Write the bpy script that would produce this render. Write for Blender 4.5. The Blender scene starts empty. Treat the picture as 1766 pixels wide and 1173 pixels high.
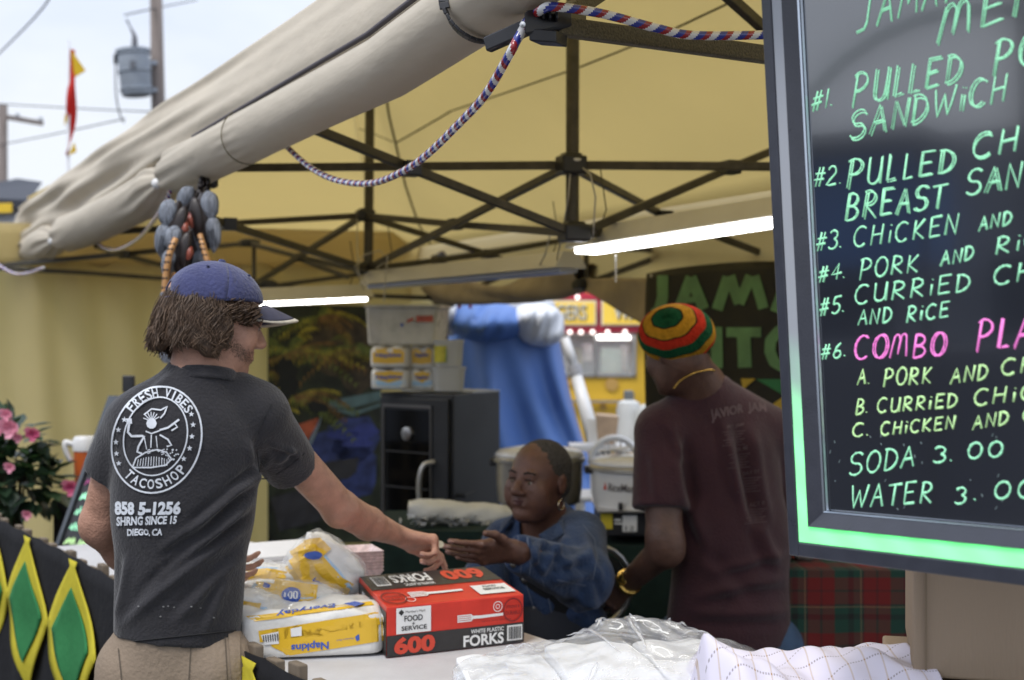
import bpy, bmesh, math, random
import numpy as np
from mathutils import Vector, Matrix
from mathutils.bvhtree import BVHTree
random.seed(7); RS = np.random.RandomState(5)
scn = bpy.context.scene
COL = scn.collection
R = math.radians

# ---------------------------------------------------------------- camera
CX, CY, FP = 883.0, 586.5, 1766 * 50 / 36.0
cd = bpy.data.cameras.new('camera'); cam = bpy.data.objects.new('camera', cd); COL.objects.link(cam)
cam.location = (0, 0, 1.6); cam.rotation_euler = (R(90), 0, 0)
cd.lens = 50; cd.sensor_width = 36; cd.clip_start = 0.05; cd.clip_end = 900
cd.dof.use_dof = True; cd.dof.focus_distance = 2.35; cd.dof.aperture_fstop = 5.0
scn.camera = cam

# ---------------------------------------------------------------- overcast sky and soft sun
SUN_EL, SUN_AZ = 58, 215
w = bpy.data.worlds.new('World'); scn.world = w; w.use_nodes = True
nt = w.node_tree; nt.nodes.clear()
sky = nt.nodes.new('ShaderNodeTexSky'); sky.sky_type = 'NISHITA'; sky.sun_disc = False
sky.sun_elevation = R(SUN_EL); sky.sun_rotation = R(SUN_AZ); sky.air_density = 1.0; sky.dust_density = 2.5
tc = nt.nodes.new('ShaderNodeTexCoord'); mp = nt.nodes.new('ShaderNodeMapping'); mp.inputs['Scale'].default_value = (1, 1, 2.2)
nz = nt.nodes.new('ShaderNodeTexNoise'); nz.inputs['Scale'].default_value = 2.6; nz.inputs['Detail'].default_value = 5
rp = nt.nodes.new('ShaderNodeValToRGB'); rp.color_ramp.elements[0].position = .34; rp.color_ramp.elements[1].position = .62
rp.color_ramp.elements[0].color = (5.2, 5.9, 7.4, 1); rp.color_ramp.elements[1].color = (7.6, 7.9, 8.5, 1)
mx = nt.nodes.new('ShaderNodeMixRGB'); mx.inputs[0].default_value = .86
bg = nt.nodes.new('ShaderNodeBackground'); bg.inputs['Strength'].default_value = .10
out = nt.nodes.new('ShaderNodeOutputWorld')
L = nt.links.new
zs = nt.nodes.new('ShaderNodeSeparateXYZ'); zm = nt.nodes.new('ShaderNodeMapRange'); zm.inputs[1].default_value = .15; zm.inputs[2].default_value = 1.0; zm.inputs[3].default_value = 1.0; zm.inputs[4].default_value = 1.9
vm = nt.nodes.new('ShaderNodeVectorMath'); vm.operation = 'SCALE'
L(tc.outputs['Generated'], zs.inputs[0]); L(zs.outputs['Z'], zm.inputs[0]); L(rp.outputs[0], vm.inputs[0]); L(zm.outputs[0], vm.inputs['Scale'])
L(tc.outputs['Generated'], mp.inputs[0]); L(mp.outputs[0], nz.inputs[0]); L(nz.outputs[0], rp.inputs[0])
L(sky.outputs[0], mx.inputs[1]); L(vm.outputs[0], mx.inputs[2]); L(mx.outputs[0], bg.inputs[0]); L(bg.outputs[0], out.inputs[0])
sd = bpy.data.lights.new('sun', 'SUN'); sd.energy = 1.45; sd.angle = R(14); sd.color = (1, .96, .9)
so = bpy.data.objects.new('sun', sd); COL.objects.link(so)
so.rotation_euler = (R(90 - SUN_EL), 0, R(180 - SUN_AZ)); so.location = (0, 0, 20)
scn.view_settings.view_transform = 'Standard'; scn.view_settings.look = 'None'
scn.view_settings.gamma = 1; scn.view_settings.use_curve_mapping = False
scn.view_settings.exposure = 0.42

# ---------------------------------------------------------------- helpers
def at(px, py, Y):
    return Vector(((px - CX) / FP * Y, Y, 1.6 - (py - CY) / FP * Y))
def s2l(c):
    c = c / 255.0
    return c / 12.92 if c <= .04045 else ((c + .055) / 1.055) ** 2.4
def C8(r, g, b): return (s2l(r), s2l(g), s2l(b))
MATS = {}
def mat(name, col, rough=.6, spec=.5, metal=0, var=0, vs=8, bump=0, bs=60, tl=None, tlf=.5, em=None, ems=1, alpha=1, trans=0, sheen=0, coat=0, wave=None, stretch=None):
    if name in MATS: return MATS[name]
    m = bpy.data.materials.new(name); m.use_nodes = True; t = m.node_tree; n = t.nodes; l = t.links.new
    p = n['Principled BSDF']; o = n['Material Output']
    p.inputs['Base Color'].default_value = (*col, 1); p.inputs['Roughness'].default_value = rough
    p.inputs['Specular IOR Level'].default_value = spec; p.inputs['Metallic'].default_value = metal
    p.inputs['Transmission Weight'].default_value = trans; p.inputs['Alpha'].default_value = alpha
    p.inputs['Sheen Weight'].default_value = sheen; p.inputs['Coat Weight'].default_value = coat
    c = n.new('ShaderNodeTexCoord'); src = c.outputs['Object']
    if stretch:
        g = n.new('ShaderNodeMapping'); g.inputs['Scale'].default_value = stretch; l(src, g.inputs[0]); src = g.outputs[0]
    if var:
        a = n.new('ShaderNodeTexNoise'); a.inputs['Scale'].default_value = vs; a.inputs['Detail'].default_value = 5; l(src, a.inputs[0])
        r = n.new('ShaderNodeMapRange'); r.inputs[1].default_value = .3; r.inputs[2].default_value = .7
        r.inputs[3].default_value = 1 - var; r.inputs[4].default_value = 1 + var; l(a.outputs[0], r.inputs[0])
        v = n.new('ShaderNodeVectorMath'); v.operation = 'SCALE'; v.inputs[0].default_value = col
        l(r.outputs[0], v.inputs['Scale']); l(v.outputs[0], p.inputs['Base Color'])
        r2 = n.new('ShaderNodeMapRange'); r2.inputs[3].default_value = max(.02, rough - .12); r2.inputs[4].default_value = min(1, rough + .12)
        l(a.outputs[0], r2.inputs[0]); l(r2.outputs[0], p.inputs['Roughness'])
    if bump:
        b = n.new('ShaderNodeTexNoise'); b.inputs['Scale'].default_value = bs; b.inputs['Detail'].default_value = 4; l(src, b.inputs[0])
        h = n.new('ShaderNodeBump'); h.inputs['Strength'].default_value = bump; h.inputs['Distance'].default_value = .01
        hs = b.outputs[0]
        if wave:
            wv = n.new('ShaderNodeTexNoise'); wv.inputs['Scale'].default_value = wave[0]; wv.inputs['Distortion'].default_value = wave[2]; wv.inputs['Detail'].default_value = 1
            l(src, wv.inputs[0]); ml = n.new('ShaderNodeMath'); ml.operation = 'MULTIPLY_ADD'; ml.inputs[1].default_value = wave[1]
            l(wv.outputs[0], ml.inputs[0]); l(hs, ml.inputs[2]); hs = ml.outputs[0]
        l(hs, h.inputs['Height']); l(h.outputs[0], p.inputs['Normal'])
    if em:
        p.inputs['Emission Color'].default_value = (*em, 1); p.inputs['Emission Strength'].default_value = ems
    if tl:
        tr = n.new('ShaderNodeBsdfTranslucent'); tr.inputs[0].default_value = (*tl, 1)
        x = n.new('ShaderNodeMixShader'); x.inputs[0].default_value = tlf
        l(p.outputs[0], x.inputs[1]); l(tr.outputs[0], x.inputs[2]); l(x.outputs[0], o.inputs[0])
    MATS[name] = m; return m

class B:
    def __init__(s): s.v = []; s.f = []; s.m = []; s.cm = 0
    def add(s, vs, fs):
        b = len(s.v); s.v += [tuple(v) for v in vs]; s.f += [tuple(i + b for i in f) for f in fs]; s.m += [s.cm] * len(fs); return s
    def ob(s, o, a, b, c):
        o, a, b, c = map(Vector, (o, a, b, c))
        P = [o, o + a, o + a + b, o + b]; P += [p + c for p in P]
        return s.add(P, [(0, 3, 2, 1), (4, 5, 6, 7), (0, 1, 5, 4), (1, 2, 6, 5), (2, 3, 7, 6), (3, 0, 4, 7)])
    def bx(s, c, d, rz=0):
        c = Vector(c); a = Vector((math.cos(rz), math.sin(rz), 0)) * d[0]; b = Vector((-math.sin(rz), math.cos(rz), 0)) * d[1]; e = Vector((0, 0, d[2]))
        return s.ob(c - (a + b + e) / 2, a, b, e)
    def bar(s, p, q, w, h=None):
        p, q = Vector(p), Vector(q); h = h or w; d = (q - p).normalized(); up = Vector((0, 0, 1)) if abs(d.z) < .95 else Vector((0, 1, 0))
        x = d.cross(up).normalized(); y = x.cross(d).normalized()
        return s.ob(p - x * w / 2 - y * h / 2, x * w, y * h, q - p)
    def tube(s, pts, r, n=8, caps=True, flat=1.0, up=None):
        pts = [Vector(p) for p in pts]; k = len(pts); rr = r if hasattr(r, '__len__') else [r] * k
        prev = None; rings = []
        for i in range(k):
            t = (pts[min(i + 1, k - 1)] - pts[max(i - 1, 0)])
            t = t.normalized() if t.length > 1e-9 else Vector((0, 0, 1))
            if prev is None:
                a = Vector(up) if up is not None else (Vector((0, 0, 1)) if abs(t.z) < .9 else Vector((1, 0, 0)))
                prev = (a - t * a.dot(t)).normalized()
            else:
                prev = prev - t * prev.dot(t); prev = prev.normalized() if prev.length > 1e-6 else Vector((1, 0, 0))
            bn = t.cross(prev)
            rings.append([pts[i] + (prev * math.cos(2 * math.pi * j / n) * flat + bn * math.sin(2 * math.pi * j / n)) * rr[i] for j in range(n)])
        vs = [v for g in rings for v in g]; fs = []
        for i in range(k - 1):
            for j in range(n): fs.append((i * n + j, i * n + (j + 1) % n, (i + 1) * n + (j + 1) % n, (i + 1) * n + j))
        if caps: fs.append(tuple(range(n))[::-1]); fs.append(tuple((k - 1) * n + j for j in range(n)))
        return s.add(vs, fs)
    def rev(s, c, prof, n=24, axis=(0, 0, 1), sx=1):
        ax = Vector(axis).normalized(); a = Vector((1, 0, 0)) if abs(ax.x) < .9 else Vector((0, 1, 0)); a = (a - ax * a.dot(ax)).normalized(); b = ax.cross(a); c = Vector(c)
        vs = []; fs = []; k = len(prof)
        for r, z in prof:
            for j in range(n): vs.append(c + ax * z + (a * math.cos(2 * math.pi * j / n) * sx + b * math.sin(2 * math.pi * j / n)) * r)
        for i in range(k - 1):
            for j in range(n): fs.append((i * n + j, i * n + (j + 1) % n, (i + 1) * n + (j + 1) % n, (i + 1) * n + j))
        if prof[0][0] > 1e-4: fs.append(tuple(range(n))[::-1])
        if prof[-1][0] > 1e-4: fs.append(tuple((k - 1) * n + j for j in range(n)))
        return s.add(vs, fs)
    def ell(s, c, r, n=14, m=9, rot=None):
        rot = rot or Matrix.Identity(3); c = Vector(c); vs = []; fs = []
        for i in range(m + 1):
            th = math.pi * i / m
            for j in range(n):
                ph = 2 * math.pi * j / n
                vs.append(c + rot @ Vector((r[0] * math.sin(th) * math.cos(ph), r[1] * math.sin(th) * math.sin(ph), r[2] * math.cos(th))))
        for i in range(m):
            for j in range(n): fs.append((i * n + j, (i + 1) * n + j, (i + 1) * n + (j + 1) % n, i * n + (j + 1) % n))
        return s.add(vs, fs)
    def grid(s, fn, nu, nv, closed=False):
        vs = [fn(i / nu, j / nv) for i in range(nu + 1) for j in range(nv + 1)]
        return s.add(vs, [(i * (nv + 1) + j, (i + 1) * (nv + 1) + j, (i + 1) * (nv + 1) + j + 1, i * (nv + 1) + j + 1) for i in range(nu) for j in range(nv)])
    def sheet(s, fn, nu, nv, th):
        """grid with thickness th along its own normal"""
        vs = np.array([tuple(fn(i / nu, j / nv)) for i in range(nu + 1) for j in range(nv + 1)]).reshape(nu + 1, nv + 1, 3)
        du = np.gradient(vs, axis=0); dv = np.gradient(vs, axis=1); nn = np.cross(du, dv); nn /= (np.linalg.norm(nn, axis=2, keepdims=True) + 1e-12)
        k = (nu + 1) * (nv + 1); A = vs.reshape(-1, 3); Bv = (vs - nn * th).reshape(-1, 3); fs = []
        I = lambda i, j: i * (nv + 1) + j
        for i in range(nu):
            for j in range(nv):
                fs.append((I(i, j), I(i + 1, j), I(i + 1, j + 1), I(i, j + 1))); fs.append((k + I(i, j), k + I(i, j + 1), k + I(i + 1, j + 1), k + I(i + 1, j)))
        for i in range(nu):
            fs.append((I(i, 0), k + I(i, 0), k + I(i + 1, 0), I(i + 1, 0))); fs.append((I(i, nv), I(i + 1, nv), k + I(i + 1, nv), k + I(i, nv)))
        for j in range(nv):
            fs.append((I(0, j), I(0, j + 1), k + I(0, j + 1), k + I(0, j))); fs.append((I(nu, j), k + I(nu, j), k + I(nu, j + 1), I(nu, j + 1)))
        return s.add(list(A) + list(Bv), fs)

ORG = {}
def _link(name, b, m, org, smooth=False, auto=None):
    me = bpy.data.meshes.new(name)
    V = np.array(b.v, dtype=np.float64).reshape(-1, 3) - np.array(org)
    me.from_pydata(V.tolist(), [], b.f)
    ms = m if isinstance(m, (list, tuple)) else [m]
    for x in ms: me.materials.append(x)
    if len(ms) > 1: me.polygons.foreach_set('material_index', b.m)
    if smooth: me.polygons.foreach_set('use_smooth', [True] * len(me.polygons))
    me.update()
    o = bpy.data.objects.new(name, me); COL.objects.link(o)
    if smooth and auto:
        me.set_sharp_from_angle(angle=R(auto))
    return o
def bev(o, w=.004, seg=2):
    md = o.modifiers.new('bevel', 'BEVEL'); md.width = w; md.segments = seg; md.limit_method = 'ANGLE'; md.angle_limit = R(35); return o
def props(o, label=None, cat=None, group=None, kind=None):
    if label: o['label'] = label
    if cat: o['category'] = cat
    if group: o['group'] = group
    if kind: o['kind'] = kind
    return o
def thing(name, label, cat, loc, group=None):
    o = bpy.data.objects.new(name, None); COL.objects.link(o); o.location = loc; o.empty_display_size = .1
    ORG[o] = Vector(loc); return props(o, label, cat, group)
CLUSTER = {'white_print': .02, 'orange_print': .03, 'dark_print': .02, 'red_print': .02, 'blue_print': .018, 'yellow_print': .02, 'hem_stitch': .02, 'yellow_cloth': .01, 'label': .01, 'black_band': .02, 'eyebrow': .004, 'nostril': .001, 'stitching': .01,
           'seam': .01, 'button': .001, 'blue_strip': .01, 'white_top': .01, 'mouth': .004, 'face': .006, 'eyelet': .002, 'gold_band': .05, 'green_corner': .05, 'grommet': .01, 'red_label': .004, 'red_strap': .005, 'film_tip': .005, 'wall': .01, 'back_print': .012, 'stand': .01, 'lips': .004,
           'back_support': .01, 'screw': .01, 'insulator': .01, 'outer_frame': .05, 'joint': .002, 'patch': .01, 'spots': .001}
def clusters(b, gap):
    n = len(b.v); pr = list(range(n))
    def fd(i):
        while pr[i] != i: pr[i] = pr[pr[i]]; i = pr[i]
        return i
    for f in b.f:
        a = fd(f[0])
        for i in f[1:]: pr[fd(i)] = a
    V = np.array(b.v); root = np.array([fd(i) for i in range(n)]); ids = np.unique(root)
    if len(ids) == 1 or len(ids) > 700: return [b]
    bb_ = [(V[root == r].min(0) - gap / 2, V[root == r].max(0) + gap / 2) for r in ids]; cp = list(range(len(ids)))
    def fc(i):
        while cp[i] != i: i = cp[i]
        return i
    for i in range(len(ids)):
        for j in range(i + 1, len(ids)):
            if np.all(bb_[i][0] <= bb_[j][1]) and np.all(bb_[j][0] <= bb_[i][1]): cp[fc(j)] = fc(i)
    grp = {}
    for i, r in enumerate(ids): grp.setdefault(fc(i), set()).add(r)
    if len(grp) == 1: return [b]
    out_ = []
    for g in grp.values():
        nb_ = B(); used = [i for i in range(n) if root[i] in g]; mp_ = {i: k for k, i in enumerate(used)}; nb_.v = [b.v[i] for i in used]; nb_.f = [tuple(mp_[i] for i in f) for f in b.f if root[f[0]] in g]; nb_.m = [0] * len(nb_.f); out_.append(nb_)
    return out_
def part(name, b, m, parent, smooth=False, label=None, bevel=0, auto=None, kind=None):
    if name in CLUSTER and not isinstance(m, (list, tuple)) and len(b.v):
        cs_ = clusters(b, CLUSTER[name])
        if len(cs_) > 1: return [part1(name, c_, m, parent, smooth, label, bevel, auto, kind) for c_ in cs_][0]
    return part1(name, b, m, parent, smooth, label, bevel, auto, kind)
def part1(name, b, m, parent, smooth=False, label=None, bevel=0, auto=None, kind=None):
    org = ORG[parent]; o = _link(name, b, m, org, smooth, auto); o.parent = parent; ORG[o] = org
    if bevel: bev(o, bevel)
    if label: o['label'] = label
    if kind: o['kind'] = kind
    return o
def solo(name, label, cat, b, m, group=None, smooth=False, bevel=0, auto=None, kind=None):
    V = np.array(b.v); lo, hi = V.min(0), V.max(0); org = Vector(((lo[0] + hi[0]) / 2, (lo[1] + hi[1]) / 2, lo[2]))
    o = _link(name, b, m, org, smooth, auto); o.location = org; ORG[o] = org
    if bevel: bev(o, bevel)
    return props(o, label, cat, group, kind)
def struct(name, b, m, smooth=False): return solo(name, None, None, b, m, kind='structure', smooth=smooth)
def copy_thing(o, offset, label):
    def cp(x, par):
        c = x.copy(); COL.objects.link(c)
        if par: c.parent = par
        for ch in x.children: cp(ch, c)
        return c
    c = cp(o, None); c.location = o.location + Vector(offset); c['label'] = label; return c

_T = {}
def text2d(s, bold=0.0, space=1.0):
    key = (s, bold, space)
    if key in _T: return _T[key]
    cu = bpy.data.curves.new('t', 'FONT'); cu.body = s; cu.size = 1; cu.offset = bold; cu.space_character = space; cu.resolution_u = 3
    o = bpy.data.objects.new('t', cu); COL.objects.link(o); dg = bpy.context.evaluated_depsgraph_get(); dg.update()
    me = o.evaluated_get(dg).to_mesh(); V = np.array([v.co[:2] for v in me.vertices]); F = [tuple(p.vertices) for p in me.polygons]
    o.evaluated_get(dg).to_mesh_clear(); bpy.data.objects.remove(o); bpy.data.curves.remove(cu)
    lo, hi = V.min(0), V.max(0); V = (V - lo) / (hi - lo)
    _T[key] = (V, F); return V, F
def arrange(l, r, t): return [l, r, t]
class Face:
    """a flat printable face: origin o, edges eu ev (vectors), prints are laid a hair above it"""
    def __init__(s, o, eu, ev, off=.0012):
        s.o, s.eu, s.ev = map(Vector, (o, eu, ev)); s.n = s.eu.cross(s.ev).normalized(); s.off = off
    def p(s, u, v, k=1): return s.o + s.eu * u + s.ev * v + s.n * (s.off * k)
    def quad(s, b, u0, v0, u1, v1, k=1, sk=0):
        b.add([s.p(u0, v0, k), s.p(u1, v0, k), s.p(u1 + sk, v1, k), s.p(u0 + sk, v1, k)], [(0, 1, 2, 3)])
    def poly(s, b, pts, k=1): b.add([s.p(u, v, k) for u, v in pts], [tuple(range(len(pts)))])
    def text(s, b, t, u0, v0, u1, v1, k=2, flip=False, bold=0.02, space=1.0):
        V, F = text2d(t, bold, space)
        P = []
        for x, y in V:
            if flip: x, y = 1 - x, 1 - y
            P.append(s.p(u0 + (u1 - u0) * x, v0 + (v1 - v0) * y, k))
        b.add(P, F)
    def ring(s, b, cu, cv, ru, rv, w, n=28, k=2):
        P = []; F = []
        for i in range(n):
            a = 2 * math.pi * i / n
            P += [s.p(cu + ru * math.cos(a), cv + rv * math.sin(a), k), s.p(cu + ru * (1 - w) * math.cos(a), cv + rv * (1 - w) * math.sin(a), k)]
        for i in range(n): j = (i + 1) % n; F.append((2 * i, 2 * j, 2 * j + 1, 2 * i + 1))
        b.add(P, F)
    def bars(s, b, u0, v0, u1, v1, n=14, k=3):
        x = u0; rr = random.Random(n)
        while x < u1:
            w = (u1 - u0) / n * rr.choice([.4, .6, 1.0]); s.quad(b, x, v0, min(x + w, u1), v1, k); x += w + (u1 - u0) / n * rr.choice([.4, .7])

# ---- prints that follow a curved surface: traced along the view onto the real mesh, then offset along its normal
def bvh_of(b): return BVHTree.FromPolygons([Vector(v) for v in b.v], b.f)
EYE = Vector((0, 0, 1.6))
def cast(bvh, px, py, off=.002):
    d = at(px, py, 1.0) - EYE; d.normalize()
    h, n, i, t = bvh.ray_cast(EYE, d)
    if h is None: return None
    if n.dot(d) > 0: n = -n
    return h + n * off
class Decal:
    def __init__(s, bvh, off=.002, lim=.22): s.b = B(); s.bvh = bvh; s.off = off; s.lim = lim
    def mesh(s, P, F, cell=11):
        if cell and len(F) and len(F) < 400 and all(len(f) == 4 for f in F):
            P2 = []; F2 = []
            for f in F:
                a, b_, c, e = [P[i] for i in f]; L1 = max(math.dist(a, b_), math.dist(e, c)); L2 = max(math.dist(b_, c), math.dist(a, e)); n1 = max(1, math.ceil(L1 / cell)); n2 = max(1, math.ceil(L2 / cell)); o = len(P2)
                for i in range(n1 + 1):
                    for j in range(n2 + 1):
                        u, v = i / n1, j / n2; P2.append(tuple((a[k] * (1 - u) + b_[k] * u) * (1 - v) + (e[k] * (1 - u) + c[k] * u) * v for k in (0, 1)))
                for i in range(n1):
                    for j in range(n2): q = o + i * (n2 + 1) + j; F2.append((q, q + n2 + 1, q + n2 + 2, q + 1))
            P, F = P2, F2
        Q = [cast(s.bvh, x, y, s.off) for x, y in P]; keep = [f for f in F if all(Q[i] is not None for i in f)]
        keep = [f for f in keep if max((Q[f[i]] - Q[f[i - 1]]).length for i in range(len(f))) < s.lim]
        Q = [q if q is not None else Vector((0, 0, 0)) for q in Q]
        used = sorted({i for f in keep for i in f}); mp = {i: k for k, i in enumerate(used)}
        s.b.add([Q[i] for i in used], [tuple(mp[i] for i in f) for f in keep])
    def line(s, pts, w, closed=False, step=6):
        pts = [Vector((p[0], p[1])) for p in pts]
        if closed: pts.append(pts[0])
        D = [pts[0]]
        for a, c in zip(pts, pts[1:]):
            n = max(1, int((c - a).length / step))
            for i in range(1, n + 1): D.append(a.lerp(c, i / n))
        P = []; n = len(D)
        for i in range(n):
            t = D[min(i + 1, n - 1)] - D[max(i - 1, 0)]
            if t.length < 1e-6: t = Vector((1, 0))
            t.normalize(); q = Vector((-t.y, t.x)) * w / 2
            P += [tuple(D[i] + q), tuple(D[i] - q)]
        s.mesh(P, [(2 * i, 2 * i + 1, 2 * i + 3, 2 * i + 2) for i in range(n - 1)])
    def text(s, t, q, bold=.02, space=1.0):
        """q: four pixel corners bl, br, tr, tl"""
        V, F = text2d(t, bold, space); P = []
        for x, y in V:
            a = (q[0][0] * (1 - x) + q[1][0] * x, q[0][1] * (1 - x) + q[1][1] * x); c = (q[3][0] * (1 - x) + q[2][0] * x, q[3][1] * (1 - x) + q[2][1] * x)
            P.append((a[0] * (1 - y) + c[0] * y, a[1] * (1 - y) + c[1] * y))
        s.mesh(P, F)
    def poly(s, pts):
        c = (sum(p[0] for p in pts) / len(pts), sum(p[1] for p in pts) / len(pts)); n = len(pts); mid = [((p[0] + c[0]) / 2, (p[1] + c[1]) / 2) for p in pts]
        s.mesh([c] + mid + list(pts), [(0, i + 1, (i + 1) % n + 1) for i in range(n)] + [(i + 1, n + i + 1, n + (i + 1) % n + 1, (i + 1) % n + 1) for i in range(n)])
    def star(s, x, y, r):
        s.poly([(x + (r if i % 2 == 0 else r * .42) * math.sin(i * math.pi / 5), y - (r if i % 2 == 0 else r * .42) * math.cos(i * math.pi / 5)) for i in range(10)])

# ---- stroke font for hand writing, letters in a unit box (x, y up)
arc = lambda cx, cy, rx, ry, a0, a1, n=10: [(cx + rx * math.cos(R(a0 + (a1 - a0) * i / n)), cy + ry * math.sin(R(a0 + (a1 - a0) * i / n))) for i in range(n + 1)]
SF = {
 'A': [[(0, 0), (.45, 1), (.9, 0)], [(.2, .4), (.75, .42)]], 'B': [[(.08, 0), (.12, 1)], [(.12, 1)] + arc(.3, .77, .45, .24, 80, -80) + [(.12, .52)] + arc(.3, .26, .55, .26, 80, -85) + [(.08, 0)]],
 'C': [arc(.52, .5, .5, .5, 50, 310, 14)], 'D': [[(.1, 0), (.12, 1)], [(0, .98)] + arc(.15, .5, .75, .5, 80, -85, 12) + [(.05, .02)]],
 'E': [[(.1, 0), (.12, 1)], [(.1, 1), (.85, 1.02)], [(.12, .52), (.7, .55)], [(.1, 0), (.85, .03)]], 'H': [[(.08, 0), (.15, 1)], [(.8, 0), (.85, 1)], [(.1, .5), (.82, .52)]],
 'i': [[(.4, 0), (.42, .62)], [(.44, .86), (.46, .9)]], 'I': [[(.4, 0), (.45, 1)]], 'J': [[(.1, .95), (.95, 1.02)], [(.6, 1), (.58, .2), (.45, .02), (.02, -.02)]],
 'K': [[(.1, 0), (.15, 1)], [(.8, 1), (.15, .45), (.85, 0)]], 'L': [[(.15, 1), (.1, .02), (.75, .06)]], 'M': [[(0, 0), (.18, 1), (.45, .35), (.75, 1), (.95, 0)]],
 'm': [[(0, 0), (.15, .9)] + arc(.3, .68, .17, .3, 150, 0, 6) + [(.42, .15), (.5, .7)] + arc(.66, .7, .17, .3, 150, 0, 6) + [(.9, .05)]],
 'N': [[(.05, 0), (.1, 1), (.8, 0), (.88, 1.02)]], 'O': [arc(.5, .5, .46, .5, 100, 465, 18)], 'P': [[(.08, 0), (.16, 1)], [(0, .92)] + arc(.3, .74, .52, .27, 95, -85, 10) + [(.1, .47)]],
 'R': [[(.08, 0), (.16, 1)], [(.05, .95)] + arc(.3, .75, .48, .25, 90, -85, 8) + [(.15, .48), (.88, 0)]], 'S': [arc(.5, .76, .42, .25, 30, 260, 10) + arc(.45, .26, .44, .26, 80, -150, 10)],
 'T': [[(0, .95), (1, 1)], [(.5, .98), (.45, 0)]], 'U': [[(.08, 1), (.1, .3)] + arc(.45, .28, .35, .27, 180, 350, 8) + [(.85, 1)], [(.85, 1), (.88, 0)]],
 'W': [[(0, 1), (.22, 0), (.48, .75), (.7, 0), (1, 1)]], '#': [[(.2, 0), (.42, 1)], [(.55, 0), (.77, 1)], [(0, .35), (.9, .38)], [(.08, .66), (.98, .68)]],
 '.': [[(.1, .02), (.16, .06)]], '0': [arc(.5, .5, .4, .5, 100, 465, 16)], '1': [[(.3, 0), (.4, 1)]], '2': [arc(.45, .72, .35, .28, 160, -30, 8) + [(.05, .02), (.9, .04)]],
 '3': [arc(.4, .76, .38, .24, 150, -70, 8) + arc(.4, .26, .44, .27, 70, -150, 10)], '4': [[(.55, 0), (.62, 1), (.05, .35), (.95, .38)]], '5': [[(.85, 1), (.25, .97), (.15, .58)] + arc(.4, .3, .42, .3, 110, -140, 10)],
 '6': [[(.7, 1), (.3, .7), (.1, .3)] + arc(.45, .25, .36, .25, 180, 520, 12)]}
WID = {'i': .5, '.': .35, 'I': .5, '1': .45, 'm': 1.25, 'M': 1.15, 'W': 1.25, '#': .95, 'L': .8}
def handwrite(txt, x0, y0, x1, y1, h0, h1, jit=.05, slant=.18, rr=random.Random(3)):
    """returns pixel polylines of the word between the two baseline ends"""
    tot = sum(WID.get(c, 1.0) for c in txt); x = 0; out = []
    for c in txt:
        wd = WID.get(c, 1.0)
        jx, jy, js = rr.uniform(-jit, jit), rr.uniform(-jit, jit), 1 + rr.uniform(-jit, jit)
        for st in SF[c]:
            pl = []
            for (a, b_) in st:
                f = (x + (a * .8 + .05) * wd) / tot; h = h0 + (h1 - h0) * f
                bx_ = x0 + (x1 - x0) * f; by = y0 + (y1 - y0) * f
                pl.append((bx_ + (b_ * slant + jx) * h * .8, by - (b_ * js + jy) * h))
            out.append(pl)
        x += wd
    return out

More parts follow.
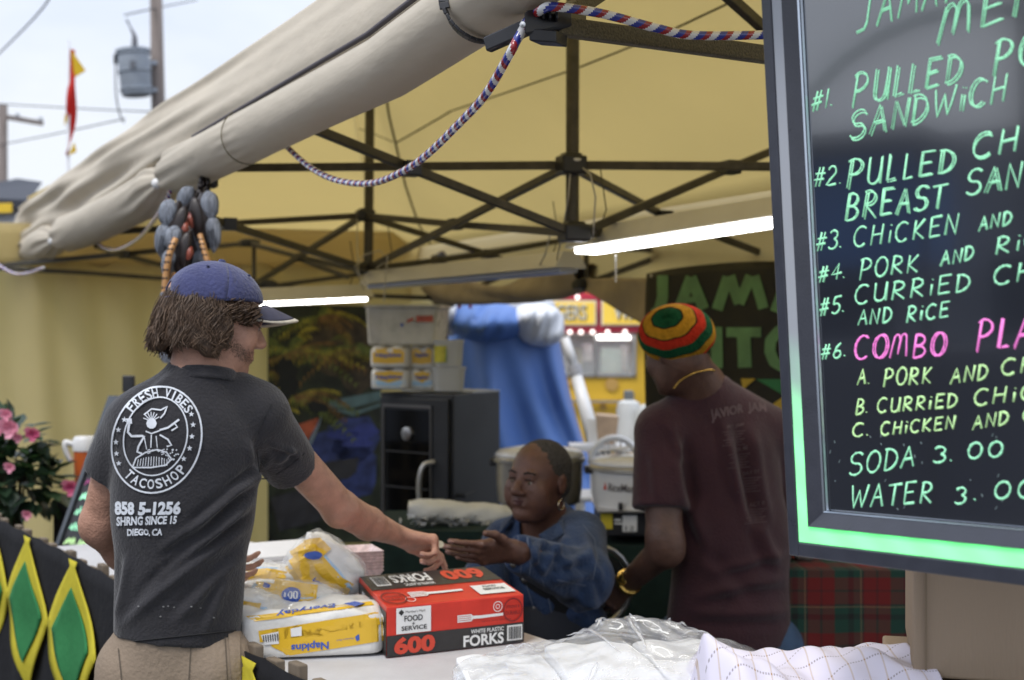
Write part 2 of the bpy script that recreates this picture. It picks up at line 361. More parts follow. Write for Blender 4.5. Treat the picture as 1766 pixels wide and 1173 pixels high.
# ---------------------------------------------------------------- organic surfaces: distance field on a grid + surface nets
class SDF:
    def __init__(s, lo, hi, h):
        s.lo = np.array(lo, float); s.h = h; n = np.ceil((np.array(hi) - s.lo) / h).astype(int) + 1
        s.ax = [s.lo[i] + h * np.arange(n[i]) for i in range(3)]; s.D = np.full(tuple(n), .3, np.float32)
    def _reg(s, lo, hi):
        sl = []
        for i in range(3):
            a = int(max(0, math.floor((lo[i] - s.lo[i]) / s.h))); b = int(min(len(s.ax[i]), math.ceil((hi[i] - s.lo[i]) / s.h) + 1))
            if b <= a: return None, None
            sl.append(slice(a, b))
        g = np.meshgrid(*[s.ax[i][sl[i]] for i in range(3)], indexing='ij', sparse=True)
        return tuple(sl), g
    def _mix(s, sl, d, k, sub):
        A = s.D[sl]
        if sub: d = -d; t = np.maximum(A, d); e = np.maximum(k - np.abs(A - d), 0) / k; s.D[sl] = t + e * e * k * .25
        else: e = np.maximum(k - np.abs(A - d), 0) / k; s.D[sl] = np.minimum(A, d) - e * e * k * .25
    def cap(s, a, b, ra, rb, k=.02, sub=False, flat=None, end=False, start=False):
        """tapered capsule; flat=(lateral dir, normal dir, q): thickness along the normal dir scaled by q"""
        a = np.array(a, float); b = np.array(b, float); m = max(ra, rb) + k + 2 * s.h
        sl, g = s._reg(np.minimum(a, b) - m, np.maximum(a, b) + m)
        if sl is None: return s
        P = [g[i] - a[i] for i in range(3)]; ba = b - a
        if flat is not None:
            nd = np.array(flat[0], float); nd /= np.linalg.norm(nd); q = flat[1]
            t = P[0] * nd[0] + P[1] * nd[1] + P[2] * nd[2]; f = (1 / q - 1)
            P = [P[i] + t * nd[i] * f for i in range(3)]; ba = ba + nd * (ba @ nd) * f
        L2 = ba @ ba; u = (P[0] * ba[0] + P[1] * ba[1] + P[2] * ba[2]) / L2; h = np.clip(u, 0, 1)
        d = np.sqrt(sum((P[i] - h * ba[i]) ** 2 for i in range(3))) - (ra + (rb - ra) * h)
        if flat is not None: d = d * (.5 + .5 * flat[1])
        if end: d = np.maximum(d, (u - 1) * math.sqrt(L2))
        if start: d = np.maximum(d, -u * math.sqrt(L2))
        s._mix(sl, d.astype(np.float32), k, sub); return s
    def ell(s, c, r, k=.02, rot=None, sub=False):
        c = np.array(c, float); m = max(r) + k + 2 * s.h; sl, g = s._reg(c - m, c + m)
        if sl is None: return s
        P = [g[i] - c[i] for i in range(3)]
        if rot is not None:
            Rm = np.array(rot); P = [P[0] * Rm[0][j] + P[1] * Rm[1][j] + P[2] * Rm[2][j] for j in range(3)]
        k0 = np.sqrt(sum((P[i] / r[i]) ** 2 for i in range(3))); k1 = np.sqrt(sum((P[i] / r[i] ** 2) ** 2 for i in range(3))) + 1e-9
        d = k0 * (k0 - 1) / k1
        s._mix(sl, d.astype(np.float32), k, sub); return s
    def cut(s, p, n):
        n = np.array(n, float); n /= np.linalg.norm(n); g = np.meshgrid(*s.ax, indexing='ij', sparse=True)
        s.D = np.maximum(s.D, ((g[0] - p[0]) * n[0] + (g[1] - p[1]) * n[1] + (g[2] - p[2]) * n[2]).astype(np.float32)); return s
    def mesh(s, b=None):
        D = s.D; ins = D < 0; c = np.zeros(tuple(n - 1 for n in D.shape), np.int8)
        offs = [(i, j, k) for i in (0, 1) for j in (0, 1) for k in (0, 1)]; N = D.shape
        for o in offs: c += ins[o[0]:N[0] - 1 + o[0], o[1]:N[1] - 1 + o[1], o[2]:N[2] - 1 + o[2]]
        idx = np.argwhere((c > 0) & (c < 8)); vid = np.full(c.shape, -1, np.int64); vid[tuple(idx.T)] = np.arange(len(idx))
        S = np.zeros((len(idx), 3)); W = np.zeros(len(idx))
        for o in offs:
            for ax in range(3):
                if o[ax]: continue
                o2 = list(o); o2[ax] = 1
                v0 = D[tuple((idx + o).T)]; v1 = D[tuple((idx + o2).T)]; cr = (v0 < 0) != (v1 < 0)
                t = np.where(cr, v0 / np.where(cr, v0 - v1, 1), 0); p = np.array(o, float)[None, :].repeat(len(idx), 0); p[:, ax] += t
                S += p * cr[:, None]; W += cr
        V = s.lo + (idx + S / W[:, None]) * s.h; F = []
        for ax in range(3):
            a1, a2 = [(1, 2), (2, 0), (0, 1)][ax]
            sa = [slice(None)] * 3; sb = [slice(None)] * 3; sa[ax] = slice(0, -1); sb[ax] = slice(1, None)
            A = ins[tuple(sa)]; Bq = ins[tuple(sb)]; e = np.argwhere(A != Bq)
            e = e[(e[:, a1] > 0) & (e[:, a2] > 0) & (e[:, a1] < N[a1] - 1) & (e[:, a2] < N[a2] - 1)]
            if not len(e): continue
            q = []
            for da, db in ((-1, -1), (0, -1), (0, 0), (-1, 0)):
                t = e.copy(); t[:, a1] += da; t[:, a2] += db; q.append(vid[tuple(t.T)])
            q = np.stack(q, 1); out_ = A[tuple(e.T)]; q[~out_] = q[~out_][:, ::-1]; F.append(q)
        F = np.concatenate(F); return V, F
def vnormals(V, F):
    n = np.cross(V[F[:, 2]] - V[F[:, 0]], V[F[:, 3]] - V[F[:, 1]]); N = np.zeros_like(V)
    for i in range(4): np.add.at(N, F[:, i], n)
    return N / (np.linalg.norm(N, axis=1, keepdims=True) + 1e-12)
def relax(V, F, it=2, f=.5):
    for _ in range(it):
        S = np.zeros_like(V); W = np.zeros(len(V))
        for i in range(4):
            for j in ((i + 1) % 4, (i - 1) % 4): np.add.at(S, F[:, i], V[F[:, j]]); np.add.at(W, F[:, i], 1)
        V = V + (S / W[:, None] - V) * f
    return V
def ridge(V, N, a, b, w, amp):
    """a soft fold along the segment a-b"""
    a = np.array(a, float); b = np.array(b, float); ba = b - a; t = np.clip(((V - a) @ ba) / (ba @ ba), 0, 1)
    d = np.linalg.norm(V - (a + t[:, None] * ba), axis=1); e = np.sin(np.pi * np.clip(t, .02, .98)) ** .5
    return V + N * (amp * np.exp(-(d / w) ** 2) * e)[:, None]
def fold_px(V, N, folds, ka=1.0, kw=1.0):
    """cloth folds drawn on the side of the body that faces the stall front; sharp crest with a shallow valley beside it"""
    x = CX + V[:, 0] / V[:, 1] * FP; y = CY - (V[:, 2] - 1.6) / V[:, 1] * FP; vd = V - np.array([0, 0, 1.6]); vd /= np.linalg.norm(vd, axis=1, keepdims=True); fr_ = np.clip(-(N * vd).sum(1) * 2.5, 0, 1); D_ = np.zeros(len(V))
    for a, c, w_, am in folds:
        a = np.array(a[:2], float); c = np.array(c[:2], float); L_ = c - a; n_ = np.array([-L_[1], L_[0]]) / np.linalg.norm(L_); px = np.stack([x, y], 1) - a; t = (px @ L_) / (L_ @ L_); s_ = px @ n_ + 5 * np.sin(t * 3 + a[0])
        wpx = w_ * 1000 * kw; e = np.clip(t * 4 + .3, 0, 1) * np.clip((1 - t) * 4 + .3, 0, 1) * (t > -.08) * (t < 1.08)
        D_ += am * ka * e * (np.exp(-(s_ / wpx) ** 2) - .7 * np.exp(-((s_ - 1.7 * wpx) / wpx) ** 2))
    return V + N * (D_ * fr_)[:, None]
def vnoise(V, f, seed=0, dirs=6):
    r = np.random.RandomState(seed); o = np.zeros(len(V))
    for i in range(dirs):
        k = r.normal(size=3); k = k / np.linalg.norm(k) * f * r.uniform(.6, 1.7); o += np.sin(V @ k + r.uniform(0, 6.28) + 1.3 * np.sin(V @ (r.normal(size=3) * f * .6)))
    return o / dirs
def tob(V, F):
    b = B(); b.v = V.tolist(); b.f = [tuple(x) for x in F.tolist()]; b.m = [0] * len(b.f); return b
def frame3(fwd, up=(0, 0, 1)):
    y = Vector(fwd).normalized(); x = y.cross(Vector(up)).normalized(); z = x.cross(y); return Matrix((x, y, z)).transposed()
def head(S, c, M, s=1.0, k=1.0, jaw=1.0, nose=1.0, lip=1.0, cheek=1.0):
    c = Vector(c); P = lambda x, y, z: c + M @ Vector((x * s, y * s, z * s)); r3 = lambda *a: tuple(t * s for t in a)
    S.ell(P(0, -.012, .035), r3(.076, .097, .083), .02, M); S.ell(P(0, .028, -.015), r3(.064, .064, .088), .03, M)
    S.ell(P(0, .036, -.068), r3(.052 * jaw, .05, .045), .03, M); S.ell(P(0, .076, -.096), r3(.022, .017, .017), .02, M)
    S.cap(P(-.036, .083, .022), P(.036, .083, .022), .011 * s, .011 * s, .014)
    for q in (-1, 1):
        S.ell(P(q * .041, .060, -.026), r3(.027 * cheek, .026 * cheek, .03 * cheek), .02, M)
        S.ell(P(q * .031, .102, .004), r3(.017, .014, .012), .008, M, sub=True)
        S.ell(P(q * .031, .0815, .0095), r3(.0170, .0135, .0068), .003, M); S.ell(P(q * .031, .080, -.0095), r3(.016, .012, .0050), .003, M)
        S.ell(P(q * .012 * nose, .101, -.031), r3(.0095 * nose, .011, .0085), .005, M)
        S.ell(P(q * .078, -.012, -.004), r3(.008, .019, .031), .006, M); S.ell(P(q * .088, -.004, -.004), r3(.006, .009, .018), .004, M, sub=True)
    S.cap(P(0, .088, .012), P(0, .112, -.026), .0085 * s, .0125 * s * nose, .009)
    S.cap(P(-.021, .087, -.0525), P(.021, .087, -.0525), .0062 * s * lip, .0062 * s * lip, .006); S.cap(P(0, .092, -.053), P(0, .093, -.053), .006 * lip * s, .006 * s * lip, .004)
    S.cap(P(-.018, .088, -.0655), P(.018, .088, -.0655), .0078 * s * lip, .0078 * s * lip, .006)
    S.cap(P(-.024, .097, -.059), P(.024, .097, -.059), .0018 * s, .0018 * s, .002, sub=True)
    return P
def eyes(P, M, parent, s=1.0, iris=(.05, .025, .015)):
    wm = mat('eye_white', (.30, .25, .22), .55, .2); im = mat('eye_iris', iris, .5, .2)
    for q in (-1, 1):
        e = B(); e.ell(P(q * .031, .0800, .000), (.0112 * s,) * 3, 14, 10); eo = part('eye', e, wm, parent, True)
        i_ = B(); i_.ell(P(q * .031 + .0, .0884, -.0005), (.0058 * s, .0038 * s, .0055 * s), 10, 8, M); part('iris', i_, im, eo, True)
def hand(S, w, X, Y, Z, curl, thumb, s=1.0, spread=0.06, k=.007):
    """w wrist, X thumb side, Y finger direction, Z back of the hand; curl: 4 lists of 3 bends (deg); thumb: list of local points"""
    w = Vector(w); Y = Vector(Y).normalized(); X = Vector(X); X = (X - Y * X.dot(Y)).normalized(); Zr = Vector(Z); Zn = X.cross(Y); Z = Zn if Zn.dot(Zr) > 0 else -Zn
    P = lambda x, y, z: w + (X * x + Y * y + Z * z) * s
    xs = [.030, .010, -.010, -.028]; ky = [.088, .092, .087, .078]; ln = [(.040, .025, .019), (.045, .028, .020), (.041, .026, .019), (.032, .020, .017)]; rr = [.0088, .0090, .0085, .0075]
    tips = []
    for i in range(4):
        S.cap(P(xs[i] * .55, .0, 0), P(xs[i], ky[i], 0), .0155 * s, .0115 * s, .012)
        p = P(xs[i], ky[i], 0); a = 0; sp = (1.5 - i) * spread
        for j in range(3):
            a += R(curl[i][j]); d = (Y * math.cos(a) - Z * math.sin(a) + X * sp * math.cos(a)).normalized(); q = p + d * ln[i][j] * s
            S.cap(p, q, (rr[i] - j * .0008) * s, (rr[i] - j * .0008 - .0007) * s, k * .6); pz = (Z * math.cos(a) + Y * math.sin(a)); p0_ = p; p = q
        tips.append((p0_.lerp(p, .75) + pz * (rr[i] - .0030) * s, d, pz, rr[i] * .72 * s))
    S.ell(P(.012, .045, -.006), (.03 * s, .04 * s, .015 * s), .012, Matrix((X, Y, Z)).transposed())
    tp = [P(*t) for t in thumb]
    rt = [.0165, .0125, .0105, .009]
    for j in range(len(tp) - 1): S.cap(tp[j], tp[j + 1], rt[j] * s, rt[j + 1] * s, k)
    for i in range(4):  # knuckle bumps
        S.ell(P(xs[i], ky[i] - .002, .006), (.0088 * s, .010 * s, .0075 * s), .006)
    return tips
def nails(tips, parent, m):
    for c, d, z, r in tips:
        b = B(); x = d.cross(z).normalized(); b.ell(c, (r, r * 1.35, .0022), 10, 6, Matrix((x, d, z)).transposed()); part('fingernail', b, m, parent, True)
# ---------------------------------------------------------------- materials of the setting
CLOTH = mat('canopy_cloth', (.58, .53, .42), .85, .2, var=.10, vs=1.5, bump=.35, bs=6, tl=(.87, .76, .46), tlf=.60)
CLOTH2 = mat('valance_cloth', (.64, .58, .48), .8, .25, var=.05, vs=5, bump=.22, bs=16, tl=(.6, .52, .38), tlf=.25, stretch=(1, 1, 3))
WALLC = mat('wall_cloth', (.60, .54, .36), .85, .2, var=.07, vs=2, bump=.4, bs=3, tl=(.84, .76, .44), tlf=.60)
STEEL = mat('tent_steel', (.075, .068, .055), .45, .5, metal=.5, var=.25, vs=30, bump=.15, bs=220)
SPECK = mat('hammered_steel', (.11, .095, .06), .5, .5, metal=.4, var=.35, vs=260, bump=.5, bs=260)
BLKP = mat('black_plastic', (.019, .019, .022), .35, .5, var=.2, vs=20)
BLK = mat('black_cloth', (.012, .012, .014), .9, .2, var=.2, vs=30, bump=.3, bs=40)
WHT = mat('white_plastic', (.72, .72, .72), .35, .5, var=.04, vs=10)
ASPH = mat('asphalt', (.055, .055, .055), .9, .3, var=.3, vs=40, bump=.5, bs=150)
WOOD = mat('grey_wood', (.17, .135, .10), .8, .3, var=.3, vs=25, bump=.5, bs=40, stretch=(1, 1, .2))

b = B(); b.add([(-400, -400, 0), (400, -400, 0), (400, 400, 0), (-400, 400, 0)], [(0, 1, 2, 3)]); struct('ground', b, ASPH)

# ---------------------------------------------------------------- tent
U = Vector((-.42, .907, 0)).normalized(); Vv = Vector((.907, .42, 0)).normalized()
J1 = Vector((.186, 4.48, 0))
def TP(s, v, h): p = J1 + U * s + Vv * v; return Vector((p.x, p.y, 1.6 + h))
def front(Y, h, out=0):
    n = Vector((-.905, -.424, 0)); return Vector((.036 - .468 * (Y - 2.4), Y, 1.6 + h)) + n * out
tent = thing('canopy_tent', 'large beige pop-up canopy tent with dark scissor frame and rolled front wall', 'tent', (-1.04, 4.7, 0))
def Yf(s): return 4.04 + s * .905
# roof: ridge over the masts, front slope, back slope, end slope
S0, S1 = -3.3, 5.6
def roof_pt(i, j):
    s = S0 + (S1 - S0) * i
    rs = min(s, 2.4)
    if j < .5:
        t = j / .5; e = front(Yf(s), .79 + .02 * max(0, s), -.07); r = TP(rs, 0, 1.55); 
        p = e.lerp(r, t)
    else:
        t = (j - .5) / .5; r = TP(rs, 0, 1.55); e = TP(s, 1.36, .62); p = r.lerp(e, t)
    sag = .05 * math.sin(math.pi * ((s + 3.3) % 2.0) / 2.0) * math.sin(math.pi * min(1, max(0, (t)))) + (.20 * math.sin(math.pi * t) * min(1, max(0, (s - 1.2) / 1.5)) if j < .5 else 0) + .008 * math.sin(9 * p.x + 4 * p.y) 
    p.z -= sag; return p
rb = B(); rb.sheet(roof_pt, 70, 36, .004); roof = part('roof', rb, CLOTH, tent, True)
RB = bvh_of(rb)
def hipf(i, j):
    a = front(Yf(S1), .80 + .02 * S1); c = TP(S1, 1.36, .62); r = TP(2.4, 0, 1.55); e = a.lerp(c, i); p = e.lerp(r, j * .995); p.z -= .06 * math.sin(math.pi * j) * (.5 + .5 * math.sin(math.pi * i)); return p
part('roof', B().sheet(hipf, 30, 30, .004), CLOTH, tent, True)
part('end_valance', B().sheet(lambda i, j: (front(Yf(S1), .80 + .02 * S1) + Vector((-.5, .1, 0)) * 0).lerp(TP(S1, 1.36, .62), i) + Vector((0, 0, -.50 * j * (1 - .55 * i) + .01)), 30, 6, .004), CLOTH, tent, True)
# seams lie on the cloth
SEAM = mat('seam_thread', (.10, .085, .045), .9, .2)
for pts in ([(560, 200), (600, 215), (640, 228), (683, 246)], [(683, 246), (720, 225), (780, 190), (870, 160), (1000, 115), (1150, 55), (1330, -30)], [(664, 150), (672, 200), (683, 246), (700, 320), (722, 385), (755, 440)]):
    q = []
    for (a, c) in zip(pts, pts[1:]):
        for k in range(8):
            t = k / 8; h = cast(RB, a[0] + (c[0] - a[0]) * t, a[1] + (c[1] - a[1]) * t, .004)
            if h: q.append(h)
    if len(q) > 2: part('seam', B().tube(q, .007, 5, flat=.4), SEAM, tent)
# far end wall with soft folds
W0, W1 = Vector((-4.3, 8.55, 0)), Vector((-.46, 9.75, 0))
def wallp(i, j):
    p = W0.lerp(W1, i); z = .02 + (1.6 + .50 - .02) * j
    o = .05 * math.sin(i * 17 + 1.5 * j) * (1 - j) ** .7 + .035 * math.sin(i * 41 + 5 * (1 - j) * (i - .4)) * (1 - j * .8) + .02 * math.sin(i * 90 + j * 3)
    return Vector((p.x, p.y, z)) + Vector((.3, -.95, 0)) * o
part('end_wall', B().sheet(wallp, 150, 24, .003), WALLC, tent, True)
part('end_eave', B().sheet(lambda i, j: Vector((W0.lerp(W1, i).x, W0.lerp(W1, i).y + .03 - .22 * j, 1.6 + .46 + .26 * j)), 40, 4, .003), CLOTH, tent, True)
# frame bars: pixel of the photograph and real distance of both ends
def bb(b, x0, y0, d0, x1, y1, d1, w=.022, h=.026):
    p, q = at(x0, y0, d0), at(x1, y1, d1)
    if x1 >= 1330: q = q + (q - p) * .5      # the frame goes on behind the menu board
    b.bar(p, q, w, h)
bars = [(340, 290, 4.70, 985, 285, 4.48), (985, 285, 4.48, 1420, 288, 4.3), (470, 193, 3.7, 708, 290, 4.1), (708, 290, 4.1, 990, 402, 4.46),
        (978, 288, 4.5, 640, 460, 6.28), (630, 372, 6.3, 785, 387, 5.5), (785, 387, 5.5, 985, 402, 4.5), (638, 376, 6.3, 840, 438, 6.9), (840, 438, 6.9, 930, 472, 7.4),
        (636, 464, 6.3, 840, 438, 6.8), (840, 438, 6.8, 1005, 408, 7.25), (345, 388, 6.9, 625, 372, 6.3), (345, 372, 4.8, 395, 388, 5.1), (395, 388, 5.1, 632, 464, 6.25), (622, 375, 6.35, 440, 490, 8.0),
        (430, 420, 8.1, 516, 443, 7.4), (516, 443, 7.4, 640, 470, 6.4), (516, 446, 7.4, 600, 478, 8.4), (330, 430, 8.6, 430, 419, 8.1), (440, 497, 8.2, 660, 468, 8.9), (440, 490, 8.2, 640, 512, 8.8),
        (0, 458, 8.3, 213, 438, 7.6), (213, 438, 7.6, 320, 428, 7.2), (165, 424, 7.1, 213, 440, 7.5), (213, 440, 7.5, 330, 470, 8.2), (205, 399, 6.2, 330, 392, 6.0), (272, 352, 5.6, 350, 380, 5.2),
        (-60, 460, 8.36, 140, 470, 8.5), (140, 470, 8.5, 440, 492, 8.95), (990, 290, 4.5, 1145, 372, 5.4), (1145, 372, 5.4, 1400, 470, 6.3), (1002, 402, 4.48, 1260, 290, 4.9), (1260, 290, 4.9, 1400, 232, 5.1),
        (1010, 405, 4.5, 1145, 378, 5.2), (1145, 378, 5.2, 1330, 350, 5.6), (1010, 490, 7.25, 1172, 430, 6.6), (1172, 430, 6.6, 1330, 395, 6.0), (1030, 428, 7.1, 1172, 432, 6.6), (1172, 432, 6.6, 1420, 445, 5.7),
        (765, 445, 9.24, 1005, 410, 7.25), (768, 520, 9.1, 880, 470, 8.2), (880, 468, 8.2, 1010, 490, 7.3), (640, 510, 8.6, 765, 515, 9.2), (1240, -20, 3.3, 1380, 105, 3.6)]
for k, q in enumerate(bars):
    b = B(); bb(b, *q); part('frame_bar', b, STEEL, tent, bevel=.003)
bb2 = B(); bb2.bar(at(958, 45, 2.36), at(1345, 98, 2.62), .024, .031); part('frame_bar', bb2, SPECK, tent, bevel=.003, label='speckled black scissor bar nearest the menu board')
bb2 = B(); bb2.bar(at(950, 42, 2.36), at(1060, -30, 2.55), .022, .03); part('frame_bar', bb2, SPECK, tent, bevel=.003)
bb2 = B(); bb2.bar(at(840, 78, 2.42), at(935, 36, 2.36), .018, .026); part('frame_bar', bb2, BLKP, tent, bevel=.003)
for (x, y0, y1, d) in ((988, -60, 405, 4.48), (639, 60, 470, 6.3)):
    b = B(); b.tube([at(x, y0, d), at(x - (4 if x < 700 else 1), y1, d)], .021, 12); part('mast', b, STEEL, tent, True, auto=40)
for (x, y0, y1, d, r) in ((438, 420, 500, 8.1, .012), (1011, 412, 492, 7.25, .014)):
    part('post', B().tube([at(x, y0, d), at(x, y1, d)], r, 8), STEEL, tent)
for (x, y, d, w_, h_) in ((985, 285, 4.47, .085, .06), (990, 402, 4.47, .09, .055), (630, 372, 6.3, .08, .05), (633, 464, 6.3, .085, .05), (430, 420, 8.1, .11, .04), (1005, 412, 7.25, .09, .04), (1010, 490, 7.25, .12, .05), (765, 448, 9.24, .14, .06), (458, 494, 8.2, .12, .06), (765, 518, 9.2, .12, .09)):
    c = at(x, y, d); b = B(); b.bx(c, (w_, w_ * .8, h_), .4); b.bx(c + Vector((0, 0, h_ * .45)), (w_ * .7, w_ * .6, h_ * .4), .4); part('joint', b, BLKP, tent, bevel=.008)
b = B(); b.rev(at(988, 277, 4.47), [(.028, -.012), (.036, 0), (.026, .012)], 14); part('joint_cap', b, WHT, tent, True)
for (x, y, d) in ((709, 291, 4.08), (1260, 289, 4.6), (785, 387, 5.5), (395, 387, 5.05), (516, 444, 7.4), (840, 438, 6.85), (1172, 430, 6.6), (1145, 374, 5.3), (213, 439, 7.5)):
    c = at(x, y, d); b = B(); b.bx(c, (.05, .06, .044), .4); part('pivot', b, BLKP, tent, bevel=.004)
b = B(); b.rev(at(1258, 288, 4.56), [(.009, 0), (.009, .004), (0, .006)], 10, (0, -1, 0)); part('rivet', b, mat('copper', (.5, .2, .1), .4, metal=.8), tent)
# bracket and clip close to the camera
c = at(942, 47, 2.33); b = B(); b.ob(at(903, 62, 2.30), at(985, 46, 2.36) - at(903, 62, 2.30), Vector((.03, .06, 0)), Vector((0, 0, .042))); part('joint', b, BLKP, tent, bevel=.005, label='black plastic bracket at the front of the frame')
b = B()
for k in range(4): b.ob(at(922 + k * 12, 32, 2.315), Vector((.005, 0, 0)), Vector((0, .05, 0)), Vector((0, 0, .014)))
b.ob(at(912, 70, 2.31), Vector((.045, .015, 0)), Vector((.02, .04, 0)), Vector((0, 0, .02))); part('bracket_rib', b, BLKP, tent, bevel=.002)
b = B(); b.rev(at(902, 43, 2.29), [(.005, 0), (.005, .003), (0, .004)], 12, (-.3, -1, 0)); part('screw', b, mat('bright_metal', (.5, .5, .5), .3, metal=1), tent)
# corner leg
leg = at(338, 300, 4.7); b = B(); b.bx((leg.x, leg.y, 1.12), (.045, .045, 2.2), .4); part('leg', b, mat('grey_leg', (.3, .31, .34), .4, metal=.6), tent, bevel=.004)
b = B(); b.bx(leg + Vector((.02, 0, .0)), (.10, .08, .05), .4); b.bx(leg + Vector((.06, -.02, -.02)), (.03, .05, .06), .4); part('joint', b, BLKP, tent, bevel=.01)
l2 = at(765, 480, 9.24); b = B(); b.bx((l2.x, l2.y, 1.1), (.05, .05, 2.15), .4); part('leg', b, mat('brown_leg', (.07, .045, .03), .6), tent)

# ---- rolled valance along the front edge: a hanging band above and a fat tied roll below
def pinch(Y):
    k = 1.0
    for (yy, wd, dp) in ((5.05, .10, .62), (7.6, .16, .65), (8.9, .3, .4)): k -= dp * math.exp(-((Y - yy) / wd) ** 2)
    return k
def roll_r(Y): return (.068 + .012 * min(1, max(0, (Y - 3.4) / 1.5)) + (.012 * min(1, max(0, (Y - 5.2) / 1.5)))) * pinch(Y)
def roll_c(Y):
    rise = .067 * max(0, 3.0 - Y)
    drop = 0 if Y < 5.05 else -.025 * min(1, (Y - 5.05) / .3) - .015 * math.sin(min(1, (Y - 5.05) / 2.5) * math.pi)
    return front(Y, .575 + drop + rise, .02)
NR = Vector((-.905, -.424, 0))
def rollp(i, j):
    Y = 1.5 + (9.4 - 1.5) * i ** 1.15; a = 2 * math.pi * j; r = roll_r(Y); c = roll_c(Y)
    near = sum(math.exp(-((Y - y0) / .45) ** 2) for y0 in (5.05, 7.6)); near = min(1, near)
    r *= 1 + near * (.06 * math.sin(7 * a + 1.2) + .04 * math.sin(12 * a + Y * 2)) + .012 * math.sin(3 * a + Y * 3) + .007 * math.sin(4 * a - Y * 3 + 2 * math.sin(Y * 2)) + .003 * math.sin(9 * a + Y * 9) + .02 * math.exp(-((Y - 4.02) / .12) ** 2) * math.sin(16 * a)
    # spiral overlap of the rolled cloth
    sp = 0
    return c + NR * (math.cos(a) * (r + sp)) + Vector((0, 0, math.sin(a) * (r + sp)))
rob = B(); rob.grid(rollp, 300, 72); roll = part('rolled_wall', rob, CLOTH2, tent, True, label='beige side wall rolled up and tied under the eave')
def bandp(i, j):
    Y = 1.4 + (9.5 - 1.4) * i; f = max(0, (Y - 5.0)) / 4.5
    top = .86 + .03 * f + .035 * math.exp(-((Y - 5.6) / 1.9) ** 2) + (.012 * math.sin(Y * 1.1)); bot = .615 - .06 * min(1, f * 2.2)
    h = top + (bot - top) * j + .067 * max(0, 3.0 - Y) * j
    o = .060 * math.sin(j * 1.9) + .02 * j + f * .03
    fk = min(1, max(.12, (Y - 3.6) / 2.5))
    w_ = .020 * math.sin(7.0 * j + Y * .8) * fk + .014 * math.sin(15 * j - Y * 1.1 + 1) * fk + .007 * math.sin(27 * j + Y * 1.7) * fk + .006 * math.sin(Y * 5 + j * 9) * fk
    if j > .9: o -= (j - .9) * .9
    return front(Y, h, o + w_ - .03)
bnb = B(); bnb.sheet(bandp, 190, 30, .004); band = part('valance', bnb, CLOTH2, tent, True)
# dark groove between band and roll: its shadow line is put in as a dark tube
part('groove_shade', B().tube([front(1.5 + k * .1, .640 + .067 * max(0, 3.0 - 1.5 - k * .1), .062) for k in range(0, 31)], .0065, 6), mat('groove_dark', (.08, .07, .08), .8), tent, True)
TIE = mat('tie_cord', (.03, .03, .04), .6)
BV = bvh_of(rob)
for Y, r in ((5.05, None), (7.6, None)):
    c = roll_c(Y); rr = roll_r(Y) * 1.06
    part('tie', B().tube([c + NR * math.cos(a) * rr + Vector((0, 0, math.sin(a) * rr)) for a in [k * math.pi / 10 for k in range(21)]], .005, 6, caps=False), TIE, tent, True)
    q = c + NR * (rr * .9) + Vector((0.0, -.03, -rr * .8)); part('tie_ball', B().ell(q, (.019, .019, .019)), WHT, tent, True)
# stitched line round the roll
q = []
for k in range(25):
    a = -1.9 + 3.6 * k / 24; Y = 4.02; c = roll_c(Y); r = roll_r(Y) + .0075; q.append(c + NR * math.cos(a) * r + Vector((0, 0, math.sin(a) * r)))
part('seam', B().tube(q, .0016, 4), SEAM, tent)
# black strap that carries the roll near the bracket
Y = 2.55; q = []
for k in range(28):
    a = 2.2 - 4.2 * k / 27; c = roll_c(Y); r = roll_r(Y) + .008; q.append(c + NR * math.cos(a) * r + Vector((0, 0, math.sin(a) * r)) + Vector((0, .02 * math.sin(a), 0)))
q.append(q[-1] + Vector((.035, .0, .012)))
b = B()
for p0, p1 in zip(q, q[1:]): b.bar(p0, p1, .018, .006)
part('strap', b, BLKP, tent, bevel=.001)
# back valance, with the rolled back wall sagging under it
def bval(s0, s1, h0, h1, am):
    def f(i, j):
        s = s0 + (s1 - s0) * i; bot = h0 + (h1 - h0) * i - am * math.sin(math.pi * i)
        h = .64 + (bot - .64) * j; return TP(s, 1.40 + .03 * math.sin(22 * i + 3 * j) * j + .02 * math.sin(9 * i), h)
    return f
part('back_valance', B().sheet(bval(-1.5, 5.2, .31, .27, .02), 90, 10, .004), CLOTH, tent, True)
def brl(i, j):
    s = 2.42 + 2.1 * i; a = 2 * math.pi * j; r = .07 + .02 * math.sin(i * 9) + .014 * math.sin(3 * a + i * 12); k = math.sin(math.pi * i); return TP(s, 1.33, .33 - .06 * k) + Vv * (math.cos(a) * r) + Vector((0, 0, math.sin(a) * r))
BROWNC = mat('shaded_cloth', (.36, .30, .22), .85, .2, var=.15, vs=6, bump=.4, bs=9)  # tent cloth with the shade under the back edge put into a browner colour
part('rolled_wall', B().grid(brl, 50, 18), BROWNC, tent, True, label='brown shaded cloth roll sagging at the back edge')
def flapp(i, j):
    p0 = at(1000, 480, 7.25); p1 = at(1122, 480, 6.55); q0 = at(1005, 500, 7.25); q1 = at(1122, 566, 6.5)
    a = p0.lerp(p1, i); c = q0.lerp(q1, i ** .9); p = a.lerp(c, j); p.y += .04 * math.sin(i * 7 + j * 3); return p
part('flap', B().sheet(flapp, 24, 10, .004), BROWNC, tent, True)

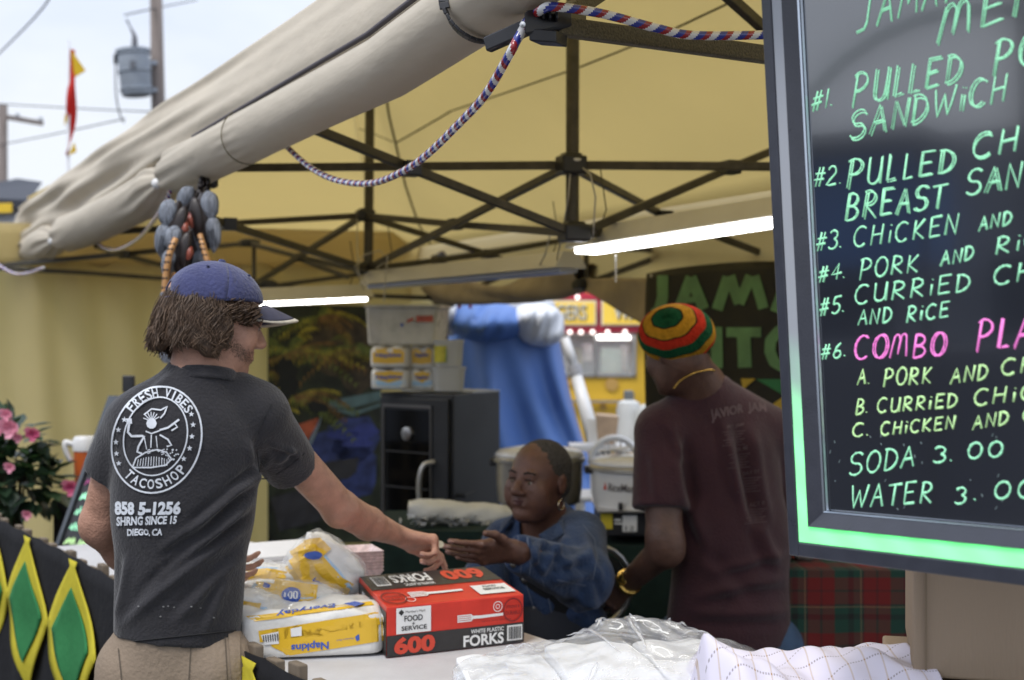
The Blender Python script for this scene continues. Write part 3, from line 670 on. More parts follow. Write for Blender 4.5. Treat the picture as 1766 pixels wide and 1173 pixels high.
# ---------------------------------------------------------------- shop lights hanging under the roof
TUBE = mat('lit_tube', (.9, .9, .9), .4, em=(1, .99, .96), ems=6); SHADE = mat('lamp_housing', (.62, .60, .55), .4, var=.05); OFFT = mat('unlit_lens', (.55, .56, .6), .3)
def shop_light(p0, p1, lit, label, hw=.085, hh=.062):
    p0, p1 = Vector(p0), Vector(p1); d = (p1 - p0); x = Vector((d.y, -d.x, 0)).normalized(); mid = (p0 + p1) / 2
    t = thing('shop_light', label, 'lamp', mid, 'long shop lights hung under the tent roof')
    b = B(); pr = [(-hw, 0), (-hw * .5, hh), (hw * .5, hh), (hw, 0)]
    b.add([p0 + x * a + Vector((0, 0, z)) for a, z in pr] + [p1 + x * a + Vector((0, 0, z)) for a, z in pr], [(0, 1, 5, 4), (1, 2, 6, 5), (2, 3, 7, 6), (0, 3, 2, 1), (4, 5, 6, 7), (0, 4, 7, 3)])
    part('housing', b, SHADE, t)
    e = d.normalized()
    b = B(); b.ob(p0 + e * .012 - x * (hw * .60) - Vector((0, 0, .018)), d - e * .024, x * hw * 1.2, Vector((0, 0, .018))); part('lens', b, TUBE if lit else OFFT, t, bevel=.006)
    for f in (.08, .92):
        c = p0.lerp(p1, f); part('hanger', B().tube([c + Vector((0, 0, hh)), c + Vector((.02, 0, hh + .06)), c + Vector((0, 0, hh + .20))], .0022, 5), STEEL, t)
    return t
t = shop_light(at(1005, 430, 4.75), at(1450, 362, 3.95), True, 'lit white shop light nearest the menu board')
b = B(); p = at(1062, 440, 4.6)
for k in range(9): b.rev(p - Vector((0, 0, .004 + k * .010)), [(.0035, -.004), (.0045, 0), (.0035, .004)], 6)
part('pull_chain', b, mat('chain_steel', (.5, .5, .5), .3, metal=.8), t)
shop_light(at(645, 492, 6.3), at(985, 462, 5.4), False, 'unlit grey shop light in the middle, above the smoker')
shop_light(at(300, 528, 6.0), at(628, 513, 6.6), True, 'lit white shop light behind the blue cap')
# loose wires from the joints
WIRE = mat('wire', (.45, .43, .38), .5)
for i, pts in enumerate(([(1005, 290, 4.45), (1018, 300, 4.4), (1027, 340, 4.4), (1024, 390, 4.4), (1022, 415, 4.6)], [(983, 300, 4.44), (980, 340, 4.44), (972, 390, 4.5), (960, 450, 5.4)],
            [(616, 378, 6.28), (616, 430, 6.2), (618, 470, 6.1), (632, 490, 6.1)], [(628, 500, 6.2), (612, 460, 6.1), (628, 440, 6.1), (655, 432, 6.1), (668, 448, 6.1), (650, 462, 6.1)], [(950, 400, 5.2), (940, 440, 5.3), (925, 468, 5.5)], [(668, 440, 6.0), (662, 520, 6.0)])):
    solo('hanging_wire', ['thin wire hanging right of the middle mast joint', 'thin wire running down left of the middle mast', 'pale wire dropping from the far mast joint', 'pale wire looped round the far mast above the lamp end', 'short wire above the end of the unlit lamp', 'thin cord hanging beside the looped wire'][i], 'wire', B().tube([at(*p) for p in pts], .003, 5), WIRE, group='loose wires hung from the tent frame')

# ---------------------------------------------------------------- striped rope light
def catmull(P, n=8):
    P = [Vector(p) for p in P]; P = [2 * P[0] - P[1]] + P + [2 * P[-1] - P[-2]]; o = []
    for i in range(1, len(P) - 2):
        for k in range(n):
            t = k / n; o.append(.5 * ((2 * P[i]) + (P[i + 1] - P[i - 1]) * t + (2 * P[i - 1] - 5 * P[i] + 4 * P[i + 1] - P[i + 2]) * t * t + (3 * P[i] - P[i - 1] - 3 * P[i + 1] + P[i + 2]) * t ** 3))
    o.append(P[-2]); return o
RW = mat('rope_white', (.75, .75, .75), .25, coat=.5); RR = mat('rope_red', (.32, .02, .025), .25, coat=.5); RBl = mat('rope_blue', (.03, .045, .30), .25, coat=.5)
rope = thing('rope_light', 'red white and blue striped rope light draped along the tent front', 'rope light', at(650, 310, 3.2))
def striped(pts, r, pitch):
    """one tube whose faces spiral through white, blue and red"""
    P = catmull(pts, 14); D = [P[0]]
    L_ = [0]
    for a, c in zip(P, P[1:]): L_.append(L_[-1] + (c - a).length)
    n = int(L_[-1] / (pitch / 14)); Q = []; j = 0
    for i in range(n + 1):
        s = L_[-1] * i / n
        while j < len(L_) - 2 and L_[j + 1] < s: j += 1
        Q.append(P[j].lerp(P[j + 1], (s - L_[j]) / max(1e-9, L_[j + 1] - L_[j])))
    NS = 14; tb = B(); tb.tube(Q, r, NS, caps=True); m = []
    for i in range(len(Q) - 1):
        for k in range(NS):
            ph = ((i / 14.0) + k / NS) % 1; m.append(0 if ph < .30 else (1 if ph < .66 else 2))
    m += [0, 0]; tb.m = m; return tb
for pts in ([at(905, 40, 2.37), at(935, 16, 2.30), at(960, 12, 2.30), at(1040, 24, 2.34), at(1130, 48, 2.38), at(1200, 61, 2.42), at(1345, 60, 2.48)],
            [at(905, 45, 2.37), at(890, 72, 2.36), at(878, 95, 2.37), at(836, 165, 2.5), at(790, 215, 2.65), at(735, 268, 2.85), at(690, 298, 3.0), at(640, 316, 3.2), at(585, 312, 3.4), at(540, 292, 3.6), at(500, 258, 3.8), at(470, 225, 3.95)],
            [at(301, 305, 4.75), at(288, 345, 4.9), at(262, 385, 5.2), at(238, 412, 5.6), at(205, 430, 6.0), at(180, 428, 6.4), at(160, 410, 6.7)],
            [at(75, 462, 7.0), at(45, 472, 7.2), at(15, 468, 7.4), at(-40, 430, 7.6)]):
    part('rope_strand', striped(pts, .0078, .041), [RW, RBl, RR], rope, True)

# ---------------------------------------------------------------- far street on the left: poles, wires, flag, dark roof
PW = mat('pole_wood', (.20, .17, .155), .85, .2, var=.25, vs=4, bump=.4, bs=20, stretch=(3, 3, .4)); GREYM = mat('transformer_grey', (.33, .37, .42), .45, .5, var=.1, vs=3)
up = thing('utility_pole', 'thick wooden utility pole behind the grey transformer', 'pole', (at(274, 200, 26).x, 26, 0))
b = B(); b.tube([(at(284, 586, 26).x, 26, 0), at(268, -60, 26)], [.17, .11], 12); part('pole', b, PW, up, True)
tr = thing('transformer', 'grey can shaped transformer hung on the utility pole', 'transformer', at(235, 165, 25.6))
tp, bt = at(229, 84, 25.6), at(236, 165, 25.6); ax = (tp - bt)
b = B(); L_ = ax.length; b.rev(bt, [(0, 0), (.25, 0), (.27, .03), (.29, L_ * .93), (.31, L_ * .94), (.31, L_ * .97), (.2, L_), (.0, L_ + .02)], 24, ax); part('tank', b, GREYM, tr, True, auto=35)
b = B(); b.tube([at(233, 80, 25.6), at(232, 62, 25.6), at(224, 45, 25.5)], [.05, .04, .015], 8); b.rev(at(232, 72, 25.6), [(.03, -.1), (.07, -.06), (.03, -.03), (.07, 0), (.03, .03), (.06, .06)], 10); part('bushing', b, mat('porcelain', (.2, .2, .22), .3), tr, True)
for yy in (108, 155): b = B(); b.bar(at(258, yy, 25.7), at(276, yy, 26), .05, .07); part('bracket', b, GREYM, tr)
for yy_ in (.12, .5, .88): b = B(); b.rev(bt + ax * yy_, [(.283 + .02 * yy_, -.012), (.300 + .02 * yy_, 0), (.283 + .02 * yy_, .012)], 24, ax); part('tank_band', b, GREYM, tr, True)
b = B(); b.ob(at(224, 118, 25.28), (.10, 0, 0), (0, .02, 0), (0, 0, .14)); part('rating_plate', b, mat('plate_dark', (.12, .13, .15), .5), tr)
b = B(); b.tube([at(203, 92, 25.5), at(199, 96, 25.5), at(199, 110, 25.5)], .035, 6); part('lug', b, BLKP, tr)
p2 = thing('utility_pole', 'distant utility pole with cross arm at the left edge', 'pole', (at(4, 300, 34).x, 34, 0))
part('pole', B().tube([(at(2, 586, 34).x, 34, 0), at(5, 180, 34)], [.16, .11], 10), PW, p2, True)
b = B(); b.bar(at(-30, 195, 34), at(74, 213, 34), .09, .11); part('cross_arm', b, PW, p2)
for x in (70, 30): b = B(); b.tube([at(x, 212 - (70 - x) * .17, 34), at(x, 203 - (70 - x) * .17, 34)], .05, 6); part('insulator', b, GREYM, p2)
WB = mat('cable', (.05, .05, .055), .5)
for i, pts in enumerate(([(-60, 176, 34), (150, 188, 30), (268, 193, 26)], [(0, 250, 34), (100, 230, 30), (215, 205, 26)], [(199, 110, 25.5), (200, 160, 25.5), (206, 195, 25.7), (214, 212, 25.8)], [(224, 45, 25.5), (218, 34, 25.4), (222, 40, 25.4)], [(215, 26, 24), (270, 14, 26), (340, 0, 30)], [(-40, 130, 28), (60, 30, 20), (100, -30, 16)])):
    solo('power_line', ['upper power line sagging from the distant cross arm to the utility pole', 'lower power line slanting behind the red flag', 'loose drop wire hanging under the transformer', 'short lead bent over the transformer top', 'faint wire running right of the utility pole top', 'faint wire crossing the top left sky'][i], 'wire', B().tube(catmull([at(*p) for p in pts], 5), .014, 5), WB, group='overhead wires')
fl = thing('feather_flag', 'tall red and yellow feather flag against the sky', 'flag', (at(117, 300, 15).x, 15, 0))
part('flag_pole', B().tube([(at(114, 586, 15).x, 15, 0), at(119, 70, 15)], [.025, .012], 8), mat('pale_pole', (.6, .6, .62), .4), fl, True)
def flp(x0, x1):
    def f(i, j):
        y = 84 + (268 - 84) * i; t = i
        xl = 118 - 3 * t; wd = (15 * math.sin(math.pi * min(1, t * .9 + .12)) ** .6); xr = xl + wd; a = xl + (xr - xl) * (x0 + (x1 - x0) * j); p = at(a, y, 15); p.y += .05 * math.sin(t * 9 + j * 2); return p
    return f
part('red_cloth', B().sheet(flp(0, 1), 24, 6, .003), mat('flag_red', (.62, .03, .02), .7, tl=(.8, .06, .03), tlf=.4), fl, True)
b = B(); 
for tri in ([(123, 86), (148, 122), (128, 134)], [(128, 245), (132, 262), (118, 268)], [(112, 195), (116, 205), (110, 218)]):
    A = [at(x, y, 14.96) for x, y in tri]; b.add(A + [a + Vector((0, .006, 0)) for a in A], [(0, 1, 2), (3, 5, 4), (0, 3, 4, 1), (1, 4, 5, 2), (2, 5, 3, 0)])
part('yellow_cloth', b, mat('flag_yellow', (.75, .55, .03), .7, tl=(.9, .7, .05), tlf=.4), fl)
hb = thing('street_stall', 'dark roofed stall peeking past the tent at the far left', 'stall', (at(-20, 400, 18).x, 18.5, 0))
b = B(); p = at(-120, 338, 18); q = at(52, 345, 18); b.add([p, q, q + Vector((-.5, 2, .45)), p + Vector((.4, 2, .45))] , [(0, 1, 2, 3)]); b.ob(p - Vector((0, 0, .12)), q - p, Vector((0, 1.5, 0)), Vector((0, 0, .12))); part('roof', b, mat('dark_roof', (.03, .035, .05), .7), hb)
b = B(); b.ob((p.x, 18.1, 0), (q.x - p.x - .1, 0, 0), (0, 1.4, 0), (0, 0, p.z - .12)); part('wall', b, mat('pale_wall', (.42, .44, .5), .8, var=.1), hb)
b = B(); b.ob(at(-60, 352, 17.9), at(20, 350, 17.9) - at(-60, 352, 17.9), Vector((0, .03, 0)), Vector((0, 0, -.12))); part('pennant', b, mat('yellow_trim', (.75, .5, .03), .6), hb)
# ---------------------------------------------------------------- counter, picket fence and cloth with flags
FD = Vector((-.521, .854, 0)).normalized(); FN = Vector((-.854, -.521, 0))   # along the fence (away), outward
def FP_(Y, z, o=0): p = Vector((-.56 - .61 * (Y - 2.92), Y, z)) + FN * o; return p
TABW = mat('counter_top', (.52, .52, .54), .55, .4, var=.06, vs=12, bump=.15, bs=60)
ct = thing('counter', 'long white topped serving counter behind the picket fence', 'counter', FP_(3.4, 0, -.4))
b = B(); A = FP_(1.35, .95, -.03); E = FP_(4.45, .95, -.03); Wd = Vector((.854, .521, 0)) * .60
b.ob(A - Vector((0, 0, .03)), E - A, Wd, Vector((0, 0, .03))); part('table_top', b, TABW, ct, bevel=.004)
for Y in (1.5, 2.9, 4.35):
    for o in (-.08, -.58): b = B(); p = FP_(Y, 0, o); b.bx((p.x, p.y, .46), (.05, .05, .92), 1.0); part('leg', b, WOOD, ct)
b = B(); b.ob(A - Vector((0, 0, .93)) + Wd * .97, E - A, Wd * .01, Vector((0, 0, .88))); part('skirt', b, mat('dark_skirt', (.02, .035, .03), .9), ct)
fence = thing('picket_fence', 'low weathered picket fence along the front of the counter', 'fence', FP_(3.4, 0))
Y = 2.0; k = 0
while Y < 6.3:
    p = FP_(Y, .49 + .012 * math.sin(k * 2.1)); b = B(); b.bx(p, (.020, .046, 1.000 + .01 * math.sin(k * 1.7)), .58 + .05 * math.sin(k)); part('picket', b, WOOD, fence, bevel=.003); Y += .094; k += 1
for z in (.35, .80): b = B(); b.bar(FP_(1.95, z, -.022), FP_(6.3, z, -.022), .02, .06); part('rail', b, WOOD, fence)
def draper(o0, z0, z1, am=.010):
    def f(i, j):
        Y = 2.0 + 4.35 * i; zz0 = z0 + .003 + .012 * min(1, max(0, (Y - 3.1) / .8)); z = zz0 + (z1 - zz0) * j - .006 * abs(math.sin(Y * 16)) * (1 - j); return FP_(Y, z, o0 + (am * math.sin(Y * 21 + j * 2) + .010 * math.sin(Y * 7 + 1)) * (.12 + j))
    return f
cb = B(); cb.sheet(draper(.024, .984, .25), 150, 16, .004); solo('black_drape', 'black cloth hung over the outer side of the picket fence', 'cloth', cb, BLK, smooth=True)
FY = mat('flag_gold', (.62, .54, .05), .85, .2, var=.06, vs=20, bump=.2, bs=60, tl=(.8, .65, .05), tlf=.25); FG = mat('flag_green', (.045, .24, .085), .85, .2, var=.1, vs=20, bump=.2, bs=60, tl=(.03, .3, .1), tlf=.25)
def hangflag(Y0, hw, zt, zm, zb, lab):
    t = thing('bunting_flag', lab, 'flag', FP_(Y0, zb, .075), 'green and gold flags hung along the counter fence')
    def mk(k, o):
        def f(i, j):
            # i runs down, j across; a long diamond
            z = zt + (zb - zt) * i; zz = (zt - z) / (zt - zm) if z > zm else (z - zb) / (zm - zb); wd = hw * max(.02, zz) + (.03 if i < .03 else 0)
            if k < 1:
                z = zm + (z - zm) * .72; wd = max(0.0, hw * max(0, ((zt - z) / (zt - zm) if z > zm else (z - zb) / (zm - zb))) - .082)
            Y = Y0 + wd * (2 * j - 1); return FP_(Y, z, o + (.012 * math.sin(Y * 15 + z * 4) + .006 * math.sin(z * 25 + Y * 4)) * (.15 + i) + .012 * i)
        return f
    b = B(); b.sheet(mk(1, .032), 26, 8, .002); part('gold_border', b, FY, t, True)
    b = B(); b.sheet(mk(.7, .037), 26, 8, .002); part('green_field', b, FG, t, True)
for Y0, lab in ((4.86, 'leftmost green and gold flag, cut by the left edge of the photo'), (4.41, 'second green and gold flag from the left, between two others'), (3.94, 'green and gold flag touching the back of the customer in shorts'), (2.80, 'green and gold flag showing to the right of the shorts')):
    hangflag(Y0, .240, .992 if Y0 > 3.3 else .975, .775, .52, lab)

# ---------------------------------------------------------------- forks carton
def carton_box(name, A, e1, e2, h, m, t):
    A = Vector(A); e1 = Vector(e1); e2 = Vector(e2); b = B(); b.ob(A, e1, e2, Vector((0, 0, h))); o = part(name, b, m, t, bevel=.0025)
    return (Face(A, e1, Vector((0, 0, h))), Face(A + Vector((0, 0, h)), e1, e2), Face(A + e2, -e2, Vector((0, 0, h))))
RED = mat('carton_red', (.60, .035, .02), .38, .5, var=.10, vs=22, bump=.1, bs=12); CBLK = mat('carton_black', (.028, .026, .026), .4, var=.2, vs=30); PRW = mat('print_white', (.75, .75, .74), .5); PRR = mat('print_red', (.62, .06, .03), .4); PRD = mat('print_dark', (.02, .02, .02), .5); PRDR = mat('print_darkred', (.22, .02, .02), .4)
fb = thing('forks_carton', 'red and black carton of 600 white plastic forks', 'carton', (-.256, 2.90, .952))
fr, tp, ls = carton_box('carton', (-.256, 2.90, .953), (.281, .150, 0), (-.095, .37, 0), .102, RED, fb)
b = B(); fr.quad(b, .0, .0, 1, .42); tp.quad(b, .0, .50, 1, 1.0); ls.quad(b, 0, 0, 1, .9); part('black_band', b, CBLK, fb)
b = B(); fr.text(b, 'FORKS', .545, .03, .845, .265, bold=.03); fr.text(b, 'WHITE PLASTIC', .60, .29, .845, .375, bold=.02); fr.quad(b, .87, .06, .985, .38, 2)
fr.quad(b, .065, .44, .31, .96, 2); tp.text(b, 'FORKS', .20, .66, .50, .93, flip=True, bold=.03); tp.text(b, 'WHITE PLASTIC', .26, .54, .49, .62, flip=True); tp.quad(b, .06, .60, .17, .92, 2)
tp.quad(b, .70, .08, .97, .36, 2); ls.text(b, 'FORKS', .15, .35, .95, .8, bold=.03); ls.text(b, 'WHITE', .2, .14, .7, .26)
def fork(face, u0, u1, v, w):
    L_ = u1 - u0; P = [(u0 + L_ * .30, v - w * .55), (u0 + L_ * .34, v - w * .2), (u0 + L_ * .55, v - w * .22), (u0 + L_, v - w * .12), (u0 + L_, v + w * .3), (u0 + L_ * .55, v + w * .25), (u0 + L_ * .34, v + w * .3), (u0 + L_ * .3, v + w * .6)]
    face.poly(b, P[::1], 2); 
    for k in range(4): face.quad(b, u0, v - w * .55 + w * .31 * k, u0 + L_ * .31, v - w * .55 + w * .31 * k + w * .2, 2)
fork(fr, .50, .84, .62, .13); fork(tp, .22, .62, .26, .13)
fr.ring(b, .80, .80, .035, .11, .15); fr.ring(b, .80, .80, .016, .05, .3); tp.ring(b, .2, .13, .035, .07, .15)
part('white_print', b, PRW, fb)
b = B(); fr.text(b, '600', .05, .03, .34, .38, bold=.05); part('orange_print', b, PRR, fb); b = B(); tp.text(b, '600', .60, .60, .93, .95, flip=True, bold=.05); part('orange_print', b, PRR, fb)
b = B(); fr.bars(b, .88, .09, .975, .35); tp.bars(b, .07, .63, .16, .89); fr.text(b, "FOOD", .12, .68, .25, .80, 3); fr.text(b, '+', .175, .60, .195, .66, 3); fr.text(b, 'SERVICE', .10, .50, .28, .59, 3)
fr.poly(b, [(.08, .87), (.10, .93), (.12, .87), (.10, .81)], 3); fr.text(b, "Member's Mark", .13, .85, .27, .90, 3, bold=0)
tp.text(b, 'SERVICE', .76, .18, .92, .24, 3); tp.text(b, 'FOOD', .78, .27, .88, .32, 3); part('dark_print', b, PRD, fb)
b = B(); fr.ring(b, .915, .70, .075, .25, .12); fr.text(b, 'STRONG &', .865, .74, .965, .80); fr.text(b, 'DURABLE', .86, .60, .97, .68); fr.text(b, 'heavy duty flatware', .68, .50, .9, .54, bold=0)
tp.ring(b, .10, .22, .09, .18, .12); tp.text(b, 'STRONG &', .04, .24, .16, .29); tp.text(b, 'DURABLE', .04, .15, .16, .2); tp.text(b, 'white plastic forks heavy duty flatware', .05, .44, .6, .475, bold=0)
part('red_print', b, PRDR, fb)

# ---------------------------------------------------------------- napkin pack in front
NW = mat('napkin_paper', (.68, .67, .64), .7, .3, var=.05, vs=30, bump=.4, bs=30, coat=.6); NY = mat('napkin_yellow', (.72, .44, .02), .4, coat=.5, var=.04); NB = mat('napkin_blue', (.04, .10, .42), .4); NL = mat('napkin_sky', (.35, .55, .75), .4)
npk = thing('napkin_pack', 'white and yellow wrapped pack of napkins beside the forks carton', 'napkin pack', (-.40, 2.88, .952))
def puffy(o, e1, e2, h, am=.006, n=14, PW_=11.):
    o, e1, e2 = Vector(o), Vector(e1), Vector(e2); bm = bmesh.new(); bmesh.ops.create_cube(bm, size=1); bmesh.ops.subdivide_edges(bm, edges=bm.edges[:], cuts=n, use_grid_fill=True)
    b = B(); V = []
    for v in bm.verts:
        x, y, z = v.co.x + .5, v.co.y + .5, v.co.z + .5
        r = .5; q = Vector((x - .5, y - .5, z - .5)); p8 = (abs(q.x) ** PW_ + abs(q.y) ** PW_ + abs(q.z) ** PW_) ** (1 / PW_); q *= .5 / p8 * 1.0 if p8 > .5 else 1
        x, y, z = q.x + .5, q.y + .5, q.z + .5
        w_ = am * math.sin(x * 13 + z * 5) * math.sin(y * 9 + 1) * (.3 + z)
        V.append(o + e1 * x + e2 * y + Vector((0, 0, h * z + w_ * (z > .5))))
    F = [tuple(v.index for v in f.verts) for f in bm.faces]; bm.free(); b.add(V, F); return b
A = Vector((-.545, 2.865, .953)); e1 = Vector((.285, .055, 0)); e2 = Vector((-.05, .20, 0))
pb = puffy(A, e1, e2, .093); part('pack', pb, NW, npk, True)
nd = Decal(bvh_of(pb), .0015); nd2 = Decal(nd.bvh, .0025); nd3 = Decal(nd.bvh, .0035)
nd.poly([(447, 1090), (660, 1056), (662, 1100), (494, 1130)][:4]); nd.line([(447, 1098), (560, 1082), (660, 1066)], 20); nd.mesh([(446, 1088), (500, 1080), (580, 1067), (658, 1055), (660, 1105), (580, 1118), (500, 1130), (470, 1116)], [(0, 1, 6, 7), (1, 2, 5, 6), (2, 3, 4, 5)])
nd.mesh([(424, 1064), (640, 1038), (645, 1044), (440, 1072)], [(0, 1, 2, 3)]); part('yellow_band', nd.b, NY, npk)
nd2.text('Napkins', [(567, 1101), (501, 1112), (501, 1122), (567, 1113)][::1] if 0 else [(567, 1106), (502, 1111), (502, 1123), (567, 1118)][::-1] if 0 else [(567, 1102), (502, 1108), (502, 1124), (567, 1119)], bold=.03)
nd2.text('Everyday', [(578, 1040), (476, 1055), (476, 1064), (578, 1049)]); nd2.poly([(592, 1043), (612, 1039), (630, 1042), (612, 1048)]); nd2.poly([(612, 1098), (619, 1093), (620, 1103), (615, 1106)]); nd2.text("Member's Mark", [(610, 1099), (580, 1103), (580, 1106), (610, 1102)], bold=0)
part('blue_print', nd2.b, NB, npk)
d4 = Decal(nd.bvh, .0025); d4.mesh([(450, 1095), (480, 1089), (481, 1110), (456, 1112)], [(0, 1, 2, 3)]); d4.mesh([(501, 1084), (520, 1080), (520, 1096), (502, 1098)], [(0, 1, 2, 3)]); part('label', d4.b, PRW, npk)
for k in range(7): nd3.mesh([(453 + k * 4, 1096 - k * .6), (455 + k * 4, 1095.6 - k * .6), (456 + k * 4, 1107 - k * .4), (454.5 + k * 4, 1107.5 - k * .4)], [(0, 1, 2, 3)])
part('barcode', nd3.b, PRD, npk)

# ---------------------------------------------------------------- loose napkin bags, paper stack, paper tray
CLEAR = mat('clear_film', (.9, .92, .95), .08, .5, trans=.0, alpha=.16, coat=1.0)
def bagblob(cx, cy, cz, sx, sy, sz, tilt, seed, n=26, m=16, az=0, crump=.12, dz=(0, 0)):
    r = np.random.RandomState(seed); ks = r.normal(size=(7, 3)) * 5; ph = r.uniform(0, 6, 7); b = B()
    rot = Matrix.Rotation(R(az), 3, 'Z') @ Matrix.Rotation(R(tilt), 3, 'Y')
    def f(i, j):
        th = math.pi * i; a = 2 * math.pi * j; sg = lambda t, e: math.copysign(abs(t) ** e, t)
        q = Vector((sg(math.sin(th), .6) * sg(math.cos(a), .5), sg(math.sin(th), .6) * sg(math.sin(a), .5), sg(math.cos(th), .7)))
        d = sum(math.sin(k[0] * q.x + k[1] * q.y + k[2] * q.z + p) for k, p in zip(ks, ph)) / 7
        dd = abs(sum(math.sin(2.3 * (k[2] * q.x + k[0] * q.y + k[1] * q.z) + p) for k, p in zip(ks, ph)) / 7)
        q = q * (1 + crump * d + crump * .5 * (dd - .3)); q = rot @ Vector((q.x * sx, q.y * sy, q.z * sz)); return Vector((cx, cy, cz)) + q
    b.grid(f, m, n); return b
def napkin_bag(label, c, size, tilt, az, seed, prints, badge=None):
    t = thing('napkin_bag', label, 'napkin bag', (c[0], c[1], c[2] - size[2]), 'yellow and clear bags of napkins heaped on the counter'); rb_ = bagblob(*c, *size, tilt, seed, az=az, crump=.2, n=40, m=24)
    part('napkins', rb_, NW, t, True); ob = bagblob(c[0], c[1], c[2], size[0] * 1.07, size[1] * 1.06, size[2] * 1.15, tilt, seed + 1, az=az, crump=.2, n=40, m=24)
    bv = bvh_of(rb_); d = Decal(bv, .003); d2 = Decal(bv, .005); d3 = Decal(bv, .007); d0 = Decal(bv, .0015)
    for kind, data in prints:
        if kind == 'y': d.line(data[0], data[1], step=5)
        if kind == 's': d0.line(data[0], data[1], step=5)
        if kind == 'b': d2.poly(data)
        if kind == 't': d2.text(*data)
        if kind == 'w': d3.text(*data)
    for dd, mm, nm in ((d0, NL, 'blue_strip'), (d, NY, 'yellow_print'), (d2, NB, 'blue_print'), (d3, PRW, 'white_print')):
        if dd.b.v: part(nm, dd.b, mm, t)
    part('clear_wrap', ob, CLEAR, t, True); return t
ell_ = lambda x, y, a, c, n=14: [(x + a * math.cos(k * 2 * math.pi / n), y + c * math.sin(k * 2 * math.pi / n)) for k in range(n)]
p = at(560, 985, 3.30); napkin_bag('upright napkin bag leaning at the back with large blue lettering', (p.x, p.y, p.z), (.088, .052, .066), 40, 8, 5,
    [('y', ([(505, 950), (530, 985), (565, 1025), (590, 1040)], 74)), ('y', ([(520, 945), (548, 940), (562, 955)], 24)), ('s', ([(548, 955), (580, 990), (602, 1020)], 16)), ('b', ell_(540, 958, 15, 7)), ('t', ('Napkins', [(545, 992), (590, 1034), (581, 1042), (538, 1001)]))])
p = at(497, 1030, 3.12); napkin_bag('flatter napkin bag with a blue badge in front of the leaning bag', (p.x, p.y, p.z - .005), (.115, .080, .036), 4, 10, 11,
    [('s', ([(430, 1018), (470, 1048), (560, 1045)], 30)), ('y', ([(440, 1018), (490, 1026), (545, 1034)], 46)), ('b', ell_(502, 1028, 17, 12)), ('w', ('100', [(490, 1033), (514, 1033), (514, 1024), (490, 1024)])), ('t', ('1', [(450, 1020), (462, 1024), (466, 1012), (456, 1008)]))])
p = at(458, 1002, 3.30); napkin_bag('napkin bag lying flat with an orange yellow face, left of the leaning bag', (p.x, p.y, p.z), (.085, .060, .040), 10, 20, 41, [('y', ([(425, 1000), (460, 996), (492, 1002)], 30)), ('s', ([(440, 982), (480, 984)], 8)), ('t', ('Napkins', [(440, 1008), (478, 1008), (478, 998), (440, 998)]))])
p = at(430, 1044, 3.02); napkin_bag('small orange and blue napkin bag half hidden by the black shirt', (p.x, p.y, p.z), (.07, .06, .03), 6, -10, 23, [('y', ([(410, 1040), (450, 1046)], 9)), ('s', ([(405, 1052), (460, 1054)], 12))])
b = B(); 
for k in range(7):
    z = .953 + k * .014; c = at(470, 960, 3.75); b.bx((c.x + .006 * math.sin(k * 3), c.y, z + .0065), (.34 - .004 * k, .26, .013), .5 + .04 * math.sin(k * 2.2))
solo('paper_stack', 'stack of white paper sheets at the far end of the counter', 'paper stack', b, mat('white_paper', (.66, .66, .67), .7, var=.04, vs=20), bevel=.002)
pt = thing('food_trays', 'nested stack of red checked paper food trays behind the forks carton', 'food tray', at(598, 990, 3.5))
for k in range(7):
    c = at(596, 1003 - k * 5.4, 3.52); b = B(); w0, w1, d0, d1, h = .06, .082, .045, .062, .034; rot = Matrix.Rotation(.35, 3, 'Z')
    q = lambda x, y, z: c + rot @ Vector((x, y, z))
    b.add([q(-w0, -d0, 0), q(w0, -d0, 0), q(w0, d0, 0), q(-w0, d0, 0), q(-w1, -d1, h), q(w1, -d1, h), q(w1, d1, h), q(-w1, d1, h), q(-w1 * .96, -d1 * .96, h), q(w1 * .96, -d1 * .96, h), q(w1 * .96, d1 * .96, h), q(-w1 * .96, d1 * .96, h), q(-w0 * .96, -d0 * .96, .003), q(w0 * .96, -d0 * .96, .003), q(w0 * .96, d0 * .96, .003), q(-w0 * .96, d0 * .96, .003)],
          [(0, 3, 2, 1), (0, 1, 5, 4), (1, 2, 6, 5), (2, 3, 7, 6), (3, 0, 4, 7), (4, 5, 9, 8), (5, 6, 10, 9), (6, 7, 11, 10), (7, 4, 8, 11), (8, 9, 13, 12), (9, 10, 14, 13), (10, 11, 15, 14), (11, 8, 12, 15), (12, 13, 14, 15)])
    part('tray', b, mat('tray_card', (.62, .50, .49), .6, var=.25, vs=90), pt)

# ---------------------------------------------------------------- foam containers in a clear bag, foreground
FOAM = mat('foam_white', (.80, .81, .83), .5, .4, var=.02, vs=10, bump=.15, bs=60)
fg = thing('bagged_foam_boxes', 'clear plastic bag of white foam food boxes at the front of the counter', 'bag of foam boxes', (.12, 2.36, .952))
o_ = Vector((-.095, 2.42, .955)); ea = Vector((.99, .14, 0)).normalized(); eb = Vector((.14, -.99, 0)).normalized()
for i in range(3):
    for k in range((3, 3, 3)[i]):
        b = puffy(o_ + ea * (.153 * i + .006 * math.sin(k * 3)) + Vector((0, 0, (.036, .041, .0415)[i] * k)) + eb * (.01 * math.sin(i + k * 2)), ea * .150, eb * .36, (.035, .040, .041)[i], .002, 14, 26.); part('foam_box', b, FOAM, fg, True, auto=40)
FILM = mat('bag_film', (.88, .90, .94), .12, .6, alpha=.34, coat=1, bump=.6, bs=14, wave=(6, 4, 2.5))
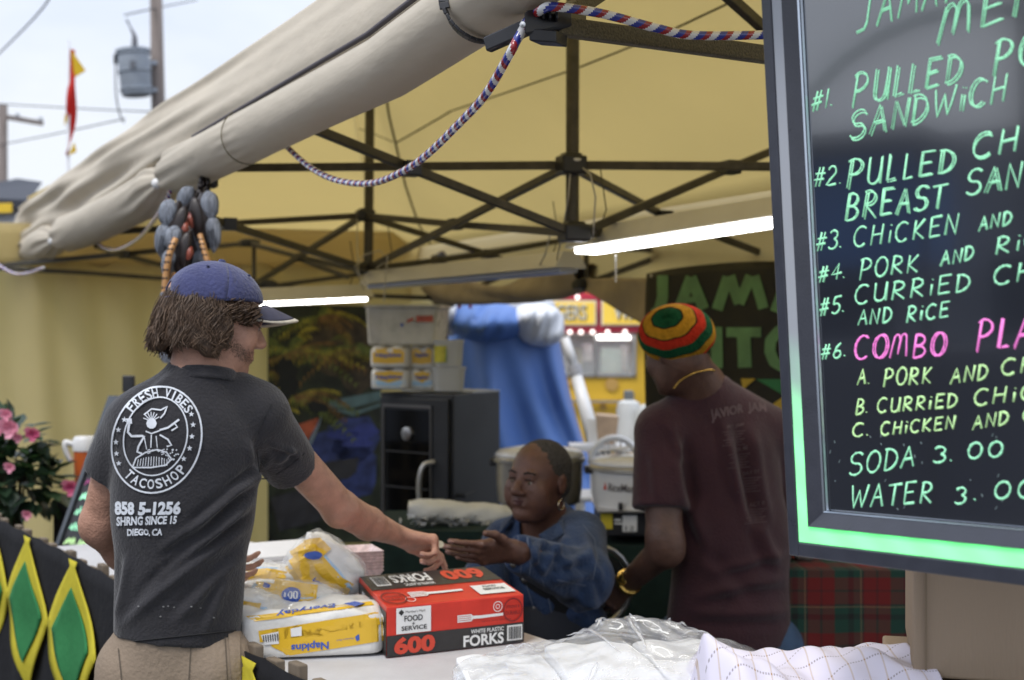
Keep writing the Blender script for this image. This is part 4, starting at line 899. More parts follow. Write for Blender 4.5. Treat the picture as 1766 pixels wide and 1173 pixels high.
def filmp(i, j):
    th = 2 * math.pi * j; x = -.02 + .53 * i; hk = .056 + .020 * min(1, max(0, (x - .10) / .14)) - .010 * max(0, (x - .38) / .15); e = math.sin(math.pi * min(1, max(0, i))) ** .14
    cr = .005 * math.sin(x * 31 + 2 * math.sin(th * 2)) * max(0, math.sin(th)) + .006 * math.sin(19 * x - 5 * th) + .0045 * abs(math.sin(37 * x + 6 * th)) + .003 * abs(math.sin(60 * x - 11 * th))
    sg = lambda t, q: math.copysign(abs(t) ** q, t)
    end = max(0, (i - .82) / .18); k = 1 - .35 * end
    c = o_ + ea * (x) + eb * .18 + Vector((0, 0, hk + .004))
    return c + eb * (sg(math.cos(th), .5) * (.20 * e * k + cr)) + Vector((0, 0, max(-hk, sg(math.sin(th), .5) * ((hk + .008) * e * k + cr))))
part('clear_film', B().grid(filmp, 90, 70), FILM, fg, True)
# drawn folds on the bag
fb_ = B()
for k in range(13):
    r = random.Random(k); i0 = r.uniform(.08, .9); j0 = r.uniform(.1, .4); di = r.uniform(-.10, .12); dj = r.uniform(.05, .16)
    fb_.tube([filmp(min(.97, max(.03, i0 + di * t / 8)), (j0 + dj * t / 8)) + Vector((0, 0, .004)) for t in range(9)], [.0008 + .0034 * math.sin(math.pi * t / 8) for t in range(9)], 5, flat=.5)
part('film_fold', fb_, FILM, fg, True, kind='stuff')

# ---------------------------------------------------------------- checked cloth heap
def chk():
    m = bpy.data.materials.new('checked_cloth'); m.use_nodes = True; t = m.node_tree; n = t.nodes; l = t.links.new; p = n['Principled BSDF']; p.inputs['Roughness'].default_value = .85
    uv = n.new('ShaderNodeUVMap'); sp = n.new('ShaderNodeSeparateXYZ'); l(uv.outputs[0], sp.inputs[0]); outs = []
    for a, sc in (('X', 15), ('Y', 11)):
        q = n.new('ShaderNodeMath'); q.operation = 'MULTIPLY'; q.inputs[1].default_value = sc; l(sp.outputs[a], q.inputs[0]); f = n.new('ShaderNodeMath'); f.operation = 'FRACT'; l(q.outputs[0], f.inputs[0])
        g = n.new('ShaderNodeMath'); g.operation = 'LESS_THAN'; g.inputs[1].default_value = .09 if a == 'X' else .07; l(f.outputs[0], g.inputs[0]); outs.append(g)
    dt = n.new('ShaderNodeMath'); dt.operation = 'MULTIPLY'; l(outs[0].outputs[0], dt.inputs[0]); l(outs[1].outputs[0], dt.inputs[1])
    fq = n.new('ShaderNodeMath'); fq.operation = 'MULTIPLY'; fq.inputs[1].default_value = 90; l(sp.outputs['X'], fq.inputs[0]); ff = n.new('ShaderNodeMath'); ff.operation = 'FRACT'; l(fq.outputs[0], ff.inputs[0]); fl_ = n.new('ShaderNodeMath'); fl_.operation = 'LESS_THAN'; fl_.inputs[1].default_value = .5; l(ff.outputs[0], fl_.inputs[0])
    ds = n.new('ShaderNodeMath'); ds.operation = 'MULTIPLY'; l(outs[1].outputs[0], ds.inputs[0]); l(fl_.outputs[0], ds.inputs[1])
    c = (.66, .63, .74, 1)
    m1 = n.new('ShaderNodeMixRGB'); m1.inputs[1].default_value = c; m1.inputs[2].default_value = (.56, .48, .46, 1); l(outs[0].outputs[0], m1.inputs[0])
    m2 = n.new('ShaderNodeMixRGB'); m2.inputs[2].default_value = (.30, .27, .30, 1); l(ds.outputs[0], m2.inputs[0]); l(m1.outputs[0], m2.inputs[1])
    m3 = n.new('ShaderNodeMixRGB'); m3.inputs[2].default_value = (.33, .19, .07, 1); l(dt.outputs[0], m3.inputs[0]); l(m2.outputs[0], m3.inputs[1]); l(m3.outputs[0], p.inputs['Base Color']); return m
CH = chk()
ca = thing('checked_cloth', 'heap of white cloth with thin brown check lines beside the cardboard boxes', 'cloth', (.55, 2.3, .95))
def clp(i, j):
    x = .245 + .350 * i; y = 1.86 + .46 * j
    p = Vector((x, y, 1.0))
    fold = math.exp(-((i - .16) / .16) ** 2)
    top = ((.160 + .016 * i) * (max(0, math.sin(math.pi * min(1, j * .94 + .06))) ** .35) + .010 * math.exp(-((i - .75) / .2) ** 2)) * min(1, .15 + i * 9) + .014 * math.sin(math.pi * min(1, j)) * math.exp(-((i - .16) / .12) ** 2)
    p.z = .958 + max(0, top + .030 * fold * math.sin(j * 13 + i * 9 + 2 * math.sin(i * 8)) * math.sin(math.pi * j) + .011 * math.sin(i * 11 + j * 14) + .006 * math.sin(j * 21 - i * 17) * (1 - .5 * i) + .0035 * math.sin(i * 38 + j * 23))
    return p
cbb = B(); cbb.sheet(clp, 120, 100, .004); o = part('cloth', cbb, CH, ca, True)
uvl = o.data.uv_layers.new(name='UVMap'); NV = 121 * 101; arr = []
for lp in o.data.loops:
    v = lp.vertex_index % NV; arr += [(v // 101) / 120, (v % 101) / 100]
uvl.data.foreach_set('uv', arr)

# ---------------------------------------------------------------- cardboard boxes at the right
CARD = mat('cardboard', (.33, .255, .185), .85, .2, var=.06, vs=5, bump=.12, bs=220, stretch=(1, 1, .15))
bx1 = thing('cardboard_box', 'tall plain cardboard box under the lit menu board', 'box', (.62, 1.95, 1.13)); 
A = at(1575, 1168, 2.0); zt = at(1575, 960, 2.0).z; b = B(); e1 = Vector((.50, -.13, 0)); e2 = Vector((.08, .33, 0)); b.ob(A, e1, e2, Vector((0, 0, zt - A.z + .03))); part('box', b, CARD, bx1, bevel=.004)
b = B(); b.ob(A + Vector((.014, -.0075, -.001)), Vector((.003, -.0008, 0)), Vector((0, -.001, 0)), Vector((0, 0, zt - A.z + .03))); part('corner_crease', b, mat('card_crease', (.2, .15, .1), .9), bx1)
bx2 = thing('cardboard_box', 'low cardboard box with loose flaps under the tall box', 'box', (.62, 1.95, .952))
b = B(); hh = A.z - .957; b.ob(Vector((A.x - .05, A.y - .05, .954)), Vector((.56, -.14, 0)), Vector((.09, .37, 0)), Vector((0, 0, hh - .004))); part('box', b, CARD, bx2, bevel=.004)
b = B(); b.ob(Vector((A.x - .05, A.y - .052, A.z - .006)), Vector((-.05, .02, -.045)), Vector((.08, .3, 0)), Vector((0, 0, .003))); part('flap', b, CARD, bx2)

# ---------------------------------------------------------------- lit menu board
P0 = Vector((.1969 * 1.9, 1.9, 1.6 - .151 * 1.9)); EH = Vector((1483, -2453, 114)).normalized(); EVv = Vector((-.0468, .018, 1)).normalized(); EVv = (EVv - EH * EVv.dot(EH)).normalized(); EN = EH.cross(EVv).normalized()
BW, BH = .64, .86
DARKF = mat('frame_black', (.040, .043, .058), .32, .5, var=.1, vs=30, bump=.05, bs=300); GLASS = mat('board_glass', (.021, .024, .033), .10, 1.0, coat=.6); GLASS.node_tree.nodes['Principled BSDF'].inputs['IOR'].default_value = 1.9; GLASS.node_tree.nodes['Principled BSDF'].inputs['Coat IOR'].default_value = 1.6
mb = thing('menu_board', 'lit black menu board with fluorescent handwritten prices', 'menu board', P0)
def bq(b, u0, v0, u1, v1, n0, n1): b.ob(P0 + EH * u0 + EVv * v0 + EN * n0, EH * (u1 - u0), EVv * (v1 - v0), EN * (n1 - n0))
fo, fi, gi = .019, .041, .064
b = B(); bq(b, 0, 0, fo, BH, -.03, .006); bq(b, fo, 0, BW - fo, fo, -.03, .006); bq(b, BW - fo, 0, BW, BH, -.03, .006); bq(b, fo, BH - fo, BW - fo, BH, -.03, .006); bq(b, fo, fo, BW - fo, BH - fo, -.03, -.022); part('outer_frame', b, DARKF, mb, bevel=.002)
def mitre(b, a, c, n0, n1):   # picture-frame ring from inset a (height n0) to inset c (height n1)
    q = lambda u, v, n: P0 + EH * u + EVv * v + EN * n
    O = [q(a, a, n0), q(BW - a, a, n0), q(BW - a, BH - a, n0), q(a, BH - a, n0)]; I = [q(c, c, n1), q(BW - c, c, n1), q(BW - c, BH - c, n1), q(c, BH - c, n1)]
    b.add(O + I, [(k, (k + 1) % 4, 4 + (k + 1) % 4, 4 + k) for k in range(4)])
b = B(); mitre(b, fi, fi, -.02, .007); mitre(b, fi, gi - .004, .007, -.004); mitre(b, gi - .004, gi - .004, -.004, -.012); part('inner_frame', b, DARKF, mb)
b = B(); mitre(b, gi - .004, gi - .0022, -.003, -.005); mitre(b, gi - .0012, gi, -.006, -.009); part('metal_edge', b, mat('edge_alu', (.55, .6, .66), .2, metal=1), mb)
b = B(); bq(b, gi - .004, gi - .004, BW - gi + .004, BH - gi + .004, -.016, -.010); part('glass', b, GLASS, mb)
# LED channel: off (milky) at the top, green lower down, with the diodes' rhythm
def ledmat():
    m = bpy.data.materials.new('led_strip'); m.use_nodes = True; t = m.node_tree; n = t.nodes; l = t.links.new; p = n['Principled BSDF']; p.inputs['Base Color'].default_value = (.42, .44, .48, 1); p.inputs['Roughness'].default_value = .35
    g = n.new('ShaderNodeUVMap'); s = n.new('ShaderNodeSeparateXYZ'); l(g.outputs[0], s.inputs[0]); r = n.new('ShaderNodeValToRGB'); l(s.outputs['Y'], r.inputs[0]); e = r.color_ramp.elements
    e[0].position = .0; e[0].color = (.07, 1, .17, 1); e[1].position = .30; e[1].color = (.0, .0, .0, 1); a = e.new(.16); a.color = (.08, .9, .2, 1); a = e.new(.235); a.color = (.05, .22, .09, 1)
    wv = n.new('ShaderNodeTexWave'); wv.inputs['Scale'].default_value = 1.0; wv.wave_type = 'BANDS'; sc = n.new('ShaderNodeVectorMath'); sc.operation = 'SCALE'; sc.inputs['Scale'].default_value = 9.5; l(g.outputs[0], sc.inputs[0]); l(sc.outputs[0], wv.inputs[0]); wv.bands_direction = 'DIAGONAL'
    mr = n.new('ShaderNodeMapRange'); mr.inputs[3].default_value = .72; mr.inputs[4].default_value = 1.1; l(wv.outputs[1], mr.inputs[0]); l(r.outputs[0], p.inputs['Emission Color']); l(mr.outputs[0], p.inputs['Emission Strength']); return m
b = B(); bq(b, fo + .0005, fo + .0005, fi, BH - fo, -.02, .004); bq(b, fi, fo + .0005, BW - fo - .0005, fi, -.02, .004); bq(b, BW - fi, fi, BW - fo - .0005, BH - fo, -.02, .004); bq(b, fi, BH - fi, BW - fi, BH - fo - .0005, -.02, .004)
o = part('led_strip', b, ledmat(), mb); uvl = o.data.uv_layers.new(name='UVMap'); org = ORG[o]
for lp in o.data.loops:
    q = o.data.vertices[lp.vertex_index].co + org - P0; uvl.data[lp.index].uv = (q.dot(EH), q.dot(EVv))
# handwriting: laid on the glass
def toboard(px, py, off=0):
    d = at(px, py, 1) - EYE; t = ((P0 + EN * (-.0095 + off)) - EYE).dot(EN) / d.dot(EN); return EYE + d * t
INKG = mat('ink_green', (.34, .76, .50), .6, em=(.34, .85, .52), ems=.36, var=.25, vs=400); INKY = mat('ink_lime', (.50, .76, .36), .6, em=(.50, .82, .36), ems=.36, var=.25, vs=400); INKP = mat('ink_pink', (.80, .22, .60), .5, em=(.85, .2, .62), ems=.45)
WORDS = [('g2', 'JAMAi', 1474, 56, 1640, 0, 62, 58), ('g2', 'mEN', 1612, 77, 1800, 8, 66, 50), ('g', '#1.', 1397, 194, 1440, 181, 34, 34), ('g2', 'PULLED', 1466, 187, 1662, 136, 60, 45), ('g2', 'PO', 1706, 132, 1795, 104, 62, 50),
 ('g2', 'SANDWiCH', 1461, 242, 1740, 169, 48, 46), ('g', '#2.', 1401, 322, 1455, 317, 34, 32), ('g2', 'PULLED', 1457, 325, 1650, 294, 50, 38), ('g2', 'CHiC', 1672, 276, 1830, 240, 42, 42), ('g2', 'BREAST', 1454, 380, 1632, 357, 47, 40), ('g2', 'SAND', 1662, 339, 1800, 314, 42, 42),
 ('g', '#3.', 1406, 434, 1456, 427, 32, 30), ('g', 'CHiCKEN', 1470, 428, 1657, 402, 34, 34), ('g', 'AND', 1687, 400, 1747, 385, 24, 23), ('g', '#4.', 1409, 489, 1462, 478, 27, 26), ('g', 'PORK', 1479, 483, 1589, 467, 37, 28), ('g', 'AND', 1621, 460, 1682, 446, 24, 24), ('g', 'RiCE', 1715, 440, 1830, 418, 30, 30),
 ('g', '#5.', 1412, 546, 1460, 536, 30, 28), ('g', 'CURRiED', 1471, 526, 1678, 500, 32, 30), ('g', 'CHiC', 1710, 494, 1850, 470, 32, 30), ('g', 'AND', 1479, 561, 1540, 556, 26, 25), ('g', 'RiCE', 1561, 557, 1641, 545, 27, 25),
 ('g', '#6.', 1414, 621, 1462, 614, 27, 24), ('p', 'COmBO', 1470, 620, 1632, 613, 40, 40), ('p', 'PLAT', 1680, 606, 1820, 590, 54, 46), ('y', 'A.', 1478, 665, 1503, 661, 26, 24), ('y', 'PORK', 1522, 667, 1610, 660, 32, 27), ('y', 'AND', 1638, 663, 1706, 652, 27, 26), ('y', 'CH', 1725, 648, 1790, 640, 27, 26),
 ('y', 'B.', 1475, 716, 1500, 711, 27, 24), ('y', 'CURRiED', 1511, 713, 1654, 701, 25, 23), ('y', 'CHiC', 1677, 700, 1790, 688, 28, 26), ('y', 'C.', 1468, 755, 1503, 750, 23, 22), ('y', 'CHiCKEN', 1517, 752, 1650, 739, 22, 21), ('y', 'AND', 1676, 742, 1742, 730, 23, 22), ('y', 'C', 1762, 728, 1795, 724, 24, 24),
 ('g', 'SODA', 1461, 822, 1582, 803, 38, 34), ('g', '3.', 1607, 798, 1648, 795, 28, 26), ('g', '00', 1664, 792, 1735, 787, 28, 26), ('g', 'WATER', 1465, 876, 1612, 867, 38, 36), ('g', '3', 1645, 869, 1672, 867, 28, 28), ('g', '.', 1679, 862, 1692, 862, 24, 24), ('g', '00', 1710, 862, 1790, 858, 30, 29)]
inks = {'g': INKG, 'y': INKY, 'p': INKP}
for kd, tx, x0, y0, x1, y1, h0, h1 in WORDS:
    b = B(); rr = random.Random(sum(map(ord, tx)) + int(x0)); passes = 2 if kd in ('g2', 'p') else 1
    for ps in range(passes):
        off = (0, 0) if ps == 0 else (2.4, 1.3)
        for pl in handwrite(tx, x0 + off[0], y0 + off[1], x1 + off[0], y1 + off[1], h0, h1, .03 + .02 * ps, .16, rr):
            q = catmull([Vector((x, y, 0)) for x, y in pl], 2) if len(pl) > 4 else [Vector((x, y, 0)) for x, y in pl]
            W3 = [toboard(v.x, v.y) for v in q]
            wd = .00112 if passes == 2 else .00140
            b.tube(W3, [wd * rr.uniform(.6, 1.3) for _ in W3], 5, flat=.45, up=EN)
    part('lettering', b, inks[kd[0]], mb, True)
b = B(); rr = random.Random(4)
for k in range(26):
    x, y = rr.uniform(1425, 1750), rr.uniform(740, 885); q = toboard(x, y); b.tube([q, q + EVv * rr.uniform(.001, .004) + EH * rr.uniform(-.002, .003)], .0005, 4)
part('ink_fleck', b, mat('ink_smear', (.25, .32, .32), .6), mb, kind='stuff')
# ---------------------------------------------------------------- mural banner on the end wall
MB0 = mat('mural_dark', (.020, .026, .014), .5, .4, var=.8, vs=9, bump=.1, bs=5)
mu = thing('mural_banner', 'large printed banner of palm fronds and boats on blue water hung on the end wall', 'banner', at(558, 942, 9.4))
A = at(462, 942, 9.22); Bq = at(657, 935, 9.44); T = at(462, 525, 9.22); mf = Face(A, Bq - A, T - A, .002)
b = B(); b.ob(A - mf.n * .006, Bq - A, T - A, mf.n * .006); part('banner_sheet', b, MB0, mu)
def mz(name, col, shapes, k, var=.5):
    b = B()
    for p in shapes: mf.poly(b, p, k)
    part(name, b, mat('mural_' + name, col, .5, .4, var=var, vs=12), mu)
rr = random.Random(12)
def blobp(u, v, a, c, n=12, j=.25): return [(min(.995, max(.005, u + a * math.cos(k * 6.283 / n) * rr.uniform(1 - j, 1 + j))), min(.995, max(.005, v + c * math.sin(k * 6.283 / n) * rr.uniform(1 - j, 1 + j)))) for k in range(n)]
mz('haze', (.055, .040, .022), [blobp(.62, .84, .33, .13), blobp(.8, .72, .18, .1)], 1, .7)
mz('water', (.030, .045, .15), [blobp(.76, .44, .24, .10), blobp(.80, .30, .2, .12), blobp(.55, .40, .2, .07)], 1.5, .6)
mz('blue', (.035, .05, .22), [blobp(.66, .46, .14, .022), blobp(.86, .47, .12, .03), blobp(.8, .42, .16, .02)], 2, .3)
mz('shore', (.10, .17, .18), [[(.53, .60), (.995, .64), (.995, .60), (.7, .565), (.53, .575)], [(.55, .565), (.8, .56), (.995, .59), (.995, .575), (.75, .535)]], 2, .3)
mz('boat', (.03, .03, .035), [[(.42, .34), (.8, .36), (.78, .30), (.7, .27), (.47, .27)], [(.02, .2), (.5, .26), (.45, .1), (.1, .06)]], 3, .3)
mz('red_boat', (.30, .07, .03), [[(.25, .50), (.44, .53), (.42, .46), (.33, .42), (.26, .44)]], 4, .5)
mz('hull', (.25, .33, .40), [[(.31, .40), (.36, .41), (.45, .50), (.47, .54), (.44, .49), (.38, .42)]], 5, .2)
fr_c = [('frond_yellow', (.32, .27, .03)), ('frond_green', (.12, .15, .03)), ('frond_brown', (.18, .10, .03))]
fb3 = [B(), B(), B()]
for cu, cv, n_, ln0 in ((.18, .80, 17, .50), (.24, .62, 14, .40), (.75, .82, 10, .35), (.05, .52, 9, .4), (.45, .95, 8, .4)):
    for k in range(n_):
        an = rr.uniform(-.6, 3.6); L_ = ln0 * rr.uniform(.6, 1.1); bi = rr.choice([0, 1, 1, 2, 0]); px_, py_ = cu, cv; ub, dr = .022, rr.uniform(.25, .6)
        for q in range(14):
            t = q / 14; x = cu + math.cos(an) * L_ * 1.4 * t; y = cv + math.sin(an) * L_ * t * .5 - dr * .28 * t * t
            for sd_ in (-1, 1):
                la = an + sd_ * 1.0 - (.5 if math.cos(an) > 0 else -.5); ll = .10 * (1 - t * .6) * rr.uniform(.6, 1.2); ex, ey = x + math.cos(la) * ll, y + math.sin(la) * ll * .35 - ll * .22
                P = [(x - .012, y), (x + .012, y + .004), (ex, ey)]
                P = [(min(.995, max(.005, a)), min(.995, max(.005, c))) for a, c in P]
                if .0 < x < 1 and 0 < y < 1: mf.poly(fb3[bi], P, 4.5 + bi * .6 + rr.random() * .3)
for (nm, c), bq_ in zip(fr_c, fb3): part(nm, bq_, mat('mural_' + nm, c, .5, .4, var=.6, vs=20), mu, kind='stuff')
mz('trunk', (.008, .010, .008), [blobp(.16, .70, .10, .09, 16, .35), blobp(.42, .57, .09, .025, 12, .3)], 8, .3)

# ---------------------------------------------------------------- smoker cabinet and what stands on it
SMK = mat('smoker_black', (.018, .019, .022), .5, .5, var=.3, vs=8, bump=.05, bs=60); SGL = mat('smoker_glass', (.004, .004, .004), .06, .6); CHROME = mat('brushed_steel', (.6, .58, .55), .28, metal=1)
sm = thing('smoker_cabinet', 'black upright smoker cabinet with glass door and steel handle', 'smoker', (-.35, 6.5, 0))
A = Vector((at(657, 675, 6.5).x, 6.5, .30)); E1 = Vector((at(782, 675, 6.2).x - A.x, -.30, 0)); E2 = Vector((.20, .42, 0)); HH = at(0, 677, 6.45).z - .30
b = B(); b.ob(A, E1, E2, (0, 0, HH)); part('cabinet', b, SMK, sm, bevel=.006); b = B()
for u, v in ((.1, .1), (.9, .1), (.9, .9), (.1, .9)): p = A + E1 * u + E2 * v; b.bx((p.x, p.y, .15), (.04, .04, .30))
part('stand', b, SMK, sm)
sf = Face(A, E1, Vector((0, 0, HH)), .004)
n = sf.n; q = lambda u0, v0, u1, v1, t, o=0: (sf.o + sf.eu * u0 + sf.ev * v0 + n * o, sf.eu * (u1 - u0), sf.ev * (v1 - v0), n * t)
b = B(); b.ob(*q(.04, .02, .97, .98, .022)); door = part('door', b, SMK, sm, bevel=.004)
b = B(); b.ob(*q(.11, .27, .74, .93, .003, .0225)); part('glass', b, SGL, door)
b = B()
for a in ((.09, .94, .76, .952), (.09, .25, .76, .262), (.09, .262, .105, .94), (.745, .262, .76, .94)): b.ob(*q(*a, .007, .0225))
part('glass_trim', b, mat('trim_grey', (.22, .21, .20), .35, metal=.8), door)
hp = lambda u, v, o: sf.o + sf.eu * u + sf.ev * v + n * o
b = B(); b.tube(catmull([hp(.80, .72, .02), hp(.74, .71, .06), hp(.71, .66, .075), hp(.70, .58, .075), hp(.72, .50, .065), hp(.80, .48, .02)], 5), .011, 8); part('handle', b, mat('satin_handle', (.55, .54, .52), .35, metal=.7), door, True)
b = B(); b.rev(hp(.44, .83, .026), [(.0, 0), (.030, 0), (.030, .012), (.022, .014), (0, .014)], 18, n); part('gauge', b, CHROME, door, True, auto=30)
for v in (.45, .6, .75): b = B(); b.ob(*q(.12, v, .73, v + .006, .002, .0262)); part('rack_line', b, mat('rack_glint', (.05, .05, .05), .3), door)
sr = Face(A + E1, E2, Vector((0, 0, HH)), .004); n2 = sr.n; h2 = lambda u, v, o: sr.o + sr.eu * u + sr.ev * v + n2 * o
b = B(); b.tube([h2(.1, .58, .0), h2(.1, .58, .03), h2(.3, .59, .035)], .008, 6); part('latch', b, SMK, sm)
b = B(); b.ob(h2(.2, .43, 0), sr.eu * .7 + sr.ev * .03, sr.ev * .022, n2 * .012); part('steel_strip', b, CHROME, sm)
b = B(); b.ob(A + Vector((0, 0, HH)) + E2 * .4, E1 * 1.0, E2 * .6, (0, 0, .006)); part('top_sheet', b, mat('pale_steel', (.4, .42, .45), .4, metal=.5), sm)
ZT = A.z + HH + .008
TUB = mat('tub_plastic', (.62, .63, .62), .35, .5, tl=(.7, .7, .7), tlf=.25)
def tub(px0, px1, y0, y1, Y, label, stripe=False):
    c = at((px0 + px1) / 2, y1, Y); r = (px1 - px0) / 2 * Y / FP; h = (y1 - y0) * Y / FP; t = thing('plastic_tub', label, 'tub', c, 'white plastic tubs on the smoker')
    b = B(); 
    def ring(s, z): return [c + Vector((math.copysign(abs(math.cos(a)) ** .45, math.cos(a)) * r * s, math.copysign(abs(math.sin(a)) ** .45, math.sin(a)) * r * .8 * s, z)) for a in [k * 2 * math.pi / 28 for k in range(28)]]
    Rg = [ring(.86, 0), ring(.96, h * .86), ring(1.0, h * .86), ring(1.0, h * .92)]; b.add([v for g in Rg for v in g], [tuple(range(28))[::-1]] + [(i * 28 + j, i * 28 + (j + 1) % 28, (i + 1) * 28 + (j + 1) % 28, (i + 1) * 28 + j) for i in range(3) for j in range(28)]); part('tub', b, TUB, t, True, auto=40)
    b = B(); Rg = [ring(1.03, h * .92), ring(1.03, h * .99), ring(.9, h)]; b.add([v for g in Rg for v in g], [tuple(range(28))[::-1], tuple(range(56, 84))] + [(i * 28 + j, i * 28 + (j + 1) % 28, (i + 1) * 28 + (j + 1) % 28, (i + 1) * 28 + j) for i in range(2) for j in range(28)]); part('lid', b, TUB, t, True, auto=40)
    return t, c, r, h
tub(746, 803, 633, 674, 6.35, 'lower white tub standing on the black smoker')
t, c, r, h = tub(748, 800, 586, 632, 6.35, 'upper white tub with a yellow and green label')
b = B(); b.ob(c + Vector((-r * .92, -r * .83, h * .15)), Vector((r * .8, -.004, 0)), Vector((0, .01, 0)), Vector((0, 0, h * .62))); part('label', b, mat('label_yellow', (.55, .50, .05), .5, var=.3, vs=30), t)
b = B(); b.ob(c + Vector((-r * .50, -r * .835, h * .15)), Vector((r * .38, -.004, 0)), Vector((0, .008, 0)), Vector((0, 0, h * .5))); part('label', b, mat('label_green', (.10, .30, .03), .5, var=.3, vs=30), t, label='green half of the tub label')
def small_pack(x0, x1, y0, y1, Y, label, col, txt):
    c = at(x0, y1, Y); w_ = (x1 - x0) * Y / FP; h = (y1 - y0) * Y / FP; t = thing('napkin_pack', label, 'napkin pack', c, 'napkin packs stacked on the smoker')
    pb = puffy(c, (w_, -.02, 0), (0.03, .16, 0), h, .006, 8); part('pack', pb, NW, t, True); bv = bvh_of(pb); d = Decal(bv, .002); d2 = Decal(bv, .004); d3 = Decal(bv, .001)
    m_ = (x0 + x1) / 2; hh = (y1 - y0)
    if col == 'y': d.mesh([(x0 + 5, y0 + 4), (m_, y0 + 3), (x1 - 5, y0 + 4), (x1 - 6, y1 - hh * .25), (m_, y1 - hh * .2), (x0 + 6, y1 - hh * .25)], [(0, 1, 4, 5), (1, 2, 3, 4)])
    else:
        d3.mesh([(x0 + 5, y1 - hh * .45), (m_, y1 - hh * .4), (x1 - 5, y1 - hh * .45), (x1 - 5, y1 - 3), (m_, y1 - 2), (x0 + 5, y1 - 3)], [(0, 1, 4, 5), (1, 2, 3, 4)]); d.poly([(x0 + 8, y0 + 6), (m_, y0 + 4), (x1 - 8, y0 + 6), (x1 - 12, y0 + hh * .5), (m_, y0 + hh * .68), (x0 + 12, y0 + hh * .5)])
    d2.text(txt, [(x0 + 11, y0 + hh * .55), (x1 - 11, y0 + hh * .52), (x1 - 11, y0 + hh * .28), (x0 + 11, y0 + hh * .3)], bold=.03)
    for dd, mm, nm in ((d3, NL, 'blue_strip'), (d, NY, 'yellow_print'), (d2, NB, 'lettering')):
        if dd.b.v: part(nm, dd.b, mm, t)
small_pack(638, 704, 636, 672, 6.38, 'lower left napkin pack with a yellow oval, on the smoker', 'o', 'Napkins')
small_pack(706, 750, 637, 672, 6.40, 'lower right napkin pack half behind the white tubs', 'o', 'Napkins')
small_pack(637, 703, 598, 635, 6.36, 'upper left yellow napkin pack under the clear bin', 'y', 'Napkins')
small_pack(705, 750, 597, 636, 6.40, 'upper right orange napkin pack beside the labelled tub', 'y', 'Napkins')
BIN = mat('bin_plastic', (.60, .58, .52), .3, .5, alpha=.75, var=.15, vs=14, bump=.3, bs=14)
bn = thing('storage_bin', 'cloudy clear plastic bin stacked on the napkin packs', 'bin', at(692, 597, 6.4)); A = at(634, 596, 6.36)
b = B(); b.add([A, A + Vector((.30, -.02, 0)), A + Vector((.34, .2, 0)), A + Vector((.03, .22, 0)), A + Vector((-.010, -.01, .178)), A + Vector((.315, -.03, .178)), A + Vector((.36, .22, .178)), A + Vector((.02, .24, .178))], [(0, 3, 2, 1), (4, 5, 6, 7), (0, 1, 5, 4), (1, 2, 6, 5), (2, 3, 7, 6), (3, 0, 4, 7)]); part('bin', b, BIN, bn, bevel=.012)
b = B(); b.ob(A + Vector((-.014, -.034, .168)), Vector((.34, -.02, 0)), Vector((.04, .27, 0)), Vector((0, 0, .014))); part('lid', b, BIN, bn, bevel=.004)
b = B(); b.ob(A + Vector((.22, -.04, .105)), Vector((.075, -.005, 0)), Vector((0, .004, 0)), Vector((0, 0, .028))); b.ob(A + Vector((.178, -.037, .10)), Vector((.03, -.002, .012)), Vector((0, .004, 0)), Vector((0, 0, .014))); part('red_label', b, mat('label_red', (.45, .09, .05), .5, var=.3, vs=30), bn)
b = B(); b.ob(A + Vector((.15, -.036, .085)), Vector((.012, 0, 0)), Vector((0, .004, 0)), Vector((0, 0, .014))); part('blue_mark', b, NB, bn)

# ---------------------------------------------------------------- tables at the back, foil roll, cookers
DG = mat('dark_green_cloth', (.014, .028, .023), .9, .2, var=.2, vs=20, bump=.4, bs=10)
def dressed(label, x0, x1, Y0, Y1, z, m, name='side_table', cat='table'):
    t = thing(name, label, cat, ((x0 + x1) / 2, (Y0 + Y1) / 2, 0)); b = B(); b.ob((x0, Y0, z - .03), (x1 - x0, 0, 0), (0, Y1 - Y0, 0), (0, 0, .027)); part('table_top', b, TABW, t)
    for x in (x0 + .05, x1 - .05):
        for y in (Y0 + .05, Y1 - .05): b = B(); b.tube([(x, y, 0), (x, y, z - .03)], .015, 8); part('leg', b, STEEL, t)
    def f(i, j):
        a = 2 * math.pi * i; sg = lambda v: max(-1, min(1, v * 1.5)); cx_, cy_ = (x0 + x1) / 2, (Y0 + Y1) / 2; hx, hy = (x1 - x0) / 2 + .012, (Y1 - Y0) / 2 + .012
        k = min(1, j * 4); o = .02 * max(0, j - .3) * (1 + math.sin(i * 110)); zz = z if j < .26 else z - (j - .25) / .75 * (z - .04)
        return Vector((cx_ + sg(math.cos(a)) * (hx * k + o), cy_ + sg(math.sin(a)) * (hy * k + o), zz + .004))
    o = part('cloth', B().grid(f, 160, 24), m, t, True, auto=50); return t
dressed('table with dark green cloth below the foil roll', -.50, .12, 5.15, 5.75, .905, DG)
dressed('table with dark green cloth carrying the rice cookers', .16, 1.35, 5.4, 6.15, .815, DG)
ROLLW = mat('foil_wrap', (.66, .66, .64), .45, .5, var=.08, vs=20, bump=1.0, bs=14); SCR = mat('crumpled_foil', (.42, .43, .44), .3, .6, metal=.3, var=.4, vs=60, bump=1.2, bs=70)
ro = thing('wrapped_roll', 'long white wrapped bundle with crumpled film lying on the dark green table', 'bundle', at(780, 905, 5.35))
p0, p1 = at(705, 878, 5.25), at(885, 890, 5.45)
